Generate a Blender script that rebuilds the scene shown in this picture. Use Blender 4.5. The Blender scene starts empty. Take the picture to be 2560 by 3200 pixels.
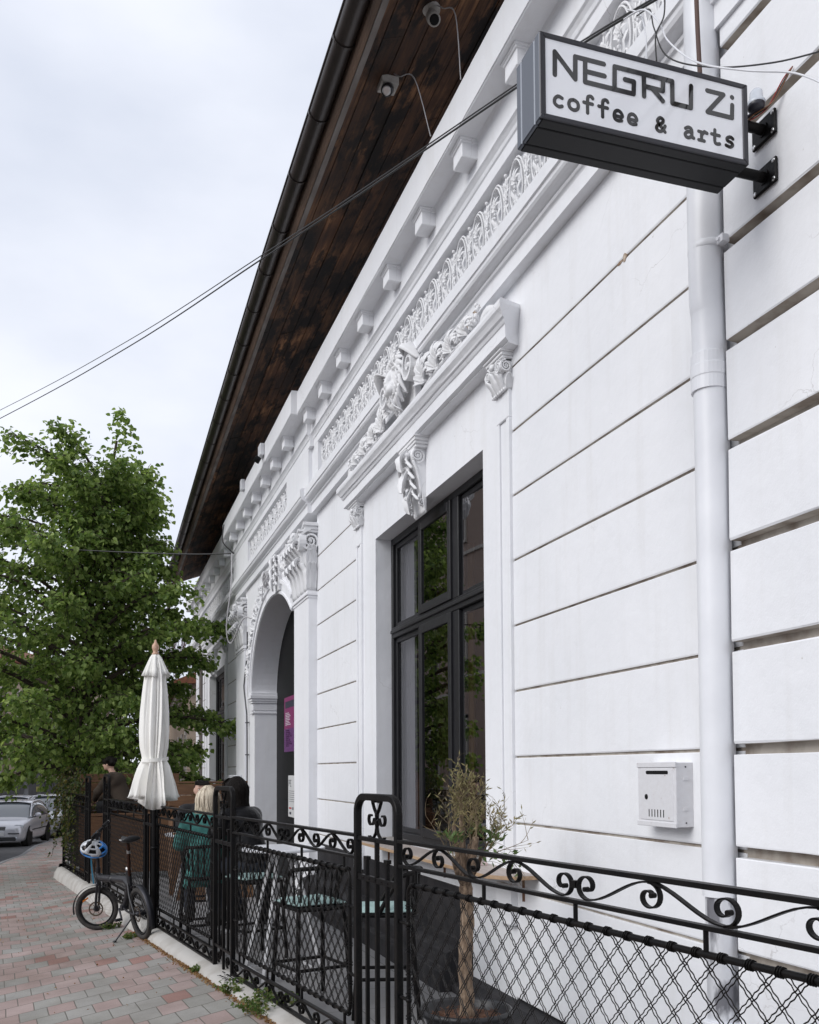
import bpy, bmesh, math, random
from mathutils import Vector, Matrix, noise
R = math.radians
sc = bpy.context.scene
col = sc.collection
PI = math.pi

# ------------------------------------------------------------------ camera
FPX, CX, CY, CAMH = 2970.0, 1280.0, 2280.0, 1.7
def _dir(u, v): return Vector(((u-CX)/FPX, -(v-CY)/FPX, -1.0))
_z = _dir(900, 2406-70000).normalized()
_y = _dir(302, 2406); _y = (_y-_z*_y.dot(_z)).normalized()
_x = _y.cross(_z)
CR = Matrix((_x, _y, _z))                       # camera axes -> world
cam_d = bpy.data.cameras.new('camera'); cam = bpy.data.objects.new('camera', cam_d); col.objects.link(cam)
cam.matrix_world = Matrix.Translation((0, 0, CAMH)) @ CR.to_4x4()
cam_d.sensor_fit = 'VERTICAL'; cam_d.sensor_height = 36; cam_d.sensor_width = 28.8
cam_d.lens = FPX/3200*36; cam_d.shift_y = (CY-1600)/3200
cam_d.clip_start = 0.05; cam_d.clip_end = 600
sc.camera = cam
sc.render.resolution_x = 819; sc.render.resolution_y = 1024

# ------------------------------------------------------------------ world, sun, exposure
SUN_EL, SUN_AZ = R(34), R(-104)                   # azimuth from +y (north) towards +x
w = bpy.data.worlds.new('World'); sc.world = w; w.use_nodes = True
nt = w.node_tree; nt.nodes.clear(); N = nt.nodes; L = nt.links
out = N.new('ShaderNodeOutputWorld'); bg = N.new('ShaderNodeBackground')
sky = N.new('ShaderNodeTexSky'); sky.sky_type = 'NISHITA'; sky.sun_disc = False
sky.sun_elevation = SUN_EL; sky.sun_rotation = SUN_AZ; sky.air_density = 1.0; sky.dust_density = 2.0
tc = N.new('ShaderNodeTexCoord'); mp = N.new('ShaderNodeMapping'); mp.inputs['Scale'].default_value = (1, 1, 2.2)
nz = N.new('ShaderNodeTexNoise'); nz.inputs['Scale'].default_value = 1.9; nz.inputs['Detail'].default_value = 6; nz.inputs['Roughness'].default_value = 0.5
rp = N.new('ShaderNodeValToRGB')
rp.color_ramp.elements[0].position = 0.36; rp.color_ramp.elements[0].color = (7.2, 7.7, 8.9, 1)
rp.color_ramp.elements[1].position = 0.62; rp.color_ramp.elements[1].color = (9.7, 10.0, 10.9, 1)
mx = N.new('ShaderNodeMixRGB'); mx.inputs['Fac'].default_value = 0.93
L.new(tc.outputs['Generated'], mp.inputs['Vector']); L.new(mp.outputs[0], nz.inputs['Vector']); L.new(nz.outputs['Fac'], rp.inputs['Fac'])
L.new(sky.outputs[0], mx.inputs['Color1']); L.new(rp.outputs[0], mx.inputs['Color2'])
L.new(mx.outputs[0], bg.inputs['Color']); bg.inputs['Strength'].default_value = 0.082
L.new(bg.outputs[0], out.inputs[0])
sd = bpy.data.lights.new('sun', 'SUN'); sd.energy = 1.5; sd.angle = R(40); sd.color = (1.0, 0.985, 0.97)
sun = bpy.data.objects.new('sun', sd); col.objects.link(sun)
sv = Vector((math.sin(SUN_AZ)*math.cos(SUN_EL), math.cos(SUN_AZ)*math.cos(SUN_EL), math.sin(SUN_EL)))
sun.rotation_euler = sv.to_track_quat('Z', 'Y').to_euler()
sun.location = (-8, 4, 14)
vs = sc.view_settings; vs.view_transform = 'Standard'; vs.look = 'None'; vs.gamma = 1; vs.exposure = 0.36

# ------------------------------------------------------------------ materials
def mat(name, c, rough=.6, metal=0, spec=.5, c2=None, nscale=5, ndet=6, bump=0, bscale=60, bdist=.01, lo=.35, hi=.65, coat=0, tex=None, stretch=None, emit=None):
    m = bpy.data.materials.new(name); m.use_nodes = True
    t = m.node_tree; p = t.nodes['Principled BSDF']
    p.inputs['Base Color'].default_value = (*c, 1); p.inputs['Roughness'].default_value = rough
    p.inputs['Metallic'].default_value = metal; p.inputs['Specular IOR Level'].default_value = spec
    p.inputs['Coat Weight'].default_value = coat
    tcn = t.nodes.new('ShaderNodeTexCoord'); src = tcn.outputs['Object']
    if stretch:
        mpn = t.nodes.new('ShaderNodeMapping'); mpn.inputs['Scale'].default_value = stretch
        t.links.new(src, mpn.inputs['Vector']); src = mpn.outputs[0]
    if c2:
        n = t.nodes.new('ShaderNodeTexNoise'); n.inputs['Scale'].default_value = nscale; n.inputs['Detail'].default_value = ndet
        r = t.nodes.new('ShaderNodeValToRGB'); r.color_ramp.elements[0].position = lo; r.color_ramp.elements[1].position = hi
        r.color_ramp.elements[0].color = (*c, 1); r.color_ramp.elements[1].color = (*c2, 1)
        t.links.new(src, n.inputs['Vector']); t.links.new(n.outputs['Fac'], r.inputs['Fac']); t.links.new(r.outputs[0], p.inputs['Base Color'])
    if bump:
        n2 = t.nodes.new('ShaderNodeTexNoise'); n2.inputs['Scale'].default_value = bscale; n2.inputs['Detail'].default_value = 5
        b = t.nodes.new('ShaderNodeBump'); b.inputs['Strength'].default_value = bump; b.inputs['Distance'].default_value = bdist
        t.links.new(src, n2.inputs['Vector']); t.links.new(n2.outputs['Fac'], b.inputs['Height']); t.links.new(b.outputs[0], p.inputs['Normal'])
    return m

def nodes_of(m): return m.node_tree.nodes, m.node_tree.links, m.node_tree.nodes['Principled BSDF']

def stucco(name, base, dirt=(.42, .38, .33), amount=.5):
    """painted lime stucco: soft unevenness, fine grain, hairline flaking patches"""
    m = mat(name, base, rough=.62, spec=.35); n, l, p = nodes_of(m)
    tcn = n.new('ShaderNodeTexCoord')
    big = n.new('ShaderNodeTexNoise'); big.inputs['Scale'].default_value = .9; big.inputs['Detail'].default_value = 3
    med = n.new('ShaderNodeTexNoise'); med.inputs['Scale'].default_value = 7; med.inputs['Detail'].default_value = 8
    fine = n.new('ShaderNodeTexNoise'); fine.inputs['Scale'].default_value = 110; fine.inputs['Detail'].default_value = 4
    spot = n.new('ShaderNodeTexNoise'); spot.inputs['Scale'].default_value = 17; spot.inputs['Detail'].default_value = 9; spot.inputs['Roughness'].default_value = .62
    for q in (big, med, fine, spot): l.new(tcn.outputs['Object'], q.inputs['Vector'])
    r1 = n.new('ShaderNodeValToRGB'); r1.color_ramp.elements[0].position = .3; r1.color_ramp.elements[1].position = .7
    r1.color_ramp.elements[0].color = (base[0]*.93, base[1]*.935, base[2]*.94, 1); r1.color_ramp.elements[1].color = (*base, 1)
    l.new(big.outputs['Fac'], r1.inputs['Fac'])
    r2 = n.new('ShaderNodeValToRGB'); r2.color_ramp.elements[0].position = .705; r2.color_ramp.elements[1].position = .74
    r2.color_ramp.elements[0].color = (0, 0, 0, 1); r2.color_ramp.elements[1].color = (amount, amount, amount, 1)
    l.new(spot.outputs['Fac'], r2.inputs['Fac'])
    mx = n.new('ShaderNodeMixRGB'); mx.inputs['Color2'].default_value = (*dirt, 1)
    l.new(r2.outputs[0], mx.inputs['Fac']); l.new(r1.outputs[0], mx.inputs['Color1'])
    # rain streaks: stretched vertically
    mp2 = n.new('ShaderNodeMapping'); mp2.inputs['Scale'].default_value = (5, 5, .45); st_ = n.new('ShaderNodeTexNoise'); st_.inputs['Scale'].default_value = 2.2; st_.inputs['Detail'].default_value = 6
    l.new(tcn.outputs['Object'], mp2.inputs[0]); l.new(mp2.outputs[0], st_.inputs['Vector'])
    r3 = n.new('ShaderNodeValToRGB'); r3.color_ramp.elements[0].position = .52; r3.color_ramp.elements[1].position = .75; r3.color_ramp.elements[0].color = (1, 1, 1, 1); r3.color_ramp.elements[1].color = (.955, .95, .94, 1)
    l.new(st_.outputs['Fac'], r3.inputs['Fac']); m3 = n.new('ShaderNodeMixRGB'); m3.blend_type = 'MULTIPLY'; m3.inputs['Fac'].default_value = 1
    l.new(mx.outputs[0], m3.inputs['Color1']); l.new(r3.outputs[0], m3.inputs['Color2'])
    # hairline cracks where the paint has lifted
    vo = n.new('ShaderNodeTexVoronoi'); vo.feature = 'DISTANCE_TO_EDGE'; vo.inputs['Scale'].default_value = 1.7
    wv = n.new('ShaderNodeMixRGB'); wv.inputs['Fac'].default_value = .16; l.new(tcn.outputs['Object'], wv.inputs['Color1']); l.new(med.outputs['Color'], wv.inputs['Color2']); l.new(wv.outputs[0], vo.inputs['Vector'])
    rc = n.new('ShaderNodeValToRGB'); rc.color_ramp.elements[0].position = .0015; rc.color_ramp.elements[1].position = .004; rc.color_ramp.elements[0].color = (1, 1, 1, 1); rc.color_ramp.elements[1].color = (0, 0, 0, 1)
    l.new(vo.outputs['Distance'], rc.inputs['Fac']); rk = n.new('ShaderNodeValToRGB'); rk.color_ramp.elements[0].position = .54; rk.color_ramp.elements[1].position = .64
    l.new(big.outputs['Fac'], rk.inputs['Fac']); mk = n.new('ShaderNodeMath'); mk.operation = 'MULTIPLY'; l.new(rc.outputs[0], mk.inputs[0]); l.new(rk.outputs[0], mk.inputs[1])
    mk2 = n.new('ShaderNodeMath'); mk2.operation = 'MULTIPLY'; mk2.inputs[1].default_value = .55; l.new(mk.outputs[0], mk2.inputs[0])
    m4 = n.new('ShaderNodeMixRGB'); m4.inputs['Color2'].default_value = (.38, .36, .35, 1); l.new(mk2.outputs[0], m4.inputs['Fac']); l.new(m3.outputs[0], m4.inputs['Color1']); l.new(m4.outputs[0], p.inputs['Base Color'])
    ad = n.new('ShaderNodeMath'); ad.operation = 'MULTIPLY_ADD'; ad.inputs[1].default_value = .12
    l.new(fine.outputs['Fac'], ad.inputs[0]); l.new(med.outputs['Fac'], ad.inputs[2])
    b = n.new('ShaderNodeBump'); b.inputs['Strength'].default_value = .55; b.inputs['Distance'].default_value = .012
    l.new(ad.outputs[0], b.inputs['Height']); l.new(b.outputs[0], p.inputs['Normal'])
    return m

M_white = stucco('white_stucco', (.81, .815, .835))
M_white2 = stucco('white_stucco_clean', (.82, .82, .84), amount=.12)
M_orn = stucco('white_ornament_paint', (.81, .81, .82), amount=.15)
M_metalwhite = mat('white_painted_metal', (.72, .73, .76), rough=.4, c2=(.60, .60, .61), nscale=9, lo=.4, hi=.85, bump=.1, bscale=40)
M_pipe = mat('white_painted_pipe', (.77, .78, .81), rough=.38, c2=(.70, .71, .74), nscale=3, bump=.15, bscale=14)
M_iron = mat('black_painted_iron', (.0035, .0035, .004), rough=.42, spec=.14, c2=(.007, .006, .0055), nscale=14, bump=.35, bscale=55, bdist=.004)
M_wire = mat('black_painted_wire', (.004, .004, .0045), rough=.5, spec=.25, c2=(.010, .008, .007), nscale=30)
M_frame = mat('black_painted_wood', (.011, .011, .013), rough=.42, spec=.35, c2=(.018, .018, .02), nscale=9, bump=.25, bscale=30, stretch=(6, 6, 1))
M_black = mat('matt_black', (.005, .005, .0055), rough=.6, spec=.25)
M_dark = mat('dark_plinth_paint', (.016, .016, .018), rough=.7, spec=.3, c2=(.032, .030, .032), nscale=6, bump=.4, bscale=40)
M_rubber = mat('tyre_rubber', (.02, .019, .018), rough=.85, c2=(.045, .04, .036), nscale=25)
M_alu = mat('brushed_aluminium', (.6, .6, .6), rough=.3, metal=1)
M_signframe = mat('anthracite_sign_frame', (.10, .11, .13), rough=.35, metal=.6, spec=.5)
M_signdark = mat('black_sign_underside', (.009, .009, .010), rough=.5, spec=.25)
M_signface = mat('white_acrylic_face', (.86, .87, .90), rough=.06, spec=.5, coat=.5)
M_letter = mat('black_vinyl_letter', (.01, .01, .011), rough=.08, spec=.6, coat=.6)
M_gutter = mat('dark_brown_gutter', (.028, .022, .02), rough=.36, metal=.3, c2=(.04, .032, .028), nscale=4)
M_grey = mat('grey_concrete', (.22, .22, .22), rough=.85, c2=(.15, .15, .155), nscale=4, bump=.4, bscale=60)
M_cush = mat('mint_cushion_cloth', (.30, .43, .41), rough=.9, c2=(.36, .49, .47), nscale=25, bump=.3, bscale=300)
M_cable_w = mat('grey_cable', (.45, .44, .45), rough=.5)
M_cable_b = mat('black_cable', (.02, .02, .02), rough=.5)

def wood_mat(name, ca, cb, cc, scale=(1, 1, 1), rough=.7, bump=.3, band=(.36, .52, .66)):
    m = mat(name, ca, rough=rough); n, l, p = nodes_of(m)
    tcn = n.new('ShaderNodeTexCoord'); mp = n.new('ShaderNodeMapping'); mp.inputs['Scale'].default_value = scale
    nz = n.new('ShaderNodeTexNoise'); nz.inputs['Scale'].default_value = 5; nz.inputs['Detail'].default_value = 8; nz.inputs['Roughness'].default_value = .6
    nz2 = n.new('ShaderNodeTexNoise'); nz2.inputs['Scale'].default_value = 1.3; nz2.inputs['Detail'].default_value = 5
    r = n.new('ShaderNodeValToRGB'); e = r.color_ramp.elements
    e[0].position = band[0]; e[0].color = (*ca, 1); e[1].position = band[2]; e[1].color = (*cc, 1)
    k = e.new(band[1]); k.color = (*cb, 1)
    ad = n.new('ShaderNodeMath'); ad.operation = 'MULTIPLY_ADD'; ad.inputs[1].default_value = .5
    ad2 = n.new('ShaderNodeMath'); ad2.operation = 'MULTIPLY'; ad2.inputs[1].default_value = .5
    l.new(tcn.outputs['Object'], mp.inputs[0]); l.new(mp.outputs[0], nz.inputs['Vector']); l.new(tcn.outputs['Object'], nz2.inputs['Vector'])
    l.new(nz.outputs['Fac'], ad.inputs[0]); l.new(nz2.outputs['Fac'], ad2.inputs[0]); l.new(ad2.outputs[0], ad.inputs[2])
    l.new(ad.outputs[0], r.inputs['Fac']); l.new(r.outputs[0], p.inputs['Base Color'])
    b = n.new('ShaderNodeBump'); b.inputs['Strength'].default_value = bump; b.inputs['Distance'].default_value = .004
    l.new(nz.outputs['Fac'], b.inputs['Height']); l.new(b.outputs[0], p.inputs['Normal'])
    return m
M_soffit = wood_mat('weathered_soffit_boards', (.030, .015, .010), (.085, .038, .018), (.26, .125, .055), scale=(3.2, .30, 3.2), rough=.85, band=(.38, .52, .66))
M_shelf = wood_mat('pine_shelf', (.30, .19, .11), (.42, .29, .18), (.52, .38, .25), scale=(8, 1, 8), rough=.6)
M_shelftop = wood_mat('worn_shelf_top', (.30, .26, .24), (.38, .33, .30), (.44, .38, .34), scale=(8, 1, 8), rough=.75)
M_deck = wood_mat('brown_stained_boards', (.075, .036, .016), (.14, .068, .03), (.21, .11, .05), scale=(1, 6, 8), rough=.7)
M_bark = wood_mat('tree_bark', (.035, .025, .018), (.06, .045, .033), (.09, .07, .05), scale=(6, 6, 1), rough=.95, bump=.9)
M_olivebark = wood_mat('pale_olive_bark', (.07, .045, .03), (.22, .155, .105), (.38, .29, .21), scale=(14, 14, 4), rough=.95, bump=1.0, band=(.40, .50, .60))

def glass_mat(name, tint=(.62, .62, .64), trans=.8, rough=.0):
    m = bpy.data.materials.new(name); m.use_nodes = True; t = m.node_tree; t.nodes.clear()
    o = t.nodes.new('ShaderNodeOutputMaterial'); mx = t.nodes.new('ShaderNodeMixShader')
    fr = t.nodes.new('ShaderNodeFresnel'); fr.inputs['IOR'].default_value = 1.5
    mul = t.nodes.new('ShaderNodeMath'); mul.operation = 'MULTIPLY_ADD'; mul.inputs[1].default_value = .30; mul.inputs[2].default_value = .02; mul.use_clamp = True
    tr = t.nodes.new('ShaderNodeBsdfTransparent'); tr.inputs[0].default_value = (*tint, 1)
    gl = t.nodes.new('ShaderNodeBsdfGlossy'); gl.inputs['Roughness'].default_value = rough; gl.inputs['Color'].default_value = (.8, .8, .82, 1)
    t.links.new(fr.outputs[0], mul.inputs[0]); t.links.new(mul.outputs[0], mx.inputs[0]); t.links.new(tr.outputs[0], mx.inputs[1]); t.links.new(gl.outputs[0], mx.inputs[2]); t.links.new(mx.outputs[0], o.inputs[0])
    return m
M_glass = glass_mat('window_glass')
M_carglass = mat('dark_car_glass', (.10, .115, .13), rough=.05, spec=.9, coat=.6)

# ------------------------------------------------------------------ mesh helpers
class MB:
    def __init__(s): s.v = []; s.f = []; s.mi = []; s.sm = []
    def add(s, vs, fs, mi=0, smooth=False):
        o = len(s.v); s.v += [tuple(x) for x in vs]
        for f in fs: s.f.append([i+o for i in f]); s.mi.append(mi); s.sm.append(smooth)
    def box(s, x0, x1, y0, y1, z0, z1, mi=0):
        s.add([(x0,y0,z0),(x1,y0,z0),(x1,y1,z0),(x0,y1,z0),(x0,y0,z1),(x1,y0,z1),(x1,y1,z1),(x0,y1,z1)],
              [(0,3,2,1),(4,5,6,7),(0,1,5,4),(1,2,6,5),(2,3,7,6),(3,0,4,7)], mi)
    def obox(s, c, ax, ay, az, hx, hy, hz, mi=0):
        c = Vector(c); ax = Vector(ax).normalized()*hx; ay = Vector(ay).normalized()*hy; az = Vector(az).normalized()*hz
        v = [c+ax*i+ay*j+az*k for k in (-1,1) for (i,j) in ((-1,-1),(1,-1),(1,1),(-1,1))]
        s.add(v, [(0,3,2,1),(4,5,6,7),(0,1,5,4),(1,2,6,5),(2,3,7,6),(3,0,4,7)], mi)
    def bar(s, p, q, w, h, up=(0,0,1), mi=0):
        p = Vector(p); q = Vector(q); d = q-p; L_ = d.length
        if L_ < 1e-6: return
        d /= L_; up = Vector(up); sx = d.cross(up)
        if sx.length < 1e-4: sx = d.cross(Vector((1,0,0)))
        sx.normalize(); u = sx.cross(d)
        s.obox((p+q)/2, d, sx, u, L_/2, w/2, h/2, mi)
    def tube(s, pts, r, n=8, mi=0, caps=True, closed=False, smooth=True):
        pts = [Vector(p) for p in pts]; m = len(pts)
        if m < 2: return
        rs = r if isinstance(r, (list, tuple)) else [r]*m
        T = []
        for i in range(m):
            if closed: t = pts[(i+1) % m]-pts[i-1]
            else: t = pts[min(i+1, m-1)]-pts[max(i-1, 0)]
            if t.length < 1e-9: t = T[-1].copy() if T else Vector((0, 0, 1))
            T.append(t.normalized())
        u = T[0].orthogonal().normalized(); vs = []
        for i in range(m):
            u = (u-T[i]*u.dot(T[i]))
            if u.length < 1e-6: u = T[i].orthogonal()
            u.normalize(); b = T[i].cross(u)
            for k in range(n):
                a = 2*PI*k/n; vs.append(pts[i]+(u*math.cos(a)+b*math.sin(a))*rs[i])
        fs = []
        for i in range(m if closed else m-1):
            j = (i+1) % m
            for k in range(n):
                k2 = (k+1) % n; fs.append((i*n+k, i*n+k2, j*n+k2, j*n+k))
        s.add(vs, fs, mi, smooth)
        if caps and not closed:
            s.add(vs[:n], [tuple(range(n-1, -1, -1))], mi); s.add(vs[-n:], [tuple(range(n))], mi)
    def ribbon(s, pts, side, w, t, mi=0, closed=False, smooth=False):
        """flat bar: path pts, 'side' = width direction, thickness t across path in-plane"""
        pts = [Vector(p) for p in pts]; side = Vector(side).normalized(); m = len(pts); vs = []
        for i in range(m):
            if closed: tg = pts[(i+1) % m]-pts[i-1]
            else: tg = pts[min(i+1, m-1)]-pts[max(i-1, 0)]
            tg.normalize(); nn = tg.cross(side).normalized()
            tt = t[i] if isinstance(t, (list, tuple)) else t
            for a, b in ((-1,-1),(1,-1),(1,1),(-1,1)): vs.append(pts[i]+side*(a*w/2)+nn*(b*tt/2))
        fs = []
        for i in range(m if closed else m-1):
            j = (i+1) % m
            for k in range(4): k2 = (k+1) % 4; fs.append((i*4+k, i*4+k2, j*4+k2, j*4+k))
        if not closed: fs += [(3,2,1,0), (m*4-4, m*4-3, m*4-2, m*4-1)]
        s.add(vs, fs, mi, smooth)
    def lathe(s, prof, c=(0,0,0), n=24, mi=0, axis=(0,0,1), smooth=True, caps=True, a0=0, a1=2*PI):
        ax = Vector(axis).normalized(); u = ax.orthogonal().normalized()
        if abs(ax.z) > .99: u = Vector((1,0,0))
        b = ax.cross(u); c = Vector(c); vs = []; full = abs(a1-a0-2*PI) < 1e-6; nn = n if full else n+1
        for r_, h in prof:
            for k in range(nn):
                a = a0+(a1-a0)*k/n; vs.append(c+ax*h+(u*math.cos(a)+b*math.sin(a))*r_)
        fs = []
        for i in range(len(prof)-1):
            for k in range(n):
                k2 = (k+1) % nn; fs.append((i*nn+k, i*nn+k2, (i+1)*nn+k2, (i+1)*nn+k))
        s.add(vs, fs, mi, smooth)
        if caps and full:
            if prof[0][0] > 1e-5: s.add(vs[:nn], [tuple(range(nn-1,-1,-1))], mi)
            if prof[-1][0] > 1e-5: s.add(vs[-nn:], [tuple(range(nn))], mi)
    def ball(s, c, r, n=8, m=6, mi=0, rot=None):
        r = r if isinstance(r, (list, tuple)) else (r, r, r); vs = []; c = Vector(c)
        for i in range(m+1):
            th = PI*i/m
            for k in range(n):
                a = 2*PI*k/n; p = Vector((math.sin(th)*math.cos(a)*r[0], math.sin(th)*math.sin(a)*r[1], math.cos(th)*r[2]))
                if rot: p = rot @ p
                vs.append(c+p)
        s.add(vs, [(i*n+k, (i+1)*n+k, (i+1)*n+(k+1) % n, i*n+(k+1) % n) for i in range(m) for k in range(n)], mi, True)
    def capsule(s, p, q, r0, r1, n=10, mi=0):
        p = Vector(p); q = Vector(q); d = q-p; L_ = max(d.length, 1e-5); d = d/L_
        pts = [p-d*r0*.98, p-d*r0*.7, p, q, q+d*r1*.7, q+d*r1*.98]
        s.tube(pts, [r0*.2, r0*.71, r0, r1, r1*.71, r1*.2], n, mi)
    def poly(s, pts2, fn, h0, h1, mi=0):
        """extrude a 2D polygon; fn(a,b,h)->3D"""
        n = len(pts2); v = [fn(a, b, h0) for a, b in pts2]+[fn(a, b, h1) for a, b in pts2]
        s.add(v, [tuple(range(n-1,-1,-1)), tuple(range(n, 2*n))]+[(i, (i+1) % n, n+(i+1) % n, n+i) for i in range(n)], mi)
    def extr(s, prof, y0, y1, step=.25, jit=.0, mi=0, smooth=False, seed=0, caps=True, dirty=()):
        """extrude closed (x,z) profile along y, slightly uneven like hand-run plaster"""
        n = max(1, int(abs(y1-y0)/step)); m = len(prof); vs = []
        for i in range(n+1):
            y = y0+(y1-y0)*i/n
            for k, (x, z) in enumerate(prof):
                if jit:
                    q = noise.noise_vector(Vector((seed+k*1.7, y*1.3, 3.1)))*jit + noise.noise_vector(Vector((seed+k*.9, y*6, 1.1)))*jit*.4
                    vs.append((x+q.x, y, z+q.z))
                else: vs.append((x, y, z))
        fs = [(i*m+k, (i+1)*m+k, (i+1)*m+(k+1) % m, i*m+(k+1) % m) for i in range(n) for k in range(m)]
        if caps: fs += [tuple(range(m)), tuple(range(n*m+m-1, n*m-1, -1))]
        k0 = len(s.mi); s.add(vs, fs, mi, smooth)
        for j in range(n*m):
            if j % m in dirty: s.mi[k0+j] = 1
    def build(s, name, mats, parent=None, bevel=0, bseg=1, remesh=0, smooth_it=0, smooth_all=False, fix=True, subsurf=0):
        me = bpy.data.meshes.new(name); me.from_pydata(s.v, [], s.f); me.update()
        for mm in (mats if isinstance(mats, (list, tuple)) else [mats]): me.materials.append(mm)
        me.polygons.foreach_set('material_index', s.mi)
        me.polygons.foreach_set('use_smooth', [True]*len(s.f) if smooth_all else s.sm)
        if fix and len(s.f) < 60000:
            b = bmesh.new(); b.from_mesh(me); bmesh.ops.recalc_face_normals(b, faces=b.faces); b.to_mesh(me); b.free()
        o = bpy.data.objects.new(name, me); col.objects.link(o)
        if parent: o.parent = parent
        if remesh:
            r = o.modifiers.new('r', 'REMESH'); r.mode = 'VOXEL'; r.voxel_size = remesh; r.use_smooth_shade = True
            if smooth_it: k = o.modifiers.new('s', 'SMOOTH'); k.iterations = smooth_it; k.factor = .5
        if bevel: bv = o.modifiers.new('b', 'BEVEL'); bv.width = bevel; bv.segments = bseg; bv.limit_method = 'ANGLE'; bv.angle_limit = R(40)
        if subsurf: ss = o.modifiers.new('ss', 'SUBSURF'); ss.levels = subsurf; ss.render_levels = subsurf
        return o

def tag(o, label=None, cat=None, group=None, kind=None):
    if label: o['label'] = label
    if cat: o['category'] = cat
    if group: o['group'] = group
    if kind: o['kind'] = kind
    return o
def thing(name, label, cat, loc=(0,0,0), rz=0, group=None):
    o = bpy.data.objects.new(name, None); col.objects.link(o); o.empty_display_size = .1
    o.location = loc; o.rotation_euler.z = rz
    return tag(o, label, cat, group)
def children(o): return [c for c in bpy.data.objects if c.parent == o]
def copy_tree(o, parent=None):
    kids = children(o); c = o.copy(); col.objects.link(c)
    if parent: c.parent = parent
    for k in kids: copy_tree(k, c)
    return c

def arc(cx, cy, r, a0, a1, n=12): return [(cx+r*math.cos(a0+(a1-a0)*i/n), cy+r*math.sin(a0+(a1-a0)*i/n)) for i in range(n+1)]
def spiral(cx, cy, r0, r1, a0, a1, n=18):
    return [(cx+(r0+(r1-r0)*i/n)*math.cos(a0+(a1-a0)*i/n), cy+(r0+(r1-r0)*i/n)*math.sin(a0+(a1-a0)*i/n)) for i in range(n+1)]
def smoothpath(P, k=6):
    """Catmull-Rom through points"""
    P = [Vector(p) for p in P]; out_ = []
    for i in range(len(P)-1):
        p0 = P[max(i-1, 0)]; p1 = P[i]; p2 = P[i+1]; p3 = P[min(i+2, len(P)-1)]
        for j in range(k):
            t = j/k; out_.append(.5*((2*p1)+(p2-p0)*t+(2*p0-5*p1+4*p2-p3)*t*t+(3*p1-p0-3*p2+p3)*t**3))
    out_.append(P[-1]); return out_

M_grime = mat('grimy_groove_paint', (.46, .42, .37), rough=.9, c2=(.20, .155, .12), nscale=7, ndet=9, lo=.42, hi=.7, stretch=(1, 1, 1))  # brown of the grooves: their shade painted in along with grime
def acanthus(mb, base, mid, tip, side, wd, lobes=3, curl=.35, n=9, mi=0):
    """a lobed plaster leaf: strip along base-mid-tip, edges scalloped and folded back"""
    P = smoothpath([base, mid, tip], max(2, n//2)); side = Vector(side).normalized(); m = len(P); V = []
    for i, p in enumerate(P):
        t = i/(m-1); tg = (P[min(i+1, m-1)]-P[max(i-1, 0)]).normalized(); nn = tg.cross(side).normalized()
        w_ = wd*(math.sin(PI*min(1, .18+.82*t))**.6)*(.72+.28*abs(math.sin(lobes*PI*t+.4)))*(1 if t < .99 else .25)
        for k, (a, b) in enumerate(((-1, -curl), (-.5, .10), (0, -.10), (.5, .10), (1, -curl))): V.append(p+side*(a*w_)+nn*(b*w_))
    mb.add(V, [(i*5+k, i*5+k+1, (i+1)*5+k+1, (i+1)*5+k) for i in range(m-1) for k in range(4)], mi, True)
def volute(mb, c, u, v, r, ax, th, turns=2.4, a0=PI/2, sg=1, w=.02, n=34):
    """scroll ribbon in plane u,v, width along ax"""
    c = Vector(c); u = Vector(u); v = Vector(v)
    P = [c+(u*math.cos(a)+v*math.sin(a))*rr for a, rr in ((a0+sg*2*PI*turns*i/n, r*(1-.86*(i/n)**.8)) for i in range(n+1))]
    mb.ribbon(P, ax, w, [th*(1-.5*i/n) for i in range(n+1)]); mb.ball(c, [max(abs(ax[0])*w*.55, r*.2), max(abs(ax[1])*w*.55, r*.2), r*.2], 8, 6)

M_camgrey = mat('weathered_grey_plastic', (.50, .48, .45), rough=.6, c2=(.40, .38, .35), nscale=30)
M_facefr = mat('dark_anodised_frame', (.045, .045, .052), rough=.35, metal=.35)

# soffit boards: every board weathered differently, fine grain along the board
n, l, p = nodes_of(M_soffit); tcn = n.new('ShaderNodeTexCoord'); sx_ = n.new('ShaderNodeSeparateXYZ'); l.new(tcn.outputs['Object'], sx_.inputs[0])
def mth(op, a, b=None, c=None):
    q = n.new('ShaderNodeMath'); q.operation = op
    for i, vv in enumerate((a, b, c)):
        if vv is None: continue
        if isinstance(vv, (int, float)): q.inputs[i].default_value = vv
        else: l.new(vv, q.inputs[i])
    return q.outputs[0]
bi_ = mth('FLOOR', mth('MULTIPLY', mth('ADD', sx_.outputs[0], -1.9), 1/.175)); bj_ = mth('FLOOR', mth('MULTIPLY_ADD', sx_.outputs[1], .24, mth('MULTIPLY', bi_, .37)))
cbx = n.new('ShaderNodeCombineXYZ'); l.new(bi_, cbx.inputs[0]); l.new(bj_, cbx.inputs[1]); wn = n.new('ShaderNodeTexWhiteNoise'); l.new(cbx.outputs[0], wn.inputs['Vector'])
mpg = n.new('ShaderNodeMapping'); mpg.inputs['Scale'].default_value = (60, 1.6, 60); l.new(tcn.outputs['Object'], mpg.inputs[0]); gn = n.new('ShaderNodeTexNoise'); gn.inputs['Scale'].default_value = 1; gn.inputs['Detail'].default_value = 6; l.new(mpg.outputs[0], gn.inputs['Vector'])
mpk = n.new('ShaderNodeMapping'); mpk.inputs['Scale'].default_value = (3, 1.1, 3); l.new(tcn.outputs['Object'], mpk.inputs[0]); kn = n.new('ShaderNodeTexNoise'); kn.inputs['Scale'].default_value = 1.4; kn.inputs['Detail'].default_value = 10; kn.inputs['Roughness'].default_value = .7; l.new(mpk.outputs[0], kn.inputs['Vector'])
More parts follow.
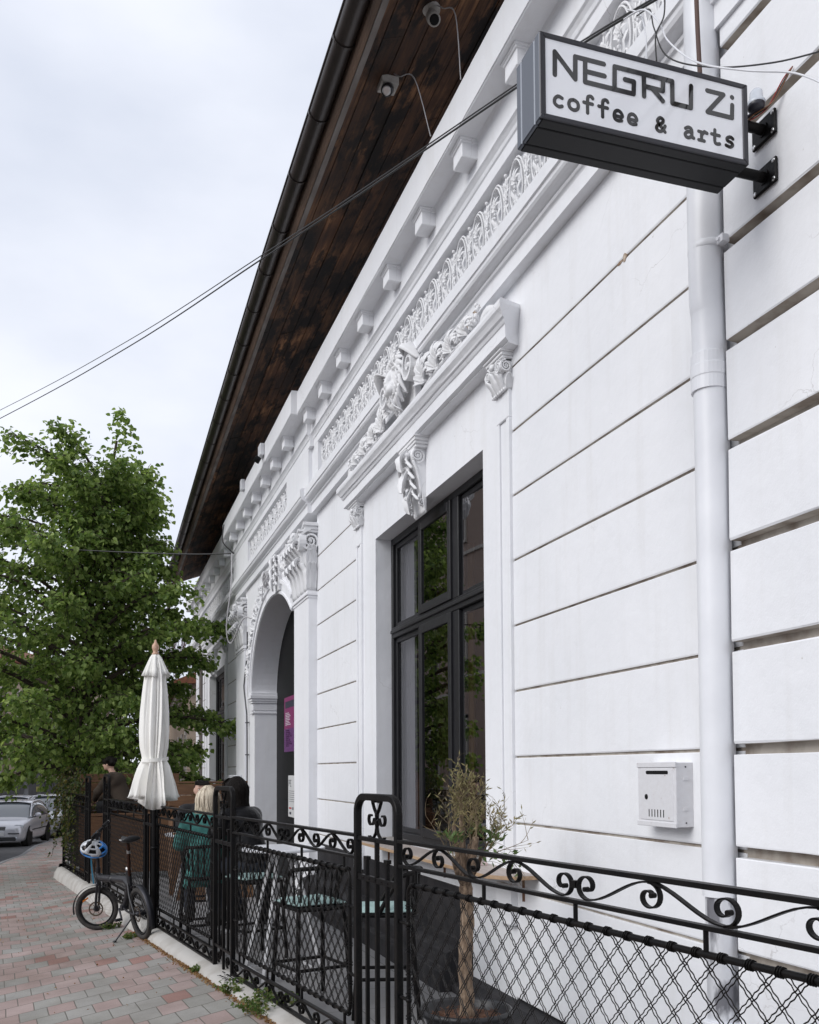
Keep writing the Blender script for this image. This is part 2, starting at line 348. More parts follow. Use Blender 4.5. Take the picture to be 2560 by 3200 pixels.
krp = n.new('ShaderNodeValToRGB'); krp.color_ramp.elements[0].position = .44; krp.color_ramp.elements[0].color = (.12, .11, .10, 1); krp.color_ramp.elements[1].position = .52; krp.color_ramp.elements[1].color = (1, 1, 1, 1); l.new(kn.outputs['Fac'], krp.inputs['Fac'])
fac = mth('MULTIPLY', mth('MULTIPLY_ADD', wn.outputs['Value'], 1.1, .45), mth('MULTIPLY_ADD', gn.outputs['Fac'], 1.5, .25))
old = p.inputs['Base Color'].links[0].from_socket; m1 = n.new('ShaderNodeMixRGB'); m1.blend_type = 'MULTIPLY'; m1.inputs['Fac'].default_value = 1; l.new(old, m1.inputs['Color1']); l.new(fac, m1.inputs['Color2'])
m2 = n.new('ShaderNodeMixRGB'); m2.blend_type = 'MULTIPLY'; m2.inputs['Fac'].default_value = 1; l.new(m1.outputs[0], m2.inputs['Color1']); l.new(krp.outputs[0], m2.inputs['Color2']); l.new(m2.outputs[0], p.inputs['Base Color'])
# ================================================================== GROUND
D = 2.78                                           # facade plane
def zg(x, y):                                      # pavement level: falls down the street, rises to the kerb of the terrace
    return .26-.026*y+.09*max(-.9, min(.8, x-.2))
def fx(y): return 1.846-.125*y                     # fence line
def zb(y): return .39-.026*y                       # fence foot
def zroad(y): return .13-.026*y
def kerb_x(y):                                     # kerb between pavement and road
    P = [(-20,-3.4),(14,-3.2),(22,-2.34),(25.3,-2.2),(27.9,-1.96),(33,-1.93),(36,-1.70),(39.5,-1.4),(48,-.6),(90,3)]
    for (a, b), (c, d) in zip(P, P[1:]):
        if y <= c: return b+(d-b)*(y-a)/(c-a)
    return 3
def curb_out(y): 
    if y > 19.5: return fx(19.5)-.17-(y-19.5)*.02
    return fx(y)-.10-.05*max(0, min(1, (y-6)/8))

def sheet(name, fn, us, vs_, m, kind='structure', parent=None, smooth=True):
    mb = MB(); V = [fn(u, v) for v in vs_ for u in us]; nu = len(us)
    mb.add(V, [(j*nu+i, j*nu+i+1, (j+1)*nu+i+1, (j+1)*nu+i) for j in range(len(vs_)-1) for i in range(nu-1)], 0, smooth)
    o = mb.build(name, m, parent, fix=False)
    if kind: o['kind'] = kind
    return o
def lin(a, b, n): return [a+(b-a)*i/n for i in range(n+1)]

# far ground sheet
M_far = mat('far_ground_asphalt', (.05, .05, .052), rough=.9, c2=(.065, .065, .066), nscale=1)
sheet('ground', lambda x, y: (x, y, zroad(max(-40, min(y, 80)))-.35), lin(-250, 250, 10), lin(-60, 400, 46), M_far)
M_asph = mat('asphalt', (.05, .05, .053), rough=.85, c2=(.075, .074, .075), nscale=3, bump=.5, bscale=150)
sheet('road', lambda u, y: (kerb_x(y)+.05-9*u, y, zroad(y)+.0), lin(0, 1, 6), lin(-20, 80, 100), M_asph)
# pavement with red and grey concrete setts
M_pave = mat('red_and_grey_pavers', (.2, .2, .19), rough=.85); n, l, p = nodes_of(M_pave)
tcn = n.new('ShaderNodeTexCoord'); sp = n.new('ShaderNodeSeparateXYZ'); l.new(tcn.outputs['Object'], sp.inputs[0])
def math_(op, a, b=None, c=None):
    q = n.new('ShaderNodeMath'); q.operation = op
    for i, vv in enumerate((a, b, c)):
        if vv is None: continue
        if isinstance(vv, (int, float)): q.inputs[i].default_value = vv
        else: l.new(vv, q.inputs[i])
    return q.outputs[0]
# edges of a sett run along a=(.178,.085) and b=(-.028,.298)
det = .178*.298+.085*.028
ua = math_('MULTIPLY_ADD', sp.outputs[1], .028/det, math_('MULTIPLY', sp.outputs[0], .298/det))
ub = math_('MULTIPLY_ADD', sp.outputs[0], -.085/det, math_('MULTIPLY', sp.outputs[1], .178/det))
wob = n.new('ShaderNodeTexNoise'); wob.inputs['Scale'].default_value = 1.3; l.new(tcn.outputs['Object'], wob.inputs['Vector'])
ua = math_('MULTIPLY_ADD', wob.outputs['Fac'], .06, ua)
cb = n.new('ShaderNodeCombineXYZ'); l.new(ua, cb.inputs[0]); l.new(ub, cb.inputs[1])
bk = n.new('ShaderNodeTexBrick'); l.new(cb.outputs[0], bk.inputs['Vector']); bk.offset = .45; bk.offset_frequency = 2
bk.inputs['Scale'].default_value = 1; bk.inputs['Brick Width'].default_value = 1; bk.inputs['Row Height'].default_value = 1
bk.inputs['Mortar Size'].default_value = .020; bk.inputs['Mortar Smooth'].default_value = .35
bk.inputs['Color1'].default_value = (0, 0, 0, 1); bk.inputs['Color2'].default_value = (1, 1, 1, 1); bk.inputs['Mortar'].default_value = (.5, .5, .5, 1)
rr = n.new('ShaderNodeValToRGB'); rr.color_ramp.interpolation = 'CONSTANT'
e = rr.color_ramp.elements; e[0].color = (.28, .272, .25, 1); e[0].position = 0; e[1].position = .5; e[1].color = (.33, .25, .23, 1)
k = e.new(.24); k.color = (.30, .29, .27, 1); k = e.new(.75); k.color = (.36, .28, .26, 1); k = e.new(.94); k.color = (.30, .175, .15, 1)
l.new(bk.outputs['Color'], rr.inputs['Fac'])
gr = n.new('ShaderNodeTexNoise'); gr.inputs['Scale'].default_value = 160; gr.inputs['Detail'].default_value = 3; l.new(tcn.outputs['Object'], gr.inputs['Vector'])
gb = n.new('ShaderNodeTexNoise'); gb.inputs['Scale'].default_value = 3; gb.inputs['Detail'].default_value = 7; l.new(tcn.outputs['Object'], gb.inputs['Vector'])
gm = math_('MULTIPLY_ADD', gr.outputs['Fac'], .45, math_('MULTIPLY_ADD', gb.outputs['Fac'], .55, .5))
mu = n.new('ShaderNodeMixRGB'); mu.blend_type = 'MULTIPLY'; mu.inputs['Fac'].default_value = 1; l.new(rr.outputs[0], mu.inputs['Color1'])
stn = n.new('ShaderNodeTexNoise'); stn.inputs['Scale'].default_value = .9; stn.inputs['Detail'].default_value = 8; stn.inputs['Roughness'].default_value = .65; l.new(tcn.outputs['Object'], stn.inputs['Vector'])
str_ = n.new('ShaderNodeValToRGB'); str_.color_ramp.elements[0].position = .35; str_.color_ramp.elements[0].color = (.68, .66, .62, 1); str_.color_ramp.elements[1].position = .62; str_.color_ramp.elements[1].color = (1, 1, 1, 1); l.new(stn.outputs['Fac'], str_.inputs['Fac'])
ms = n.new('ShaderNodeMixRGB'); ms.blend_type = 'MULTIPLY'; ms.inputs['Fac'].default_value = 1; l.new(gm, ms.inputs['Color1']); l.new(str_.outputs[0], ms.inputs['Color2']); l.new(ms.outputs[0], mu.inputs['Color2'])
mm = n.new('ShaderNodeMixRGB'); mm.inputs['Color2'].default_value = (.13, .12, .10, 1); l.new(bk.outputs['Fac'], mm.inputs['Fac']); l.new(mu.outputs[0], mm.inputs['Color1'])
l.new(mm.outputs[0], p.inputs['Base Color'])
bmp = n.new('ShaderNodeBump'); bmp.inputs['Strength'].default_value = .8; bmp.inputs['Distance'].default_value = .008
hh = math_('MULTIPLY_ADD', bk.outputs['Fac'], -1, math_('MULTIPLY', gr.outputs['Fac'], .25)); l.new(hh, bmp.inputs['Height']); l.new(bmp.outputs[0], p.inputs['Normal'])
def pave(u, y):
    x = kerb_x(y)+.12+(curb_out(min(y, 24))+.04-kerb_x(y)-.12)*u
    if y > 24: x = kerb_x(y)+.12+(3.2-kerb_x(y)-.12)*u
    return (x, y, zg(x, y)+.006*noise.noise(Vector((x*.8, y*.8, 0))))
sheet('pavement', pave, lin(0, 1, 24), lin(-6, 70, 240), M_pave)
# road kerb stones
mb = MB()
for i in range(90):
    y0 = -6+i*.8; y1 = y0+.785; x0 = kerb_x(y0); x1 = kerb_x(y1); za = zg(x0, y0)+.004; zc = zg(x1, y1)+.004
    mb.add([(x0,y0,za-.3),(x0+.13,y0,za-.3),(x1+.13,y1,zc-.3),(x1,y1,zc-.3),(x0,y0,za),(x0+.13,y0,za+.008),(x1+.13,y1,zc+.008),(x1,y1,zc)],
           [(0,3,2,1),(4,5,6,7),(0,1,5,4),(1,2,6,5),(2,3,7,6),(3,0,4,7)])
tag(mb.build('road_kerb', M_grey, bevel=.012), kind='structure')
# terrace: tiled floor behind the fence, and the whitewashed curb that carries the fence
M_terr = mat('grey_terrace_slabs', (.17, .17, .175), rough=.6, c2=(.13, .13, .135), nscale=2, bump=.2, bscale=80); n, l, p = nodes_of(M_terr)
bk2 = n.new('ShaderNodeTexBrick'); tcn = n.new('ShaderNodeTexCoord'); l.new(tcn.outputs['Object'], bk2.inputs['Vector']); bk2.offset = 0
bk2.inputs['Scale'].default_value = 1; bk2.inputs['Brick Width'].default_value = .6; bk2.inputs['Row Height'].default_value = .6; bk2.inputs['Mortar Size'].default_value = .004
bk2.inputs['Color1'].default_value = (.24, .235, .235, 1); bk2.inputs['Color2'].default_value = (.20, .20, .205, 1); bk2.inputs['Mortar'].default_value = (.07, .07, .07, 1)
l.new(bk2.outputs['Color'], p.inputs['Base Color'])
def zt(y): return -.0 if y < 9 else -.02*(y-9)
sheet('terrace_floor', lambda u, y: (fx(min(y, 19.6))+(3.2-fx(min(y, 19.6)))*u, y, zt(y)), lin(0, 1, 8), lin(-2, 30, 64), M_terr)
M_curb = mat('whitewashed_curb', (.42, .405, .38), rough=.9, c2=(.33, .31, .28), nscale=3.5, ndet=9, lo=.46, hi=.66, bump=.4, bscale=60, bdist=.008)
mb = MB(); ys = lin(-1, 19.6, 150); prof = []
for y in ys:
    x = fx(y); o = curb_out(y); q = .016*noise.noise(Vector((y*.7, 3.3, 7.7)))+.003*noise.noise(Vector((y*4.3, 5.4, .7)))
    zz = zb(y); zo = zg(o, y)
    prof.append([(x+.13, y, zt(y)-.2), (x+.13, y, zz-.03), (x+.06, y, zz-.002), (x-.03, y, zz-.004), (x+(o-x)*.62, y, zz-.02+q*.4), (o+q+.01, y, zo+(zz-zo)*.5), (o+q-.015, y, zo-.02), (o, y, zo-.3)])
m_ = len(prof[0]); V = [v for pr in prof for v in pr]
mb.add(V, [(i*m_+k, i*m_+k+1, (i+1)*m_+k+1, (i+1)*m_+k) for i in range(len(ys)-1) for k in range(m_-1)]+[tuple(range(m_)), tuple(range(len(V)-1, len(V)-m_-1, -1))], 0, True)
tag(mb.build('terrace_curb', M_curb), kind='structure')

# ================================================================== CAFE BUILDING
CAFE = thing('cafe_building', 'single-storey white stucco cafe with ornate cornice, tall window and arched door', 'building', (D, 12, 0))
CAFE.location = (0, 0, 0)
G = [4.552, 4.091, 3.63, 3.169, 2.707, 2.246, 1.785, 1.324, .863]     # groove heights
def courses(mb, x, y0, y1, zlo, zhi, gap=.014, depth=.017, jit=.0012, back=3.0, grooves=G, step=.3):
    zs = [zlo]+[g for g in sorted(grooves) if zlo+.05 < g < zhi-.05]+[zhi]
    for i in range(len(zs)-1):
        a = zs[i]+(gap/2 if i else 0); b = zs[i+1]-(gap/2 if i < len(zs)-2 else 0)
        c = min(depth, .012)
        prof = [(back, a), (x+depth, a), (x+.003, a+.002), (x, a+.005+c*.4), (x, b-.004), (x+.002, b), (x+depth, b), (back, b)]
        mb.extr(prof, y0, y1, step, jit, seed=i*7.3+y0, dirty=(0, 1))  # stone undersides get the painted shade and grime colour
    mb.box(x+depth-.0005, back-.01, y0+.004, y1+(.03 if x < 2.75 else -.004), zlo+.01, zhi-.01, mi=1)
def rect_open(mb, x0, x1, Y0, Y1, Z0, Z1, y0, y1, z0, z1):
    """slab with a rectangular hole"""
    mb.box(x0, x1, Y0, y0, Z0, Z1); mb.box(x0, x1, y1, Y1, Z0, Z1); mb.box(x0, x1, y0, y1, z1, Z1)
    if z0 > Z0: mb.box(x0, x1, y0, y1, Z0, z0)
WX = 2.95
# wall, in bays
mb = MB()
courses(mb, D, 3.603, 6.10, .12, 5.16)
courses(mb, D, 10.26, 12.36, -.1, 5.16)
courses(mb, D, 19.2, 21.5, -.4, 5.16, step=.5)
courses(mb, D, 25.75, 28.6, -.5, 5.16, step=.5)
for a in (6.10, 21.5):
    b = a+4.16 if a < 10 else 25.75
    o0, o1 = (6.62, 9.56) if a < 10 else (22.05, 25.1)
    rect_open(mb, D+.001, 3.05, a, b, -.5, 5.16, o0, o1, 1.0, 4.14)
mb.box(3.02, 3.3, -1, 28.6, 5.1, 7.4)
mb.box(D+.02, 3.3, 28.3, 28.6, -.8, 6.3)
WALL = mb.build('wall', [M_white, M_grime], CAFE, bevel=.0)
# rusticated end bay by the downpipe
mb = MB(); courses(mb, 2.72, -1.2, 3.60, -.1, 6.1, gap=.048, depth=.065, jit=.004, grooves=[5.475, 5.013]+G, step=.2)
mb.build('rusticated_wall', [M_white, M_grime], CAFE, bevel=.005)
# dark plinth
mb = MB()
mb.extr([(D+.2, -.1), (2.60, -.1), (2.60, .05), (2.70, .10), (D+.2, .12)], -1.2, 6.9, .4, .003)
mb.extr([(D+.2, -.25), (2.50, -.25), (2.50, .16), (2.56, .17), (2.56, .30), (2.64, .33), (2.765, .34), (2.765, .76), (D+.2, .76)], 6.9, 12.3, .5, .002)
mb.extr([(D+.2, -.5), (2.66, -.5), (2.66, .2), (D+.2, .24)], 19.3, 28.6, .8, .002)
mb.build('plinth', M_dark, CAFE, bevel=.006)
# arch bay
AY, AA, AB, AZ, AX = 15.0, 2.12, 1.42, 3.05, 2.70      # flat basket arch: centre, half width, rise, springing, plane
YN = 13.36                                             # its near jamb stands against the pilaster
def ell(k, n_=40, e_=0):
    """arch line offset outwards by e_"""
    P = []
    for i in range(n_+1):
        t = PI*i/n_; y = AY-(AA+e_)*math.cos(PI-t)*-1 if False else AY+(AA+e_)*math.cos(t); z = AZ+(AB+e_)*math.sin(t)
        P.append((y, z))
    return [q for q in P if q[0] > YN-.02]
mb = MB(); a_ = ell(0, 44); yl, yr = 13.28, 18.20
zj = a_[-1][1]; a_.append((YN, zj))
for (ya, za), (yb, zb_) in zip(a_, a_[1:]):
    mb.add([(AX,ya,za),(AX,yb,zb_),(AX,yb,5.16),(AX,ya,5.16)], [(0,1,2,3)])
    mb.add([(AX,ya,za),(AX,yb,zb_),(3.16,yb,zb_),(3.16,ya,za)], [(0,1,2,3)], 0, True)
mb.box(AX, 3.16, yl, YN, -.3, 5.16); mb.box(AX, 3.16, AY+AA, yr, -.3, 5.16)
mb.box(3.14, 3.3, yl, yr, 4.5, 5.2)
mb.build('arch_wall', M_white2, CAFE, fix=False)
mb = MB()
for e_, w_, x in ((.085, .17, 2.66), (.20, .06, 2.635), (.03, .04, 2.645), (.255, .05, 2.67)):
    mb.ribbon([(x+.03, a, b) for a, b in ell(0, 60, e_)], (1, 0, 0), .1, w_, smooth=False)
for z0, z1, e_ in ((2.73, 2.76, .02), (2.79, 2.90, .012), (2.92, 2.955, .03), (2.955, 3.0, .045), (3.0, 3.06, .065), (3.06, 3.11, .05)):
    mb.box(AX-.02-e_, 3.15, AY+AA-e_, AY+AA+.30, z0, z1)
mb.build('arch_moulding', M_white2, CAFE, bevel=.004)
mb = MB()
mb.box(3.10, 3.18, 13.3, 17.2, -.3, 4.6)
mb.build('door', M_black, CAFE, bevel=.003)
mb = MB()
for y0, y1 in ((13.5, 15.1), (15.3, 17.0)):
    for z0, z1 in ((.2, 1.0), (1.2, 2.6)):
        mb.box(3.085, 3.1, y0, y1, z0, z1)
mb.box(3.05, 3.1, 15.18, 15.22, 1.0, 1.2)
mb.build('door_panel', M_black, children(CAFE)[-1], bevel=.01)
# pilasters
def pilaster(y0, y1, z1=4.02, x=2.66):
    mb = MB(); mb.extr([(D+.05, -.3), (x, -.3), (x, z1), (D+.05, z1)], y0, y1, .25, .002)
    for k, (e_, za, zc) in enumerate(((.012, z1-.02, z1+.015), (.03, z1+.015, z1+.05), (.02, z1+.05, z1+.075))):
        mb.box(x-e_, D+.02, y0-e_, y1+e_, za, zc)
    return mb.build('pilaster', M_white2, CAFE, bevel=.004)
def blob_capital(y0, y1, zlo, zhi, x, parent, sc_=1., vox=.014):
    """composite capital: volutes, two rows of acanthus, abacus"""
    yc = (y0+y1)/2; hw = (y1-y0)/2; h = zhi-zlo; mb = MB()
    mb.box(x, D+.03, y0+.02, y1-.02, zlo, zhi-.02)
    core = mb.build('capital', M_orn, parent, bevel=.01); mb = MB(); rnd = random.Random(4)
    for row, (lz, lh) in enumerate(((zlo, .46), (zlo+h*.26, .46))):
        nl = 4+row
        for q in range(nl):
            ly = y0+(y1-y0)*(q+.5)/nl
            acanthus(mb, Vector((x-.005, ly, lz)), Vector((x-.05, ly+rnd.uniform(-.01, .01), lz+h*lh*.62)), Vector((x-.13-.03*row, ly, lz+h*lh*.90)), (0, 1, 0), (y1-y0)/nl*.62, 3, .4)
            acanthus(mb, Vector((x-.10-.03*row, ly, lz+h*lh*.98)), Vector((x-.15-.03*row, ly, lz+h*lh*.96)), Vector((x-.155-.03*row, ly, lz+h*lh*.80)), (0, 1, 0), (y1-y0)/nl*.42, 2, .4, n=6)
        for sy, y_ in ((-1, y0), (1, y1)):
            for q in range(2): lx = x+.01+.055*q; acanthus(mb, Vector((lx, y_, lz)), Vector((lx, y_+sy*.03, lz+h*lh*.6)), Vector((lx-.01, y_+sy*.10, lz+h*lh*.9)), (1, 0, 0), .05, 3, .4)
    for s_ in (-1, 1):
        vy = yc+s_*(hw-.02); vz = zhi-h*.27
        volute(mb, (x-.09, vy, vz), (0, 1, 0), (0, 0, 1), h*.17, (1, 0, 0), h*.035, 2.3, PI/2, s_, .09)
        volute(mb, (x+.02, vy+s_*.05, vz), (1, 0, 0), (0, 0, 1), h*.17, (0, 1, 0), h*.035, 2.3, PI/2, 1, .07)
        mb.tube(smoothpath([(x-.05, yc+s_*.05, zhi-h*.30), (x-.09, yc+s_*hw*.45, zhi-h*.16), (x-.09, vy, zhi-h*.10)], 4), h*.022, 6)
        volute(mb, (x-.07, yc+s_*hw*.30, zhi-h*.30), (0, 1, 0), (0, 0, 1), h*.09, (1, 0, 0), h*.022, 2, PI/2, -s_, .05)
    mb.ball((x-.10, yc, zhi-h*.12), (.05*sc_, .07*sc_, h*.10), 8, 6)
    for g in range(7): a = 2*PI*g/7; acanthus(mb, Vector((x-.12, yc, zhi-h*.12)), Vector((x-.15, yc+.04*math.cos(a), zhi-h*.12+.04*math.sin(a))), Vector((x-.12, yc+.085*math.cos(a), zhi-h*.12+.085*math.sin(a))), (0, -math.sin(a), math.cos(a)), .03, 1, .2, n=4)
    for q in range(9): mb.ball((x-.03, y0+(y1-y0)*(q+.5)/9, zhi-h*.45), h*.035, 6, 5)
    mb.build('capital_leaves', M_orn, core, fix=False).modifiers.new('s', 'SOLIDIFY').thickness = .006
    mb = MB()
    for e_, za, zc in ((.05, zhi-h*.10, zhi-h*.05), (.075, zhi-h*.05, zhi), (.035, zhi-h*.14, zhi-h*.10)):
        e_ *= sc_; mb.poly([(y0-e_, D+.02), (y0-e_, x-.0), (y0-e_*.9, x-e_), (yc-hw*.5, x-e_*.5), (yc+hw*.5, x-e_*.5), (y1+e_*.9, x-e_), (y1+e_, x), (y1+e_, D+.02)], lambda a, b, h_: (b, a, h_), za, zc)
    mb.build('abacus', M_orn, core, bevel=.006)
    return core
for y0, y1 in ((12.36, 13.31), (18.12, 19.22)):
    pl = pilaster(y0, y1); blob_capital(y0, y1, 4.10, 5.00, 2.66, pl, 1.15)

# entablature
ENT = [(3.1, 5.10), (D, 5.133), (2.70, 5.133), (2.70, 5.235), (2.695, 5.245), (2.682, 5.25), (2.676, 5.262), (2.682, 5.274), (2.69, 5.28), (2.672, 5.284), (2.645, 5.292), (2.626, 5.302), (2.615, 5.318), (2.612, 5.34), (2.60, 5.346), (2.60, 5.44), (2.62, 5.456), (2.71, 5.48), (3.1, 5.48)]
BED = [(3.1, 6.0), (2.71, 6.0), (2.71, 6.09), (2.70, 6.10), (2.692, 6.125), (2.675, 6.15), (2.66, 6.162), (2.66, 6.178), (2.668, 6.185), (2.668, 6.36), (2.66, 6.385), (2.645, 6.40), (2.49, 6.40), (2.485, 6.41), (2.48, 6.41), (2.48, 6.695), (2.49, 6.72), (3.1, 6.74)]
def off(P, d): return [(x-d if x < 3 else x, z) for x, z in P]
segs = ((-1.2, 12.33, 0, 'm'), (12.33, 19.25, .055, 'p'), (19.25, 28.6, 0, 'm'))
mb = MB(); mc = MB(); mf = MB()
for i, (a, b, d, _) in enumerate(segs):
    mb.extr(off(ENT, d), a, b, .12 if i == 0 else .3, .0028, seed=5)
    # cornice steps forward a little before the frieze
    ca, cb2 = (a, b-.12) if i == 0 else ((a-.12, b+.1) if i == 1 else (a+.1, b))
    BP = [(x-d*1.5 if x < 2.6 else (x-d if x < 3 else x), z) for x, z in BED]
    mc.extr(BP, ca, cb2, .12 if i == 0 else .3, .003, seed=15)
mb.build('architrave', M_white, CAFE, smooth_all=False)
mc.build('cornice', M_white, CAFE)
# frieze with sunk panels
pan = ((3.95, 12.0, 0), (13.86, 17.7, .055), (20.0, 27.9, 0))
for (a, b, d, _), (pa, pb, _) in zip(segs, pan):
    mf.box(2.71-d, 3.05, a, pa, 5.47, 6.01); mf.box(2.71-d, 3.05, pb, b, 5.47, 6.01)
    mf.box(2.785-d, 3.05, pa, pb, 5.47, 6.01)
    mf.box(2.71-d, 2.80, pa, pb, 5.47, 5.50)
mf.build('frieze', M_white, CAFE, bevel=.003)
def frieze_orn(pa, pb, d, per=.352, lod=1.):
    mb = MB(); n_ = max(1, round((pb-pa-.06)/per)); per = (pb-pa-.06)/n_; x = 2.778-d; st = 26 if lod >= 1 else 14
    rnd = random.Random(3); zc = 5.755
    def V3(o_, u, v): return Vector((x-o_, yc+u, zc+v))
    for i in range(n_):
        yc = pa+.03+per*(i+.5)
        for rx, rz, o_, r_ in ((.29, .185, .034, .0065), (.345, .205, .022, .008)):
            mb.tube([V3(o_+.01*math.sin(t), per*rx*math.cos(t), rz*math.sin(t)) for t in lin(0, 2*PI, st)[:-1]], r_, 5, closed=True)
            mb.ribbon([V3(o_*.5, per*rx*math.cos(t), rz*math.sin(t)) for t in lin(0, 2*PI, st)[:-1]], (1, 0, 0), o_, .007, closed=True)
        # palmette on a stem inside the ring
        mb.tube([V3(.01, 0, -.18), V3(.035, .004, -.05), V3(.03, 0, .06)], [.009, .008, .006], 5)
        for g, an in enumerate((90, 55, 125, 22, 158)):
            a = R(an); L_ = .10-.012*abs(g-0)*.5; acanthus(mb, V3(.02, 0, .03), V3(.055, math.cos(a)*L_*.5, .03+math.sin(a)*L_*.6), V3(.03, math.cos(a)*L_*.85, .03+math.sin(a)*L_*1.2), (0, -math.sin(a), math.cos(a)), .017, 1, .25, n=5)
        for s_ in (-1, 1):
            mb.tube([V3(.028, s_*(.045+a), -.10+b) for a, b in spiral(0, 0, .034, .008, R(250) if s_ > 0 else R(290), (R(250) if s_ > 0 else R(290))+s_*2.3*PI, 14)], .0075, 5)
            acanthus(mb, V3(.015, s_*.01, -.10), V3(.05, s_*.05, -.03), V3(.03, s_*.078, .02), (0, .6, -s_*.8), .017, 2, .3, n=5)
            acanthus(mb, V3(.015, s_*.01, -.15), V3(.04, s_*.045, -.145), V3(.02, s_*.07, -.115), (0, .2, 1), .014, 1, .3, n=4)
        for q in range(4): mb.ball(V3(.048, rnd.uniform(-.006, .006), -.035+.026*q*1.0), .011, 6, 4)
        # between the rings: diagonal stems crossing, flower, berries
        ye = per*.5
        if i < n_-1:
            for s_ in (-1, 1):
                mb.tube(smoothpath([V3(.012, ye-s_*.045, -.20), V3(.038, ye, -.02), V3(.012, ye+s_*.045, .20)], 3), .0075, 5)
                for zz, L_ in ((.13, .05), (-.13, .05), (.05, .036), (-.06, .036)):
                    acanthus(mb, V3(.02, ye+s_*.006, zz-.03), V3(.045, ye+s_*L_*.6, zz), V3(.025, ye+s_*L_, zz+.028), (0, .7, -s_*.7), .014, 1, .3, n=4)
            for g in range(6): a = 2*PI*g/6; mb.ball(V3(.038, ye+.019*math.cos(a), -.005+.019*math.sin(a)), .011, 6, 4)
            mb.ball(V3(.046, ye, -.005), .011, 6, 4)
            for zz in (.18, -.18): mb.ball(V3(.035, ye, zz), .015, 6, 5)
    return mb.build('frieze_ornament', M_orn, CAFE, fix=False)
frieze_orn(*pan[0]); frieze_orn(*pan[1], per=.36, lod=.5); frieze_orn(*pan[2], per=.36, lod=.5)
# modillions
mb = MB()
mb.box(0, .14, -.095, .095, -.145, 0); mb.box(-.012, .15, -.107, .107, -.035, .004); mb.box(-.022, .16, -.118, .118, -.018, .004)
mod0 = mb.build('modillion', M_white, CAFE, bevel=.005)
first = True
for y in [.85, 1.8, 2.74, 3.67, 4.6, 5.53, 6.5, 7.42, 8.37, 9.3, 10.22, 11.15, 12.02]+[13.16, 14.1, 15.03, 15.98, 16.95, 17.88, 18.8]+[20.3+.94*k for k in range(9)]:
    x = 2.545 if (y < 12.2 or y > 19.4) else 2.47
    o = mod0 if first else mod0.copy()
    if not first: col.objects.link(o); o.parent = CAFE
    first = False; o.location = (x, y+.0, 6.402); o.rotation_euler = (R(random.Random(y).uniform(-1, 1)), 0, R(random.Random(y+1).uniform(-1.5, 1.5)))

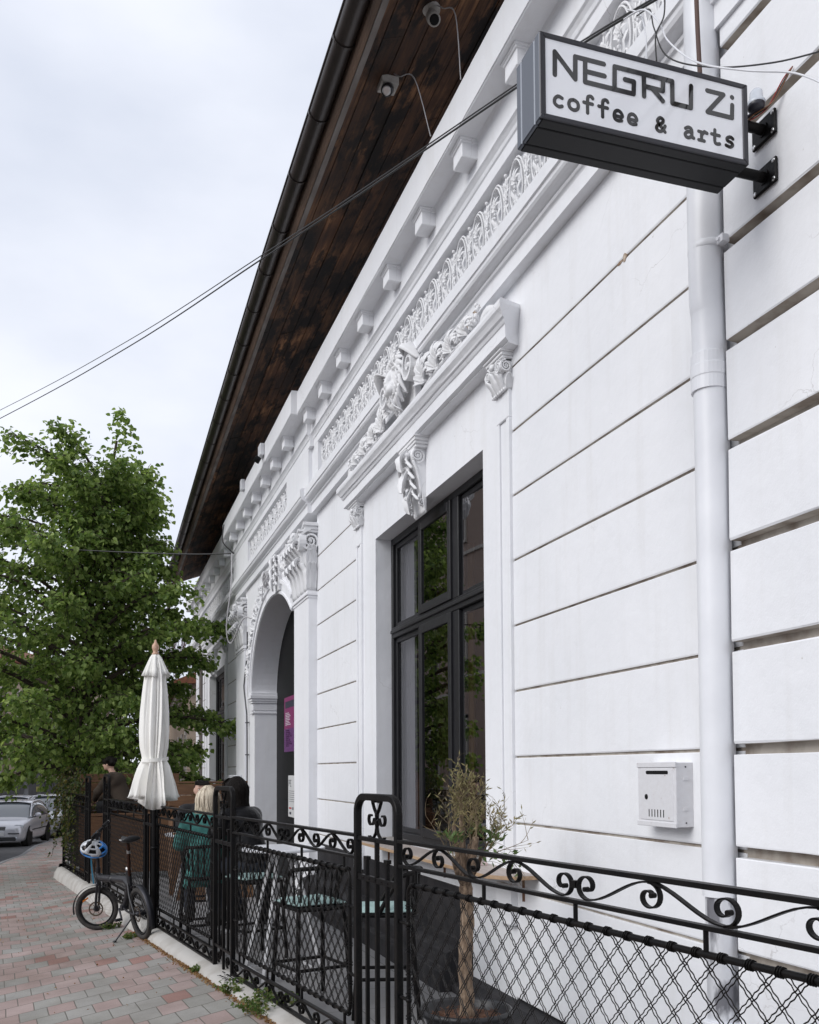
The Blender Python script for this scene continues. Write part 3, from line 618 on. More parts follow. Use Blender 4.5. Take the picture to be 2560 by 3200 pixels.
# window bay: strips, hood, console, relief
HOOD = [(3.0, 4.66), (2.69, 4.665), (2.69, 4.675), (2.655, 4.684), (2.655, 4.775), (2.645, 4.782), (2.635, 4.80), (2.64, 4.81), (2.622, 4.815), (2.615, 4.83), (2.605, 4.845), (2.59, 4.862), (2.585, 4.885), (2.585, 4.91), (2.60, 4.93), (D, 4.955), (3.0, 4.955)]
def window_bay(y0, y1, o0, o1, detail=True):
    mb = MB()
    for a, s_ in ((y0+.0, 1), (y1, -1)):
        e0, e1 = (a, a+s_*.045); f0, f1 = (a+s_*.17, a+s_*.215)
        X = 2.752
        for p_, q_ in ((e0, e1), (f0, f1)): mb.box(X, D+.02, min(p_, q_), max(p_, q_), 1.06, 4.20)
        mb.box(X, D+.02, min(e0, f1), max(e0, f1), 4.20, 4.42); mb.box(X, D+.02, min(e0, f1), max(e0, f1), .9, 1.06)
        mb.box(D-.012, D+.02, min(e1, f0), max(e1, f0), 1.06, 4.2)
        mb.box(X-.03, D+.02, min(a-s_*.02, f1+s_*.02), max(a-s_*.02, f1+s_*.02), .62, .9)
    mb.build('window_surround', M_white, CAFE, bevel=.005)
    mb = MB(); h0, h1 = y0-.24, y1+.24
    n_ = 40; m_ = len(HOOD); vs_ = []
    def inset(x): return min(.19, max(0, (x-2.585)))   # mitre the returns
    for i in range(n_+1):
        t = i/n_
        for k, (x, z) in enumerate(HOOD):
            lo = h0+min(.2, max(0, x-2.585))*.9; hi = h1-min(.2, max(0, x-2.585))*.9
            y = lo+(hi-lo)*t; q = noise.noise_vector(Vector((k*.9, y*3, 2)))*.003
            vs_.append((x+q.x, y, z+q.z))
    mb.add(vs_, [(i*m_+k, (i+1)*m_+k, (i+1)*m_+(k+1) % m_, i*m_+(k+1) % m_) for i in range(n_) for k in range(m_)]+[tuple(range(m_)), tuple(range(n_*m_+m_-1, n_*m_-1, -1))])
    mb.build('window_hood', M_white, CAFE)
    for a, s_ in ((y0, 1), (y1, -1)):
        ya, yb = sorted((a-s_*.0, a+s_*.23)); mb = MB(); yc = (ya+yb)/2; hw = .115
        mb.box(2.735, D+.03, ya, yb, 4.40, 4.62)
        c = mb.build('strip_capital', M_orn, CAFE, bevel=.004); mb = MB()
        for s2 in (-1, 1):
            vy = yc+s2*hw*.80
            volute(mb, (2.705, vy, 4.555), (0, 1, 0), (0, 0, 1), .048, (1, 0, 0), .011, 2.2, PI/2, s2, .05)
            volute(mb, (2.725, yc+s2*(hw+.015), 4.555), (1, 0, 0), (0, 0, 1), .046, (0, 1, 0), .011, 2.2, PI/2, 1, .03)
            acanthus(mb, Vector((2.735, yc+s2*hw*.55, 4.40)), Vector((2.70, yc+s2*hw*.6, 4.46)), Vector((2.665, yc+s2*hw*.75, 4.51)), (0, 1, 0), .035, 2, .4, n=7)
            acanthus(mb, Vector((2.755, yc+s2*hw, 4.40)), Vector((2.75, yc+s2*(hw+.02), 4.46)), Vector((2.74, yc+s2*(hw+.05), 4.50)), (1, 0, 0), .03, 2, .4, n=7)
        acanthus(mb, Vector((2.735, yc, 4.39)), Vector((2.69, yc, 4.47)), Vector((2.655, yc, 4.54)), (0, 1, 0), .045, 3, .4)
        for q in range(7): mb.ball((2.73, ya+.015+q*.033, 4.402), .013, 6, 5)
        mb.ball((2.68, yc, 4.585), (.022, .03, .025), 8, 6)
        mb.build('capital_leaves', M_orn, c, fix=False).modifiers.new('s', 'SOLIDIFY').thickness = .004
        mb = MB()
        for e_, z0, z1 in ((.0, 4.60, 4.617), (.018, 4.617, 4.633), (.03, 4.633, 4.655), (.045, 4.655, 4.668)): mb.box(2.72-e_, D+.02, ya-e_, yb+e_, z0, z1)
        mb.build('abacus', M_orn, c, bevel=.003)
    # central console with acanthus
    yc = (o0+o1)/2+.0; mb = MB()
    S_ = [(D+.01, 4.60), (2.675, 4.60), (2.66, 4.53), (2.69, 4.44), (2.715, 4.34), (2.735, 4.24), (2.75, 4.12), (2.765, 4.02), (D+.01, 4.0)]
    mb.poly([(a_, b_) for a_, b_ in S_], lambda a_, b_, h_: (a_, h_, b_), yc-.15, yc+.15)
    c = mb.build('console', M_orn, CAFE, bevel=.006); mb = MB()
    for s2 in (-1, 1):
        volute(mb, (2.70, yc+s2*.152, 4.51), (1, 0, 0), (0, 0, 1), .07, (0, 1, 0), .014, 2.3, -PI/2, 1, .03)
        volute(mb, (2.75, yc+s2*.13, 4.10), (1, 0, 0), (0, 0, 1), .045, (0, 1, 0), .012, 2.0, PI/2, -1, .03)
        mb.tube(smoothpath([(2.66, yc+s2*.15, 4.47), (2.70, yc+s2*.152, 4.36), (2.735, yc+s2*.14, 4.22), (2.72, yc+s2*.13, 4.13)], 4), .014, 6)
        for q in range(4):
            zz = 4.44-q*.095; xx = 2.67+q*.02
            acanthus(mb, Vector((xx, yc+s2*.01, zz+.07)), Vector((xx-.055, yc+s2*.085, zz+.03)), Vector((xx-.02, yc+s2*.165, zz-.05)), (0, -.5*s2, .9), .05-.005*q, 3, .35)
    acanthus(mb, Vector((2.655, yc, 4.58)), Vector((2.59, yc, 4.50)), Vector((2.60, yc, 4.39)), (0, 1, 0), .075, 3, .45, n=12)
    acanthus(mb, Vector((2.665, yc, 4.42)), Vector((2.62, yc, 4.30)), Vector((2.60, yc, 4.20)), (0, 1, 0), .085, 4, .45, n=12)
    acanthus(mb, Vector((2.70, yc, 4.24)), Vector((2.655, yc, 4.13)), Vector((2.68, yc, 4.01)), (0, 1, 0), .07, 3, .45, n=12)
    mb.ball((2.635, yc, 4.535), (.045, .075, .045), 10, 8)
    for q in range(4): mb.ball((2.655+.014*q, yc+(-1)**q*.012, 4.16-.05*q), .026-.004*q, 7, 5)
    mb.build('console_leaves', M_orn, c, fix=False).modifiers.new('s', 'SOLIDIFY').thickness = .007
    mb = MB()
    for e_, z0, z1 in ((.0, 4.575, 4.60), (.02, 4.60, 4.625), (.035, 4.625, 4.655), (.05, 4.655, 4.668)): mb.box(2.67-e_*.6, D+.02, yc-.2-e_, yc+.2+e_, z0, z1)
    mb.build('console_cap', M_orn, c, bevel=.003)
    # lion mask and scrolling leaves on the hood
    mb = MB(); X = 2.66; zc = 5.22; yc = 8.12 if y0 < 10 else (y0+y1)/2
    mb.box(2.66, 2.72, yc-.25, yc+.25, 4.93, 5.38)
    mb.ball((X-.05, yc, zc+.04), (.11, .13, .16), 14, 10)
    mb.ball((X-.13, yc, zc-.06), (.075, .075, .075), 12, 9)             # muzzle
    mb.tube([(X-.13, yc, zc+.10), (X-.165, yc, zc+.03), (X-.19, yc, zc-.03)], [.035, .036, .034], 8)      # nose bridge
    mb.ball((X-.19, yc, zc-.045), (.026, .042, .024), 8, 6)
    for s2 in (-1, 1):
        mb.ball((X-.16, yc+s2*.04, zc-.085), (.045, .045, .04), 10, 8)
        mb.ball((X-.125, yc+s2*.065, zc+.105), (.04, .05, .022), 8, 6)   # brow
        mb.ball((X-.125, yc+s2*.06, zc+.07), (.018, .02, .016), 8, 6)
        mb.ball((X-.06, yc+s2*.12, zc+.16), (.03, .04, .04), 8, 6)     # ears
    mb.ball((X-.12, yc, zc-.155), (.04, .04, .025), 8, 6)
    lion = mb.build('lion_relief' if detail else 'leaf_relief', M_orn, CAFE, remesh=.0085 if detail else .02, smooth_it=1)
    mb = MB(); rnd = random.Random(5)
    for s2 in (-1, 1):
        for lay, (k0, k1, n2) in enumerate(((.72, 1.5, 9), (.62, 1.15, 8))):
            for q in range(n2):
                a0 = R(105-q*(215/n2)+lay*10); ry, rz = .155, .175; j = rnd.uniform(.9, 1.15)
                p0 = Vector((X-.10+.01*lay, yc+s2*math.cos(a0)*ry*k0, zc+.03+math.sin(a0)*rz*k0)); p1 = Vector((X-.13-.02*lay, yc+s2*math.cos(a0)*ry*(k0+k1)*.55, zc+.02+math.sin(a0)*rz*(k0+k1)*.55))
                p2 = Vector((X-.06, yc+s2*math.cos(a0-.35)*ry*k1*j, zc+math.sin(a0-.35)*rz*k1*j)); acanthus(mb, p0, p1, p2, (0, -math.sin(a0)*s2, math.cos(a0)), .042, 1, .5, n=8)
        # great scroll beside the head, then leafy rinceau diminishing outwards
        volute(mb, (X-.06, yc+s2*.37, zc+.02), (0, 1, 0), (0, 0, 1), .17, (1, 0, 0), .035, 1.6, PI*.5, s2, .11)
        acanthus(mb, Vector((X-.02, yc+s2*.22, zc+.14)), Vector((X-.12, yc+s2*.36, zc+.21)), Vector((X-.05, yc+s2*.52, zc+.02)), (1, 0, .4), .08, 1, .3, n=12)
        for q in range(4):
            by = yc+s2*(.66+.33*q); hgt = .34*(1-.16*q); zz = 4.95
            volute(mb, (X-.035, by+s2*.07, zz+hgt*.38), (0, 1, 0), (0, 0, 1), hgt*.34, (1, 0, 0), .016, 1.9, R(230) if s2 > 0 else R(310), -s2, .05)
            for g in range(7):
                a0 = R(10+25*g); lx = hgt*rnd.uniform(.55, .75); c0 = Vector((X-.03, by-s2*.06, zz+hgt*.22))
                acanthus(mb, c0, c0+Vector((-.05, math.cos(a0)*lx*.6, math.sin(a0)*lx*.6)), c0+Vector((-.01, math.cos(a0)*lx, math.sin(a0)*lx)), (0, -math.sin(a0), math.cos(a0)), hgt*.12, 3, .4, n=8)
            for g in range(6): mb.ball((X-.05-.01*(g % 2), by+s2*.16+rnd.uniform(-.035, .035), zz+.03+g*.02), .017, 6, 5)
            for g in range(5): a0 = 2*PI*g/5; mb.ball((X-.06, by+s2*.07+.024*math.cos(a0), zz+hgt*.38+.024*math.sin(a0)), .015, 6, 4)
        mb.tube(smoothpath([(X, yc+s2*.45, 4.965), (X-.03, yc+s2*1.0, 4.985), (X-.02, yc+s2*1.5, 4.97), (X-.01, yc+s2*1.95, 4.95)], 5), [.024-.0007*i for i in range(16)], 6)
        acanthus(mb, Vector((X-.02, yc+s2*1.8, 4.96)), Vector((X-.03, yc+s2*1.95, 4.99)), Vector((X-.01, yc+s2*2.1, 4.95)), (0, 0, 1), .03, 1, .3)
    mb.build('mane_and_leaves', M_orn, lion, fix=False).modifiers.new('s', 'SOLIDIFY').thickness = .007
window_bay(6.08, 10.26, 6.62, 9.56)
window_bay(21.5, 25.75, 22.05, 25.1, False)
# leaf relief in the arch spandrels
mb = MB(); rnd = random.Random(8)
for q in range(13):
    t = R(14+q*8.6); e_ = .42+.05*math.sin(q*2.1); cy_, cz_ = AY+(AA+e_)*math.cos(t), AZ+(AB+e_)*math.sin(t)
    if cz_ > 4.98 or cz_ < 3.4: continue
    for g in range(5):
        a0 = rnd.uniform(0, 6.28); L_ = rnd.uniform(.12, .20); c0 = Vector((AX-.005, cy_, cz_))
        acanthus(mb, c0, c0+Vector((-.09, math.cos(a0)*L_*.6, math.sin(a0)*L_*.6)), c0+Vector((-.03, math.cos(a0)*L_, math.sin(a0)*L_)), (0, -math.sin(a0), math.cos(a0)), .055, 3, .4, n=8)
    mb.ball((AX-.07, cy_, cz_), .04, 7, 6)
sp = mb.build('spandrel_relief', M_orn, CAFE, fix=False); sp.modifiers.new('s', 'SOLIDIFY').thickness = .012
mb = MB()      # keystone
mb.poly([(AY-.80, 4.44), (AY-.46, 4.44), (AY-.42, 4.98), (AY-.84, 4.98)], lambda a_, b_, h_: (h_, a_, b_), 2.60, 2.74)
ks = mb.build('keystone', M_orn, CAFE, bevel=.01); mb = MB()
for q in range(3):
    for s_ in (-1, 1): acanthus(mb, Vector((2.60, AY-.63, 4.95-q*.14)), Vector((2.53, AY-.63+s_*.12, 4.92-q*.14)), Vector((2.57, AY-.63+s_*.22, 4.78-q*.14)), (0, .5, s_*-.8), .07, 3, .4)
    acanthus(mb, Vector((2.60, AY-.63, 4.98-q*.16)), Vector((2.52, AY-.63, 4.90-q*.16)), Vector((2.54, AY-.63, 4.76-q*.16)), (0, 1, 0), .09, 3, .45)
mb.build('keystone_leaves', M_orn, ks, fix=False).modifiers.new('s', 'SOLIDIFY').thickness = .01

# windows
def window(o0, o1, posts, tz=(3.08, 3.19), x=WX, vent=True):
    wf = MB()
    wf.box(x, x+.08, o0, o0+.06, 1.0, 4.14); wf.box(x, x+.08, o1-.06, o1, 1.0, 4.14)
    wf.box(x+.001, x+.079, o0+.06, o1-.06, 4.07, 4.14); wf.box(x+.001, x+.079, o0+.06, o1-.06, 1.0, 1.07)
    wf.box(x-.01, x+.085, o0+.06, o1-.06, tz[0], tz[1]); wf.box(x-.03, x, o0+.06, o1-.06, tz[0]+.045, tz[0]+.08)
    for a, b in posts:
        wf.box(x-.006, x+.075, a, b, 1.07, tz[0]); wf.box(x-.006, x+.075, a, b, tz[1], 4.07)
    W = wf.build('window', M_frame, CAFE, bevel=.006)
    edges = [o0+.06]+[q for ab in sorted(posts) for q in ab]+[o1-.06]
    lights = [(edges[2*i], edges[2*i+1]) for i in range(len(edges)//2)]
    for k, (a, b) in enumerate(lights):
        for z0, z1 in ((1.07, tz[0]), (tz[1], 4.07)):
            sash = MB(); e_ = .045 if k != 1 else .075; px = x+.03 if k != 1 else x-.028
            sash.box(px, px+.035, a-.0, a+e_, z0, z1); sash.box(px, px+.035, b-e_, b, z0, z1)
            sash.box(px, px+.034, a+e_, b-e_, z0, z0+e_*1.1); sash.box(px, px+.034, a+e_, b-e_, z1-e_*1.1, z1)
            S_ = sash.build('sash', M_frame, W, bevel=.004)
            ti = .023 if (k == 0 and o0 < 10) else 0     # the nearest casement stands slightly ajar
            g = MB(); g.add([(px+.016+ti, a+e_-.005, z0+e_-.005), (px+.016-ti, b-e_+.005, z0+e_-.005), (px+.016-ti, b-e_+.005, z1-e_+.005), (px+.016+ti, a+e_-.005, z1-e_+.005)], [(0,1,2,3)])
            g.build('pane', M_glass, S_, fix=False)
    return W
W1 = window(6.62, 9.56, ((8.58, 8.66), (7.58, 7.72)))
window(22.05, 25.1, ((24.1, 24.2), (23.0, 23.12)))
mb = MB(); mb.box(2.80, 2.95, 6.62, 9.56, .98, 1.004); mb.build('window_sill', mat('stone_sill', (.33, .31, .29), rough=.8, c2=(.25, .23, .21), nscale=12, bump=.3), W1, bevel=.004)
# dim room behind the glass
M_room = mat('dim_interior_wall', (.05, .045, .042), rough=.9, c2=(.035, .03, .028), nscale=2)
M_curtain = mat('grey_curtain', (.17, .17, .18), rough=.9)
M_yel = mat('mustard_curtain', (.34, .21, .06), rough=.9)
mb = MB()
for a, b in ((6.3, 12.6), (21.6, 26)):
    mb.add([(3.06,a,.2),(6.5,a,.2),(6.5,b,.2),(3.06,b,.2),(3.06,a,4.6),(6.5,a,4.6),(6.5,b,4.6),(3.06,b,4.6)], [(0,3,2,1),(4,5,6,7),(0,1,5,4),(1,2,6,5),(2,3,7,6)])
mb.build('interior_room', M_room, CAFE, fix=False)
mb = MB(); P = []
for (y0, y1, x0) in ((9.16, 9.52, 3.10), ):
    for i in range(25):
        t = i/24; P.append((x0+.02*math.sin(t*30), y0+(y1-y0)*t))
mb.add([(x, y, .9) for x, y in P]+[(x, y, 4.2) for x, y in P], [(i, i+1, 25+i+1, 25+i) for i in range(24)], 0, True)
mb.build('curtain', M_curtain, CAFE, fix=False)
mb = MB()
for y0, y1, x0 in ((10.35, 10.75, 3.9), (9.6, 9.9, 3.9), (12.0, 12.4, 4.2)):
    P = [(x0+.03*math.sin(i*1.3), y0+(y1-y0)*i/20) for i in range(21)]
    mb.add([(x, y, .3) for x, y in P]+[(x, y, 4.2) for x, y in P], [(i, i+1, 21+i+1, 21+i) for i in range(20)], 0, True)
o = mb.build('curtain', M_yel, CAFE, fix=False); o['label'] = 'mustard yellow curtain deep in the room'

# ------------------------------------------------------------------ roof
def ez(y): return 7.44 if y < 11 else 7.44-.030*(y-11)-.0008*(y-11)**2          # eave height sags along the street
ROOFY0, ROOFY1 = -1.5, 26.0
RF = MB(); board_e = lin(1.90, 3.3, 8)

for i in range(8):
    xa, xb = board_e[i]+.004, board_e[i+1]-.004
    # boards are laid in lengths, each a little off its neighbour
    rnd = random.Random(i); y = ROOFY0
    while y < ROOFY1:
        L_ = rnd.uniform(3.2, 5.4); ye = min(y+L_, ROOFY1); dz = rnd.uniform(-.004, .004)
        n_ = max(2, int((ye-y)/.8)); vs_ = []
        for j in range(n_+1):
            yy = y+.003+(ye-y-.006)*j/n_
            for (x, up) in ((xa, 0), (xb, 0), (xb, .022), (xa, .022)):
                vs_.append((x, yy, ez(yy)-.10+(x-1.9)*.36+dz+up))
        RF.add(vs_, [(j*4+k, (j+1)*4+k, (j+1)*4+(k+1) % 4, j*4+(k+1) % 4) for j in range(n_) for k in range(4)]+[(0,1,2,3), (n_*4+3, n_*4+2, n_*4+1, n_*4)])
        y = ye
roof = RF.build('soffit', M_soffit, CAFE, fix=True)
mb = MB()
def run(mb, sec, y0, y1, step, smooth=False, closed=True):
    n_ = int((y1-y0)/step); m_ = len(sec); V = []
    for j in range(n_+1):
        yy = y0+(y1-y0)*j/n_
        V += [(x, yy, z+ez(yy)) for x, z in sec]
    mb.add(V, [(j*m_+k, (j+1)*m_+k, (j+1)*m_+(k+1) % m_, j*m_+(k+1) % m_) for j in range(n_) for k in range(m_ if closed else m_-1)], 0, smooth)
    if closed: mb.add(V[:m_], [tuple(range(m_))]); mb.add(V[-m_:], [tuple(range(m_-1, -1, -1))])
run(mb, [(1.885, -.10), (1.90, -.125), (1.932, -.125), (1.932, .03), (1.885, .03)], ROOFY0, ROOFY1, 1)
run(mb, [(1.84, .03), (6.5, 1.75), (6.5, 1.80), (1.84, .09)], ROOFY0, ROOFY1, 1)
mb.build('fascia_board', mat('grey_brown_fascia', (.20, .13, .09), rough=.8, c2=(.11, .075, .055), nscale=6, stretch=(1, .3, 1)), CAFE)
mb = MB(); run(mb, [(1.940, -.118), (1.995, -.098), (1.995, -.07), (1.940, -.07)], ROOFY0, ROOFY1, 1); mb.build('edge_batten', mat('silvered_batten', (.22, .20, .185), rough=.85, c2=(.12, .10, .09), nscale=7, stretch=(1, .3, 1)), CAFE)
mb = MB()
run(mb, [(1.80+.088*math.cos(a), .0+.088*math.sin(a)) for a in lin(PI, 2*PI, 10)]+[(1.80+.083*math.cos(a), .0+.083*math.sin(a)) for a in lin(2*PI, PI, 10)], ROOFY0, ROOFY1, 1, True)
run(mb, [(1.712+.011*math.cos(a), .005+.011*math.sin(a)) for a in lin(0, 2*PI, 7)[:-1]], ROOFY0, ROOFY1, 1, True)
gut = mb.build('gutter', M_gutter, CAFE)
mb = MB()
y = ROOFY0+.4
while y < ROOFY1:
    P = [(1.80+.094*math.cos(a), y, ez(y)+.094*math.sin(a)) for a in lin(PI, 2*PI, 12)]+[(1.895, y, ez(y)+.03)]
    mb.ribbon(P, (0, 1, 0), .028, .005); y += .9
mb.build('gutter_bracket', M_gutter, gut)
# gutter outlet and sloping pipe at the far corner
mb = MB(); ye = 25.9
mb.tube(smoothpath([(1.80, ye, ez(ye)-.05), (1.80, ye, ez(ye)-.5), (1.82, ye, ez(ye)-.95), (2.1, ye+.15, ez(ye)-1.2), (2.62, ye+.4, ez(ye)-1.55), (2.68, ye+.4, ez(ye)-1.9), (2.68, ye+.4, .2)], 6), .05, 10)
mb.build('drainpipe', mat('grey_brown_drainpipe', (.14, .12, .11), rough=.5), CAFE)

# big white downpipe at the near end
mb = MB(); bx, by = 2.695, 3.69
P = [(bx-.012, by, 7.2), (bx-.012, by, 4.2), (bx, by, 3.75), (bx+.006, by, 3.0), (bx+.004, by, 1.12)]
P = smoothpath(P, 6)
mb.tube(P, .079, 28)
mb.tube([(bx+.004, by, 1.15), (bx+.006, by, .7), (bx+.004, by, -.05)], .068, 24, mi=1)
mb.lathe([(.078, -.115), (.0835, -.115), (.0835, -.055), (.086, -.05), (.086, .0), (.0835, .005), (.0835, .055), (.078, .06)], (bx-.002, by, 3.56), 28, smooth=False)
o = mb.build('downpipe', [M_pipe, mat('scuffed_zinc_pipe', (.20, .20, .22), rough=.5, metal=.4, c2=(.72, .73, .76), nscale=9, ndet=9, lo=.38, hi=.46, stretch=(1, 1, .35), bump=.4, bscale=30)], CAFE)
mb = MB()
for z in (4.12, .55):
    mb.lathe([(.080, -.016), (.088, -.016), (.088, .016), (.080, .016)], (bx-.002, by, z), 28)
    mb.box(bx-.01, bx+.03, by-.125, by-.078, z-.018, z+.018)
    mb.tube([(bx-.02, by-.10, z), (bx+.04, by-.10, z)], .009, 8)
mb.build('pipe_clamp', M_pipe, o, bevel=.002)

mb = MB()
for (x_, y_, z_, a_, b_) in ((2.699, 6.55, 5.16, .10, .022), (2.702, 6.72, 5.128, .05, .02), (2.7787, 4.55, 4.555, .022, .022), (2.7787, 4.60, 4.548, .03, .009)):
    P = []
    for k in range(11): t = 2*PI*k/11; r_ = 1+.5*noise.noise(Vector((k*1.7, y_, z_))); P.append((y_+a_*math.cos(t)*r_, z_+b_*math.sin(t)*r_))
    mb.poly(P, lambda a, b, h: (h, a, b), x_-.002, x_+.004)
mb.build('bare_plaster_patch', mat('bare_brown_plaster', (.20, .12, .07), rough=.95, c2=(.50, .42, .34), nscale=30, bump=.8, bscale=60), CAFE)
# ================================================================== HANGING SIGN
SG = thing('hanging_sign', 'black-framed lightbox sign reading NEGRU Zi coffee & arts, on two wall arms', 'sign', (2.72, 3.3, 4.36)); SO = Vector((2.72, 3.3, 4.36))
def loc(mb):
    return mb
class LMB(MB):
    """mesh builder in world coordinates, stored relative to an origin"""
    def __init__(s, o): super().__init__(); s.o = Vector(o)
    def build(s, *a, **k):
        s.v = [tuple(Vector(v)-s.o) for v in s.v]; return super().build(*a, **k)
X0, X1, Z0, Z1, Y0, Y1 = 1.592, 2.545, 4.193, 4.536, 3.2, 3.40
mb = LMB(SO)
mb.box(X0+.006, X1-.006, Y0+.006, Y1-.006, Z0+.006, Z1-.006)
SB = mb.build('case', M_signdark, SG, bevel=.003)
mb = LMB(SO)   # aluminium profile rails with a groove
for y0, y1 in ((Y0-.004, Y0+.038), (Y0+.043, Y1-.043), (Y1-.038, Y1+.004)):
    mb.box(X0-.001, X0+.02, y0, y1, Z0+.0, Z1)
for y0, y1 in ((Y0+.038, Y1-.038),):
    mb.box(X0+.002, X1, y0, y1, Z0+.002, Z0+.01)
mb.build('end_cap', M_signframe, SG, bevel=.004)
mb = LMB(SO)
def mitre(mb, y0, y1):
    a, b = .026, .021
    for (p, q, r_, s_) in (((X0,Z0),(X1,Z0),(X1-a,Z0+b),(X0+a,Z0+b)), ((X1,Z0),(X1,Z1),(X1-a,Z1-b),(X1-a,Z0+b)), ((X1,Z1),(X0,Z1),(X0+a,Z1-b),(X1-a,Z1-b)), ((X0,Z1),(X0,Z0),(X0+a,Z0+b),(X0+a,Z1-b))):
        mb.poly([p, q, r_, s_], lambda x, z, y: (x, y, z), y0, y1)
mitre(mb, Y0-.006, Y0+.012); mb.build('face_frame', M_facefr, SG, bevel=.003)
mb = LMB(SO); mb.box(X0+.02, X1-.02, Y0-.001, Y0+.004, Z0+.018, Z1-.018)
FACE = mb.build('face_panel', M_signface, SG)
mb = LMB(SO)   # bottom rails
for y0, y1 in ((Y0+.0, Y0+.045), (Y0+.05, Y1-.05), (Y1-.045, Y1)): mb.box(X0+.012, X1-.004, y0, y1, Z0-.004, Z0+.008)
mb.build('bottom_rail', M_signdark, SG, bevel=.003)
STROKES = {
'NEGRU' : [[(1.6578, 4.3779), (1.659, 4.469), (1.7458, 4.3797), (1.7471, 4.4698), (1.8727, 4.4698)], [(1.7902, 4.4667), (1.7889, 4.3779)], [(1.7895, 4.4215), (1.8749, 4.4215)], [(1.7888, 4.3779), (2.0041, 4.3779), (2.0068, 4.4275), (1.9663, 4.428)], [(1.9181, 4.3779), (1.9208, 4.4698), (2.1835, 4.4698), (2.1829, 4.3790), (2.2696, 4.3790), (2.2721, 4.4697)], [(2.0521, 4.3793), (2.0519, 4.466)], [(2.0528, 4.4201), (2.139, 4.4201), (2.1411, 4.469)], [(2.0891, 4.4202), (2.1381, 4.3778)]],
'Zi' : [[(2.3501, 4.4697), (2.4283, 4.4697), (2.3494, 4.3800), (2.4679, 4.3800), (2.4705, 4.4344)], [(2.4700, 4.4679), (2.4708, 4.4677)]] ,
'c' : [[(1.6878, 4.2905), (1.6708, 4.2943), (1.6565, 4.2815), (1.6564, 4.2635), (1.6725, 4.254), (1.6873, 4.2582)]] ,
'o' : [[(1.7372, 4.295), (1.7217, 4.2889), (1.7168, 4.2740), (1.7224, 4.2598), (1.7376, 4.2542), (1.7530, 4.2601), (1.7577, 4.2747), (1.7525, 4.2889), (1.7372, 4.295)]] ,
'f' : [[(1.8214, 4.3183), (1.8152, 4.3244), (1.8048, 4.3232), (1.7988, 4.3123), (1.798, 4.2555)], [(1.7825, 4.2955), (1.8194, 4.2951)]] ,
'f2' : [[(1.8878, 4.3181), (1.8821, 4.3244), (1.8715, 4.3231), (1.8649, 4.311), (1.864, 4.2544)], [(1.8478, 4.2939), (1.8857, 4.2939)]] ,
'e' : [[(1.9164, 4.2716), (1.9500, 4.2716), (1.9479, 4.2864), (1.935, 4.2944), (1.9208, 4.2886), (1.9152, 4.2713), (1.9203, 4.2574), (1.9347, 4.2536), (1.9488, 4.257)]] ,
'e2' : [[(1.9802, 4.2712), (2.0148, 4.2712), (2.0126, 4.2859), (1.9997, 4.2939), (1.9853, 4.2881), (1.9796, 4.2708), (1.9847, 4.2568), (1.9993, 4.2529), (2.0135, 4.2564)]] ,
'amp' : [[(2.1467, 4.2523), (2.1156, 4.2851), (2.1141, 4.2974), (2.1254, 4.3067), (2.1379, 4.3015), (2.1352, 4.2879), (2.1126, 4.2734), (2.1074, 4.2602), (2.1172, 4.2507), (2.1338, 4.2554), (2.1474, 4.2766)]] ,
'a' : [[(2.2428, 4.2884), (2.2577, 4.2957), (2.2716, 4.2884), (2.2729, 4.2601), (2.2813, 4.2553)], [(2.2724, 4.2771), (2.2551, 4.2770), (2.2414, 4.2664), (2.2462, 4.2534), (2.2602, 4.2534), (2.2721, 4.2625)]] ,
'r' : [[(2.3052, 4.2894), (2.319, 4.2885), (2.3182, 4.2536)], [(2.305, 4.2535), (2.3314, 4.2536)], [(2.3187, 4.2757), (2.3323, 4.2924), (2.3448, 4.2884)]] ,
't' : [[(2.3833, 4.3114), (2.3821, 4.2633), (2.3908, 4.254), (2.4048, 4.2566)], [(2.367, 4.2914), (2.4044, 4.2909)]] ,
's' : [[(2.4703, 4.2911), (2.4576, 4.2964), (2.4421, 4.2892), (2.4441, 4.2782), (2.4615, 4.2736), (2.4684, 4.2637), (2.4564, 4.2540), (2.4362, 4.2577)]]}
def stroke(mb, pts, wd, y):
    k = 0
    for i in range(len(pts)-1):
        a, b = Vector(pts[i]), Vector(pts[i+1]); d = (b-a)
        if d.length < 1e-6: continue
        d.normalize(); n_ = Vector((-d.y, d.x))*wd/2
        yy = y-.0004-.00012*((i*3) % 7)
        an = math.atan2(n_.y, n_.x)
        pl_ = [(b.x+math.cos(an+PI+t)*wd/2, b.y+math.sin(an+PI+t)*wd/2) for t in lin(0, PI, 8)]+[(a.x+math.cos(an+t)*wd/2, a.y+math.sin(an+t)*wd/2) for t in lin(0, PI, 8)]
        mb.poly(pl_, lambda x, z, h: (x, h, z), yy, y+.001)
for k, v in STROKES.items():
    mb = LMB(SO)
    for j, st in enumerate(v):
        if k not in ('NEGRU', 'Zi'):
            sp_ = smoothpath([(a, b, 0) for a, b in st], 4) if len(st) > 3 else [Vector((a, b, 0)) for a, b in st]
            st = [(p_.x, p_.y) for p_ in sp_]
        stroke(mb, st, .0195 if k in ('NEGRU', 'Zi') else .0142, Y0-.0016-.0009*j/3)
    mb.build('lettering', M_letter, FACE)
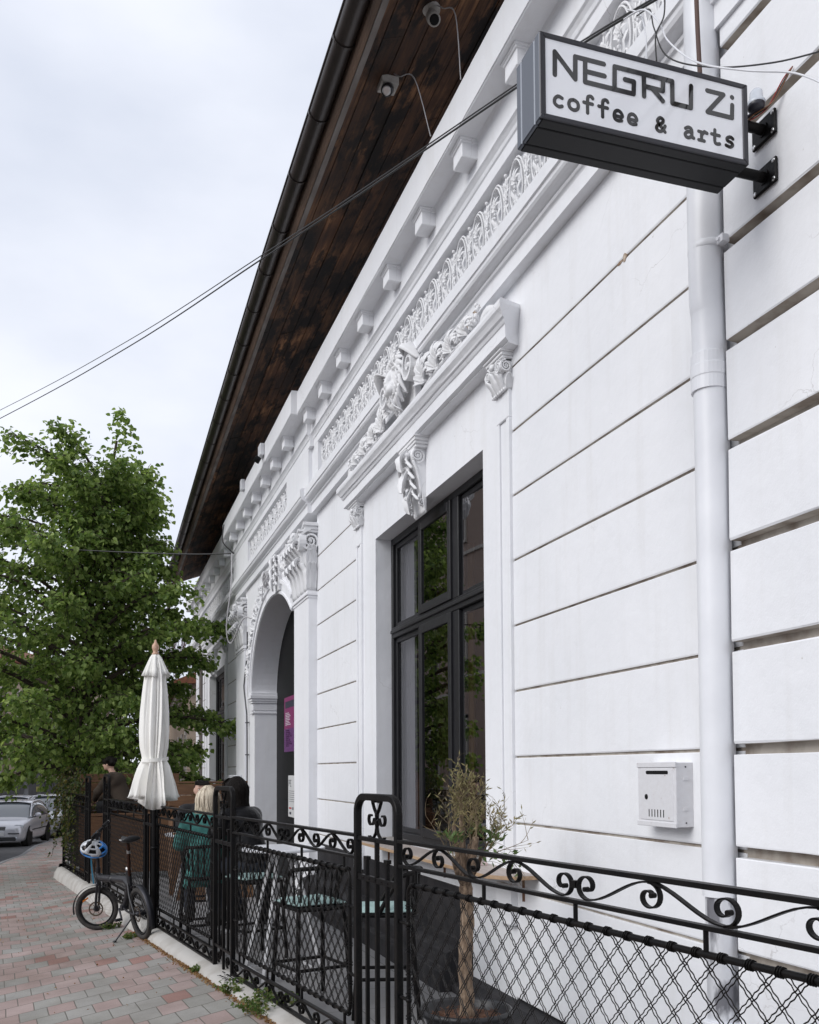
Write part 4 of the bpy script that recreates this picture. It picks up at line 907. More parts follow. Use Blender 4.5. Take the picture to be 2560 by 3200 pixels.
for z in (4.445, 4.235):
    mb = LMB(SO); mb.tube([(X1-.01, 3.3, z), (2.712, 3.3, z)], .0215, 14); mb.lathe([(.03, -.008), (.03, .004)], (2.705, 3.3, z), 14, axis=(1, 0, 0))
    mb.build('arm', M_iron, SG)
    mb = LMB(SO); mb.box(2.702, 2.7185, 3.225, 3.375, z-.055, z+.055); pm = mb.build('mounting_plate', M_iron, SG, bevel=.006)
    mb = LMB(SO)
    for yy in (3.24, 3.36):
        for zz in (z-.04, z+.04): mb.lathe([(.0105, -.003), (.0105, .0), (.004, .001)], (2.7015, yy, zz), 10, axis=(-1, 0, 0)); 
    mb.build('screw', M_alu, pm)
# twilight sensor on the upper arm with loose coloured wires
SN = thing('light_sensor', 'translucent dome light sensor beside the sign arm with loose wires', 'sensor', (2.64, 3.26, 4.50)); so = (2.64, 3.26, 4.50)
M_dome = mat('clear_plastic_dome', (.62, .66, .72), rough=.2, spec=.6, coat=.4)
mb = LMB(so); mb.lathe([(.030, 0), (.038, .012), (.038, .022), (.030, .026), (.027, .07), (.018, .082), (.004, .086)], (2.635, 3.255, 4.50), 18, axis=(.1, .1, 1)); mb.build('dome', M_dome, SN)
mb = LMB(so); mb.lathe([(.012, -.016), (.028, -.014), (.036, -.002), (.036, .010)], (2.635, 3.255, 4.50), 18, axis=(.1, .1, 1)); mb.bar((2.635, 3.258, 4.487), (2.60, 3.29, 4.462), .02, .003); mb.build('base', mat('black_plastic', (.03, .03, .04), rough=.35), SN)
for c_, dz in ((M_cable_b, 0), (mat('red_wire', (.35, .03, .02), rough=.5), .012), (mat('brown_wire', (.2, .09, .04), rough=.5), -.01)):
    mb = LMB(so); mb.tube(smoothpath([(2.62, 3.29, 4.46), (2.64+dz, 3.27, 4.475), (2.68, 3.22+dz, 4.50), (2.70, 3.17, 4.56+dz), (2.712, 3.12, 4.60)], 5), .0028, 5); mb.build('wire', c_, SN)

# ================================================================== THINGS ON THE WALL
MB_ = thing('mailbox', 'rusty-edged white metal mailbox on the wall left of the downpipe', 'mailbox', (2.78, 4.17, 1.41)); mo = (2.78, 4.17, 1.41)
my0, my1, mz0, mz1, mx = 4.0, 4.342, 1.412, 1.73, 2.682
M_mb = mat('chipped_white_enamel', (.66, .66, .68), rough=.42, c2=(.64, .635, .65), nscale=30, bump=.15, bscale=40)
n, l, p = nodes_of(M_mb); tcn = n.new('ShaderNodeTexCoord'); nz_ = n.new('ShaderNodeTexNoise'); nz_.inputs['Scale'].default_value = 30; nz_.inputs['Detail'].default_value = 6
rr_ = n.new('ShaderNodeValToRGB'); rr_.color_ramp.elements[0].position = .68; rr_.color_ramp.elements[1].position = .74; mxx = n.new('ShaderNodeMixRGB'); mxx.inputs['Color2'].default_value = (.22, .10, .05, 1)
l.new(tcn.outputs['Object'], nz_.inputs[0]); l.new(nz_.outputs[0], rr_.inputs[0]); l.new(rr_.outputs[0], mxx.inputs[0]); 
old = p.inputs['Base Color'].links[0].from_socket; l.new(old, mxx.inputs['Color1']); l.new(mxx.outputs[0], p.inputs['Base Color'])
mb = LMB(mo); mb.box(mx, D+.002, my0, my1, mz0, mz1); body = mb.build('box', M_mb, MB_, bevel=.004, bseg=2)
mb = LMB(mo); mb.box(mx-.006, mx+.004, my0-.003, my1+.003, mz1-.024, mz1+.003); mb.box(mx-.006, mx+.004, my0-.003, my1+.003, mz0-.003, mz0+.022); mb.build('rim', M_mb, MB_, bevel=.002)
mb = LMB(mo); mb.box(mx-.004, mx+.004, my0+.022, my1-.028, mz0+.028, mz1-.028); dr_ = mb.build('door', M_mb, MB_, bevel=.003)
mb = LMB(mo); 
mb.poly([(my0+.06+a, mz1-.05+b) for a, b in [(0,0),(.004,-.008),(.19,-.008),(.198,-.003),(.198,.006),(.19,.010),(.004,.010)]], lambda a, b, h: (h, a, b), mx-.0055, mx-.002); mb.build('slot', M_black, dr_)
mb = LMB(mo)
for q in range(6): mb.box(mx-.0055, mx-.002, my0+.10+q*.026, my0+.107+q*.026, mz0+.045, mz0+.083)
mb.build('vent', M_black, dr_, bevel=.001)
mb = LMB(mo); mb.lathe([(.014, 0), (.014, .003), (.006, .0035)], (mx-.003, my1-.085, mz0+.145), 14, axis=(-1, 0, 0)); mb.build('lock', M_black, dr_)
mb = LMB(mo); 
for zz, yy in ((mz1-.08, 0), (mz0+.09, 0)): mb.box(mx+.04, mx+.068, my0-.004, my0, zz-.008, zz+.008)
for zz in (mz1-.022, mz0+.022): mb.lathe([(.004, 0), (.004, .002)], (mx+.055, my0-.0005, zz), 8, axis=(0, -1, 0), mi=1)
mb.build('side_tab', [M_mb, M_black], MB_)

def camera_(name, label, cx_, cy_, body_m, box):
    zc = ez(cy_)-.10+(cx_-1.9)*.36; o = (cx_, cy_, zc); t = thing(name, label, 'security camera', o)
    mb = LMB(o)
    if box: mb.box(cx_-.055, cx_+.055, cy_-.055, cy_+.055, zc-.055, zc-.004)
    else: mb.lathe([(.05, -.02), (.05, 0)], (cx_, cy_, zc), 18); mb.tube([(cx_, cy_, zc-.02), (cx_-.01, cy_-.02, zc-.06)], .02, 10)
    mb.build('base', M_camgrey, t, bevel=.004)
    d = Vector((-.35, -.75, -.75)).normalized() if box else Vector((-.12, -.7, -.75)).normalized()
    a = Vector((cx_, cy_-.01, zc-.06))
    mb = LMB(o); mb.tube([a-d*.02, a, a+d*.05, a+d*.10, a+d*.105], [.028, .036, .038, .036, .03], 16); mb.build('housing', body_m, t)
    mb = LMB(o); c = a+d*.108; mb.lathe([(.027, -.004), (.027, .0), (.02, .002)], c, 16, axis=d); mb.build('lens', M_black if not box else M_alu, t)
    t.scale = (1.35, 1.35, 1.35); return t
camera_('security_camera', 'black bullet camera on a grey box under the wooden eaves', 2.27, 7.38, mat('camera_black', (.02, .02, .022), rough=.3), True)
camera_('security_camera', 'small white bullet camera on the eaves nearer the sign', 2.38, 6.6, M_camgrey, False)
for i, (a, b, c, lb) in enumerate((((2.30, 7.32, 7.50), (2.36, 6.95, 7.2), (2.475, 6.9, 6.72), 'thin grey cable hanging from the black camera to the cornice'),
                            ((2.40, 6.55, 7.50), (2.44, 6.25, 7.2), (2.478, 6.25, 6.72), 'thin grey cable hanging from the small white camera'))):
    mb = LMB(a); mb.tube(smoothpath([a, (a[0]+.02, a[1]-.1, a[2]-.1), b, c], 6), .0045, 6); o = mb.build('camera_cable', M_cable_w, None); o.location = a; tag(o, lb, 'cable')
# floodlight, junction box on the fascia
o_ = (2.38, 14.35, 6.62); t = thing('floodlight', 'small grey floodlight fixed to the cornice edge above the arched door', 'floodlight', o_)
mb = LMB(o_); mb.box(2.33, 2.39, 14.28, 14.50, 6.52, 6.70); mb.build('box', M_metalwhite, t, bevel=.006)
mb = LMB(o_); mb.obox((2.30, 14.36, 6.46), (1, 0, -.6), (0, 1, 0), (.6, 0, 1), .045, .085, .025); mb.build('lamp', M_black, t, bevel=.005)
mb = LMB((2.38, 16.4, 6.6)); mb.box(2.33, 2.395, 16.3, 16.45, 6.56, 6.74); o = mb.build('junction_box', M_metalwhite, None, bevel=.006); o.location = (2.38, 16.4, 6.6); tag(o, 'small grey junction box clipped to the cornice edge, left of the floodlight', 'junction box')
mb = LMB((2.6, 19.7, 1.7)); mb.box(2.52, 2.64, 19.42, 20.2, 1.05, 1.72); o = mb.build('box', M_metalwhite, None, bevel=.01); bpy.data.objects.remove(o)
EB = thing('meter_box', 'white electric meter box behind the dark-haired woman', 'meter box', (2.6, 18.95, 1.1))
mb = LMB((2.6, 18.95, 1.1)); mb.box(2.50, 2.655, 18.4, 19.15, .9, 1.62); mb.build('cabinet', M_metalwhite, EB, bevel=.008)
mb = LMB((2.6, 18.95, 1.1)); mb.box(2.49, 2.502, 18.44, 19.11, .94, 1.58); mb.build('door', M_metalwhite, EB, bevel=.004)
# conduit beside the arch
mb = MB(); P = smoothpath([(2.66, 17.75, 4.3), (2.66, 17.78, 3.9), (2.63, 17.9, 3.4), (2.63, 17.95, 3.25), (2.64, 17.78, 2.9), (2.655, 17.75, 2.6), (2.655, 17.74, 1.2), (2.62, 17.8, 1.0), (2.6, 18.1, .92), (2.6, 18.4, .95)], 6)
mb.tube(P, .014, 8)
for z in (2.6, 2.0, 1.4): mb.box(2.63, 2.69, 17.70, 17.80, z-.01, z+.01)
o = mb.build('conduit', mat('dark_grey_conduit', (.08, .08, .085), rough=.5), None); tag(o, 'dark conduit running down beside the arched doorway', 'cable')
# coil over the arch
mb = MB(); c = Vector((2.58, 15.25, 4.78))
for q in range(5):
    r_ = .13+.008*q; mb.tube([c+Vector((.02*math.sin(t*2+q), math.cos(t)*r_*1.25, math.sin(t)*r_*.8+.006*q)) for t in lin(0, 2*PI, 22)[:-1]], .007, 5, closed=True)
mb.tube(smoothpath([c+Vector((0, .15, 0)), c+Vector((0, .3, -.08)), c+Vector((0, .33, -.2))], 4), .008, 5); mb.ball(c+Vector((0, .33, -.24)), (.02, .03, .045), 8, 6)
o = mb.build('cable_coil', M_cable_w, None); tag(o, 'grey cable coiled up over the doorway arch', 'cable')
# posters on the black door
PS = thing('poster', 'magenta printed poster on the black door', 'poster', (3.08, 15.2, 2.3))
def poster(px, py0, py1, pz0, pz1, base, label, blocks, name='poster'):
    mb = MB(); mb.box(px-.003, px, py0, py1, pz0, pz1); o = mb.build(name, base, None); tag(o, label, 'poster')
    for (a, b, c_, d_, m_) in blocks:
        q = MB(); w_, h_ = py1-py0, pz1-pz0
        q.box(px-.0042, px-.0031, py1-w_*b, py1-w_*a, pz0+h_*c_, pz0+h_*d_); q.build('print', m_, o)
    return o
bpy.data.objects.remove(PS)
M_mag = mat('magenta_paper', (.20, .025, .11), rough=.5); M_pur = mat('purple_print', (.11, .03, .13), rough=.5); M_wt = mat('white_print', (.6, .55, .6), rough=.5); M_dk = mat('dark_print', (.03, .03, .05), rough=.5); M_red = mat('red_print', (.4, .03, .03), rough=.5); M_paper = mat('white_paper', (.55, .55, .55), rough=.6)
bl = [(0, 1, 0, .42, M_pur), (.1, .95, .80, .92, M_dk)]+[(.12, .45+.2*((i*7) % 5)/5, .70-i*.03, .712-i*.03, M_wt) for i in range(8)]+[(.15, .5+.3*((i*5) % 4)/4, .38-i*.035, .392-i*.035, M_wt) for i in range(9)]
poster(3.082, 15.35, 16.28, 2.02, 2.95, M_mag, 'magenta and purple poster on the black door', bl)
bl = [(.1, .9, .62-i*.05, .63-i*.05, M_dk) for i in range(6)]+[(.1, .4, .19, .23, M_red), (.5, .62, .18, .24, M_dk), (.15, .35, .06, .12, M_dk)]
po = poster(3.082, 15.2, 15.92, .93, 1.62, M_paper, 'white notice headed PE taped low on the black door', bl)
q = MB(); hy = 15.86; hz = 1.44
for s_ in ([(0,0),(0,.10)], [(0,.10),(.07,.10),(.085,.075),(.07,.05),(0,.05)], [(.13,0),(.13,.10)], [(.13,.10),(.20,.10)], [(.13,.05),(.18,.05)], [(.13,0),(.20,0)]):
    for (a, b), (c_, d_) in zip(s_, s_[1:]): q.bar((3.0775, hy-a, hz+b), (3.0775, hy-c_, hz+d_), .014, .001, up=(1, 0, 0))
q.build('print', M_dk, po)

# overhead cables
def cable(pts, r, m, name, label, k=8):
    mb = MB(); mb.tube(smoothpath(pts, k), r, 5); o = mb.build(name, m, None); tag(o, label, 'rod' if 'rod' in label else 'cable'); return o
def rp_(u, v, t): d = CR @ _dir(u, v); return Vector((0, 0, CAMH))+d*t
cable([rp_(2100, -30, 4.25), rp_(1840, 125, 4.9), rp_(1610, 277, 5.54), rp_(1150, 590, 6.8), rp_(815, 812, 8.04), rp_(400, 1085, 11), rp_(0, 1308, 15), rp_(-500, 1560, 24)], .0065, M_cable_b, 'overhead_cable', 'lower black cable crossing the sky towards the sign')
cable([rp_(2085, -30, 4.25), rp_(1825, 125, 4.9), rp_(1612, 266, 5.54), rp_(1150, 580, 6.8), rp_(815, 800, 8.04), rp_(400, 1065, 11), rp_(0, 1282, 15), rp_(-500, 1525, 24)], .0045, M_cable_b, 'overhead_cable', 'thinner upper cable running just above the lower one')
cable([rp_(732, 1729, 16.5), rp_(600, 1732, 16.8), rp_(430, 1727, 17.3), rp_(200, 1716, 18), rp_(0, 1700, 19), rp_(-400, 1668, 21)], .012, M_cable_b, 'overhead_cable', 'black cable passing level through the tree crown to the cornice')
cable([rp_(725, 1729, 16.5), rp_(722, 1830, 16.0), rp_(708, 1960, 16.0), rp_(722, 2160*0+2010, 16), rp_(760, 1935, 15.7), rp_(785, 1933, 15.6)], .011, M_cable_w, 'wall_cable', 'pale cable sagging from the wire hook down the pilaster')
cable([rp_(700, 1640, 16.3), rp_(696, 1690, 16.0), rp_(716, 1755*0+1716, 16.1), rp_(730, 1728, 16.2)], .011, M_cable_b, 'wall_cable', 'dark loop of cable under the junction box')
# loose wires around the pipe top
cable([rp_(1990, 50, 4.3), rp_(2030, 30, 4.2), rp_(2045, 90, 4.15), rp_(2090, 180, 3.95), rp_(2230, 210, 3.8), rp_(2420, 195, 3.55), rp_(2600, 150, 3.3)], .0032, M_cable_b, 'wall_cable', 'dark wire leading right from the pipe above the sign')
cable([rp_(1950, 60, 4.35), rp_(2010, 30, 4.2), rp_(2060, 70, 4.1), rp_(2090, 130, 3.95), rp_(2180, 195, 3.7), rp_(2330, 220, 3.55), rp_(2480, 228, 3.45), rp_(2580, 265, 3.35)], .0038, M_pipe, 'wall_cable', 'white wire looping over the downpipe above the sign')
cable([rp_(1960, 30, 4.35), rp_(2000, 45, 4.3), rp_(2018, 110, 4.2), rp_(2020, 190, 4.05)], .0035, M_pipe, 'wall_cable', 'white wire end dropping behind the sign top')
cable([rp_(2078, -20, 4.2), rp_(2075, 50, 4.1), rp_(2050, 110, 4.0), rp_(2052, 190, 3.95)], .0035, M_cable_b, 'wall_cable', 'short black wire dropping behind the sign beside the pipe')

# ================================================================== WINDOW COUNTER
SH = thing('window_counter', 'narrow pine drinks counter fixed under the big window', 'shelf', (2.62, 7.6, 1.0)); so = (2.62, 7.6, 1.0)
mb = LMB(so); mb.poly([(D-.005, 5.72), (2.60, 5.72), (2.47, 5.90), (2.47, 9.35), (D-.005, 9.35)], lambda x, y, h: (x, y, h), .972, .998); mb.build('board', M_shelf, SH, bevel=.002)
mb = LMB(so); mb.poly([(D-.005, 5.722), (2.601, 5.722), (2.472, 5.902), (2.472, 9.348), (D-.005, 9.348)], lambda x, y, h: (x, y, h), .9981, 1.001); mb.build('worn_top', M_shelftop, SH)
for y in (5.95, 7.5, 9.1):
    mb = LMB(so); mb.bar((2.53, y, .968), (D-.004, y, .968), .02, .008); mb.bar((D-.008, y, .96), (D-.008, y, .80), .02, .006, up=(0, 1, 0)); mb.build('bracket', mat('rusty_bracket', (.16, .08, .05), rough=.8), SH)
mb = MB(); mb.box(2.60, 2.72, 6.45, 6.85, 1.002, 1.022); o = mb.build('paper_box', mat('cream_card', (.62, .58, .55), rough=.6, c2=(.55, .40, .38), nscale=12), None, bevel=.002); tag(o, 'flat pale paper box lying on the window counter', 'box')

# ================================================================== IRON FENCE
FD = Vector((-.125, 1, 0)).normalized(); FN = Vector((1, .125, 0)).normalized()
def fp(y, z, o=0): return Vector((fx(y), y, z))+FN*o
ztop = lambda y: 1.392-.0045*y
FENCE = thing('iron_fence', 'black wrought-iron fence with scrollwork and wavy wire mesh round the terrace', 'fence', (0, 0, 0))
def scroll_band(y0, y1, zlo, zhi, per=.30, t=.0055, w=.017):
    """running scroll mirrored about the middle of the bay; zlo/zhi are functions of y"""
    mb = MB(); half = (y1-y0)/2; yc = (y0+y1)/2; h = zhi(yc)-zlo(yc); n_ = max(2, round((half-.09)/per)); per = (half-.09-.03)/n_
    R0 = .455; KX = 1.28
    def spiral(cx_, cy_, r0_, r1_, a0_, a1_, n=18): return [(cx_+KX*(r0_+(r1_-r0_)*i/n)*math.cos(a0_+(a1_-a0_)*i/n), cy_+(r0_+(r1_-r0_)*i/n)*math.sin(a0_+(a1_-a0_)*i/n)) for i in range(n+1)]
    for m_ in (-1, 1):
        cs = [.066/h+k*per/h for k in range(n_+1)]
        for k in range(n_):
            up = (k % 2 == 0)                    # this element ends in a spiral hanging from the top
            P = []
            if k == 0: P += spiral(cs[0], .5, .13, R0, -PI*.5-2.15*PI, -PI*.5, 26)
            else: P += [(cs[k], .5-(.5-.05)*(1 if up else -1))]
            L_ = cs[k+1]-cs[k]; va, vb_ = (.045, .955) if up else (.955, .045)
            for q in range(1, 9):
                tt = q/9; P.append((cs[k]+L_*tt, va+(vb_-va)*(3*tt*tt-2*tt**3)))
            P += spiral(cs[k+1], .5, R0, .13, PI*.5 if up else -PI*.5, (PI*.5-2.35*PI) if up else (-PI*.5+2.35*PI), 28)
            P = [(cs[0]+(u-cs[0])*1.0 if False else u, v) for u, v in P]
            pts = [fp(yc+m_*u*h, zlo(yc+m_*u*h)+v*(zhi(yc+m_*u*h)-zlo(yc+m_*u*h))) for u, v in P]
            mb.ribbon(pts, FN, w, [t*1.5]*2+[t]*(len(pts)-4)+[t*1.5]*2)
            for q in ((pts[0], pts[-1]) if k == 0 else (pts[-1],)): mb.lathe([(h*.085, -w*.55), (h*.085, w*.55)], q, 8, axis=FN)
    mb.obox(fp(yc, (zlo(yc)+zhi(yc))/2), FN, FD, (0, 0, 1), w*.62, .013, .012)
    return mb
def wavy(p, q, r, mb, seg, amp, wave, nrm, n=4):
    p = Vector(p); q = Vector(q); d = q-p; L_ = d.length; d /= L_; s = d.cross(nrm); m_ = max(4, int(L_/seg)); P = []
    for i in range(m_+1):
        t = L_*i/m_; ph = 2*PI*t/wave
        P.append(p+d*t+s*math.sin(ph)*amp+nrm*math.cos(ph)*amp*.6)
    mb.tube(P, r, n, caps=False)
def panel(y0, y1, quality=1.):
    """one bay: rails, scrolls, framed mesh"""
    z2 = lambda y: ztop(y)-.112; zmt = lambda y: ztop(y)-.185; zb0 = lambda y: zb(y)+.008; zb1 = lambda y: zb(y)+.112; zmb = lambda y: zb(y)+.185
    mb = MB()
    for f_, h_, w_ in ((ztop, .016, .034), (z2, .014, .026), (zb0, .016, .030), (zb1, .014, .026)):
        mb.bar(fp(y0, f_(y0)), fp(y1, f_(y1)), w_, h_)
    mb.build('rail', M_iron, FENCE, bevel=.0015)
    e_ = .012
    scroll_band(y0+.03, y1-.03, lambda y: z2(y)+.008, lambda y: ztop(y)-.008).build('scrollwork', M_iron, FENCE, bevel=.0)
    scroll_band(y0+.03, y1-.03, lambda y: zb0(y)+.008, lambda y: zb1(y)-.008, per=.28).build('scrollwork', M_iron, FENCE)
    a, b = y0+.085, y1-.085; c = .05
    P = []
    cor = [((a, zmb), (1, 1)), ((b, zmb), (-1, 1)), ((b, zmt), (-1, -1)), ((a, zmt), (1, -1))]
    def pt(y, f_, dz=0): return fp(y, f_(y)+dz)
    for (yy, f_), (sy, sz) in cor:
        for k in range(5):
            t = PI/2*k/4
            u, v = (1-math.cos(t), 1-math.sin(t)) if (sy, sz) in ((1, 1), (-1, -1)) else (1-math.sin(t), 1-math.cos(t))
            P.append(pt(yy+sy*c*u, f_, sz*c*v))
    mb = MB(); mb.tube(P, .0105, 8, closed=True)
    for t in lin(0, 1, int((b-a)/.6))[0:]:
        yy = a+.08+(b-a-.16)*t
        mb.tube([pt(yy, zmt), pt(yy, z2)], .008, 6); mb.tube([pt(yy, zmb), pt(yy, zb1)], .008, 6)
    for t in (.28, .75):
        for yy, y_post in ((a, y0), (b, y1)):
            zz = zmb(yy)+(zmt(yy)-zmb(yy))*t; mb.tube([fp(yy, zz), fp(y_post, zz)], .008, 6); mb.ball(fp(yy, zz), .015, 8, 6)
    # mesh wires
    s = .098; wm = MB(); Lh = .5
    H0 = zmt(a)-zmb(a); wires = []
    k0 = -int(1.4/s)-2
    def clip(u0, sgn):
        # line y = a+u0 + sgn*z', from bottom to top in sheared space v in 0..1 ; z' = v*H*1.0
        pts = []
        for v in (0, 1): pts.append((u0+sgn*v*H0*1.02, v))
        (ua_, va), (ub_, vb) = pts; W_ = b-a
        # clip to 0..W
        def cl(u_, v_, u2, v2, lim): t = (lim-u_)/(u2-u_); return (lim, v_+(v2-v_)*t)
        if (ua_ < 0 and ub_ < 0) or (ua_ > W_ and ub_ > W_): return None
        if ua_ < 0: ua_, va = cl(ua_, va, ub_, vb, 0)
        if ub_ < 0: ub_, vb = cl(ub_, vb, ua_, va, 0)
        if ua_ > W_: ua_, va = cl(ua_, va, ub_, vb, W_)
        if ub_ > W_: ub_, vb = cl(ub_, vb, ua_, va, W_)
        A_ = a+ua_; B_ = a+ub_
        return fp(A_, zmb(A_)+va*(zmt(A_)-zmb(A_))), fp(B_, zmb(B_)+vb*(zmt(B_)-zmb(B_)))
    n_ = int((b-a)/s)+2
    for sgn in (1, -1):
        for k in range(-14, n_+14):
            for dd in (-.0055, .0055):
                r_ = clip(k*s+.03+dd*1.4, sgn)
                if not r_ or (r_[0]-r_[1]).length < .04: continue
                off_ = FN*(.0035*sgn)
                wavy(r_[0]+off_, r_[1]+off_, .0021, wm, .0078/quality, .0015, .031, FN, 4 if quality >= .7 else 3)
    wm.build('wire_mesh', M_wire, FENCE, fix=False)
    # wrapped knots where the wires loop over the frame
    for k in range(n_):
        yy = a+.03+k*s
        if yy > b-.02: break
        for f_ in (zmt, zmb):
            for dd in (-.008, 0, .008):
                c_ = fp(yy+dd, f_(yy)); mb.tube([c_+FN*.0135*math.cos(t)+Vector((0, 0, .0135*math.sin(t))) for t in lin(0, 2*PI, 8)[:-1]], .0028, 4, closed=True)
    z = zmb(a)+.06
    while z < zmt(a)-.04:
        for yy in (a, b):
            for dd in (-.007, .007):
                c_ = fp(yy, z+dd); mb.tube([c_+FN*.0135*math.cos(t)+FD*.0135*math.sin(t) for t in lin(0, 2*PI, 8)[:-1]], .0028, 4, closed=True) if zmb(yy)+.03 < z+dd < zmt(yy) else None
        z += .098
    mb.build('mesh_frame', M_iron, FENCE, fix=False)
def trefoil(mb, yc, zc, s):
    """clover of four little scrolls on a collar"""
    def P3(pl_): return [fp(yc+u*FD.y*s, zc+v*s) for u, v in pl_]
    for m_ in (-1, 1):
        low = [(m_*u, v) for u, v in spiral(.62, .05, .10, .36, 2.7*PI, PI*1.0, 22)]
        mb.ribbon(P3(low+[(m_*.10, -.12), (m_*.02, -.3), (m_*.1, -.55), (m_*.3, -.72), (m_*.55, -.80), (m_*.8, -.70)]), FN, .016, .0055)
        up = [(m_*u, v) for u, v in spiral(.22, .92, .06, .25, 2.6*PI, .5*PI, 20)]
        mb.ribbon(P3([(m_*u, v) for u, v in spiral(.22, .92, .06, .25, -2.2*PI, 0, 20)]+[(m_*.44, .72), (m_*.26, .45), (m_*.06, .25), (m_*.03, 0)]), FN, .016, .0055)
    mb.obox(fp(yc, zc-.12*s), FN, FD, (0, 0, 1), .012, .02, .009); mb.ball(fp(yc, zc+.2*s), (.012, .012, .02), 8, 6)
def arched_post(y0, y1, hz=1.58, orn=True, bars=True):
    w = y1-y0; yc = (y0+y1)/2; b_ = .042; r = .09; zt_ = hz
    t = MB()
    Pc = [(y0+b_/2, zb(y0)-.02), (y0+b_/2, zt_-r)]+[(y0+b_/2+r-r*math.cos(a), zt_-r+(r-.012)*math.sin(a)) for a in lin(0, PI/2, 8)][1:]
    Pc += [(y1-b_/2-r+r*math.sin(a), zt_-r+(r-.012)*math.cos(a)) for a in lin(0, PI/2, 8)]+[(y1-b_/2, zb(y1)-.02)]
    t.ribbon([fp(a, b) for a, b in Pc], FN, .034, .034)
    o = t.build('arched_post', M_iron, FENCE, bevel=.004)
    m2 = MB()
    zc_ = ztop(yc); 
    for z, h_ in ((zc_-.012, .022), (zc_-.205, .03), (zb(yc)+.15, .02)):
        m2.obox(fp(yc, z), FN, FD, (0, 0, 1), .010, w/2-b_*.8, h_/2)
    for z in (zc_-.205,):
        for q in range(5): m2.ball(fp(y0+w*(.22+.14*q), z, -.012), .004, 5, 4)
    m2.build('crossbar', M_iron, o, bevel=.002)
    if bars:
        m3 = MB()
        m3.bar(fp(yc, zb(yc)+.0), fp(yc, zc_-.01), .02, .02, up=FN)
        for q in (.27, .73): 
            m3.bar(fp(y0+w*q, zb(yc)+.14), fp(y0+w*q, zc_-.10), .018, .018, up=FN); m3.obox(fp(y0+w*q, zc_-.105), FN, FD, (0, 0, 1), .012, .02, .009)
        m3.build('bar', M_iron, o, bevel=.001)
    if orn:
        m4 = MB(); trefoil(m4, yc, zc_+.088, .118); 
        # low scrolls at the foot
        for s_ in (-1, 1):
            P = [fp(yc+s_*w*.22+u, zb(yc)+.075+v) for u, v in spiral(0, 0, .012, .045, 2.3*PI, -.5*PI, 18)]; m4.ribbon(P, FN, .016, .0055)
        m4.build('scroll_ornament', M_iron, o)
arched_post(4.17, 4.70); arched_post(7.07, 7.64); arched_post(10.05, 10.70, hz=1.52); arched_post(13.44, 13.95, hz=1.66); arched_post(15.5, 16.0, hz=1.63)
panel(1.45, 4.17); panel(4.70, 7.07, .8); panel(7.64, 10.05, .6); panel(10.70, 13.44, .5); panel(16.0, 19.4, .45)
mb = MB()
for q in range(2): mb.bar(fp(19.42, zb(19.4)), fp(19.42, 1.35), .05, .05, up=FN)
a, b = fp(19.42, 0), Vector((2.4, 20.6, 0))
for f_ in (1.3, 1.18, .1):
    mb.bar((a.x, a.y, f_), (b.x, b.y, f_), .02, .02)
for q in range(24):
    t = q/24; p_ = a+(b-a)*t; mb.bar((p_.x, p_.y, -.1), (p_.x, p_.y, 1.3), .012, .012)
mb.build('return_railing', M_iron, FENCE)

cable([rp_(2176, -25, 4.02), rp_(2181, 100, 3.98), rp_(2188, 232, 3.93)], .010, mat('rusty_brown_strip', (.10, .06, .05), rough=.8), 'rusty_strip', 'thin rusty brown rod beside the top of the white downpipe')  # thin brown tube along the right side of the pipe top
# ================================================================== CLOSED PARASOL
UP = Vector((.56, 9.95, 0)); UM = thing('parasol', 'closed cream parasol tied with a strap beside the fence', 'parasol', tuple(UP))
M_canvas = mat('cream_canvas', (.87, .86, .83), rough=.9, c2=(.83, .815, .77), nscale=3, bump=.25, bscale=350)
M_lightwood = wood_mat('light_wood_pole', (.42, .26, .13), (.55, .36, .2), (.62, .43, .26), scale=(8, 8, 1), rough=.5)
M_finial = wood_mat('turned_wood_finial', (.45, .26, .17), (.55, .34, .24), (.6, .4, .3), scale=(3, 3, 6), rough=.45)
def folded(mb, zs, rs, folds, depth, ctr, seed=0, lean=(0, 0), n=96, wall=True):
    """pleated fabric hanging round a pole: rs radius per height, depth pleat depth per height"""
    rnd = random.Random(seed); ph = [rnd.uniform(0, 6) for _ in range(6)]; V = []; creases = [(rnd.uniform(0, 6.28), rnd.uniform(.035, .06)) for _ in range(9)]+[(R(-95), .04), (R(-108), .05), (R(-80), .035)]
    for i, (z, r_, d_) in enumerate(zip(zs, rs, depth)):
        for k in range(n):
            a = 2*PI*k/n; fl = min(1, max(0, (d_-.03)/.045))
            w_ = a*folds+.8*math.sin(a*2+ph[0])+.5*math.sin(a*3+ph[1])
            tri = 2/PI*math.asin(math.sin(w_)*.985)
            rr = r_*(1+.13*math.sin(a*2+ph[2]+z*.6)+.07*math.sin(a*3+ph[3]-z))+d_*tri
            for c_, cw in creases: rr -= .030*min(1, d_/.03)*math.exp(-(((a-c_-.15*z+PI) % (2*PI)-PI)/cw)**2)
            rr += .004*noise.noise(Vector((a*3, z*7, seed)))
            aw = a+.10*math.sin(z*1.7+ph[5])+fl*.16*math.cos(w_)
            zz = z+(.035*math.cos(w_*.5+1)+.05*math.sin(a*2+ph[0]) if i == 0 else 0)*(1 if d_ > .03 else .35)
            V.append((ctr[0]+lean[0]*z+rr*math.cos(aw), ctr[1]+lean[1]*z+rr*math.sin(aw), zz))
    mb.add(V, [(i*n+k, i*n+(k+1) % n, (i+1)*n+(k+1) % n, (i+1)*n+k) for i in range(len(zs)-1) for k in range(n)], 0, True)
mb = MB()
zs = [1.40, 1.47, 1.58, 1.68, 1.76, 1.805, 1.83, 1.87, 1.95, 2.1, 2.3, 2.5, 2.66, 2.78, 2.83]
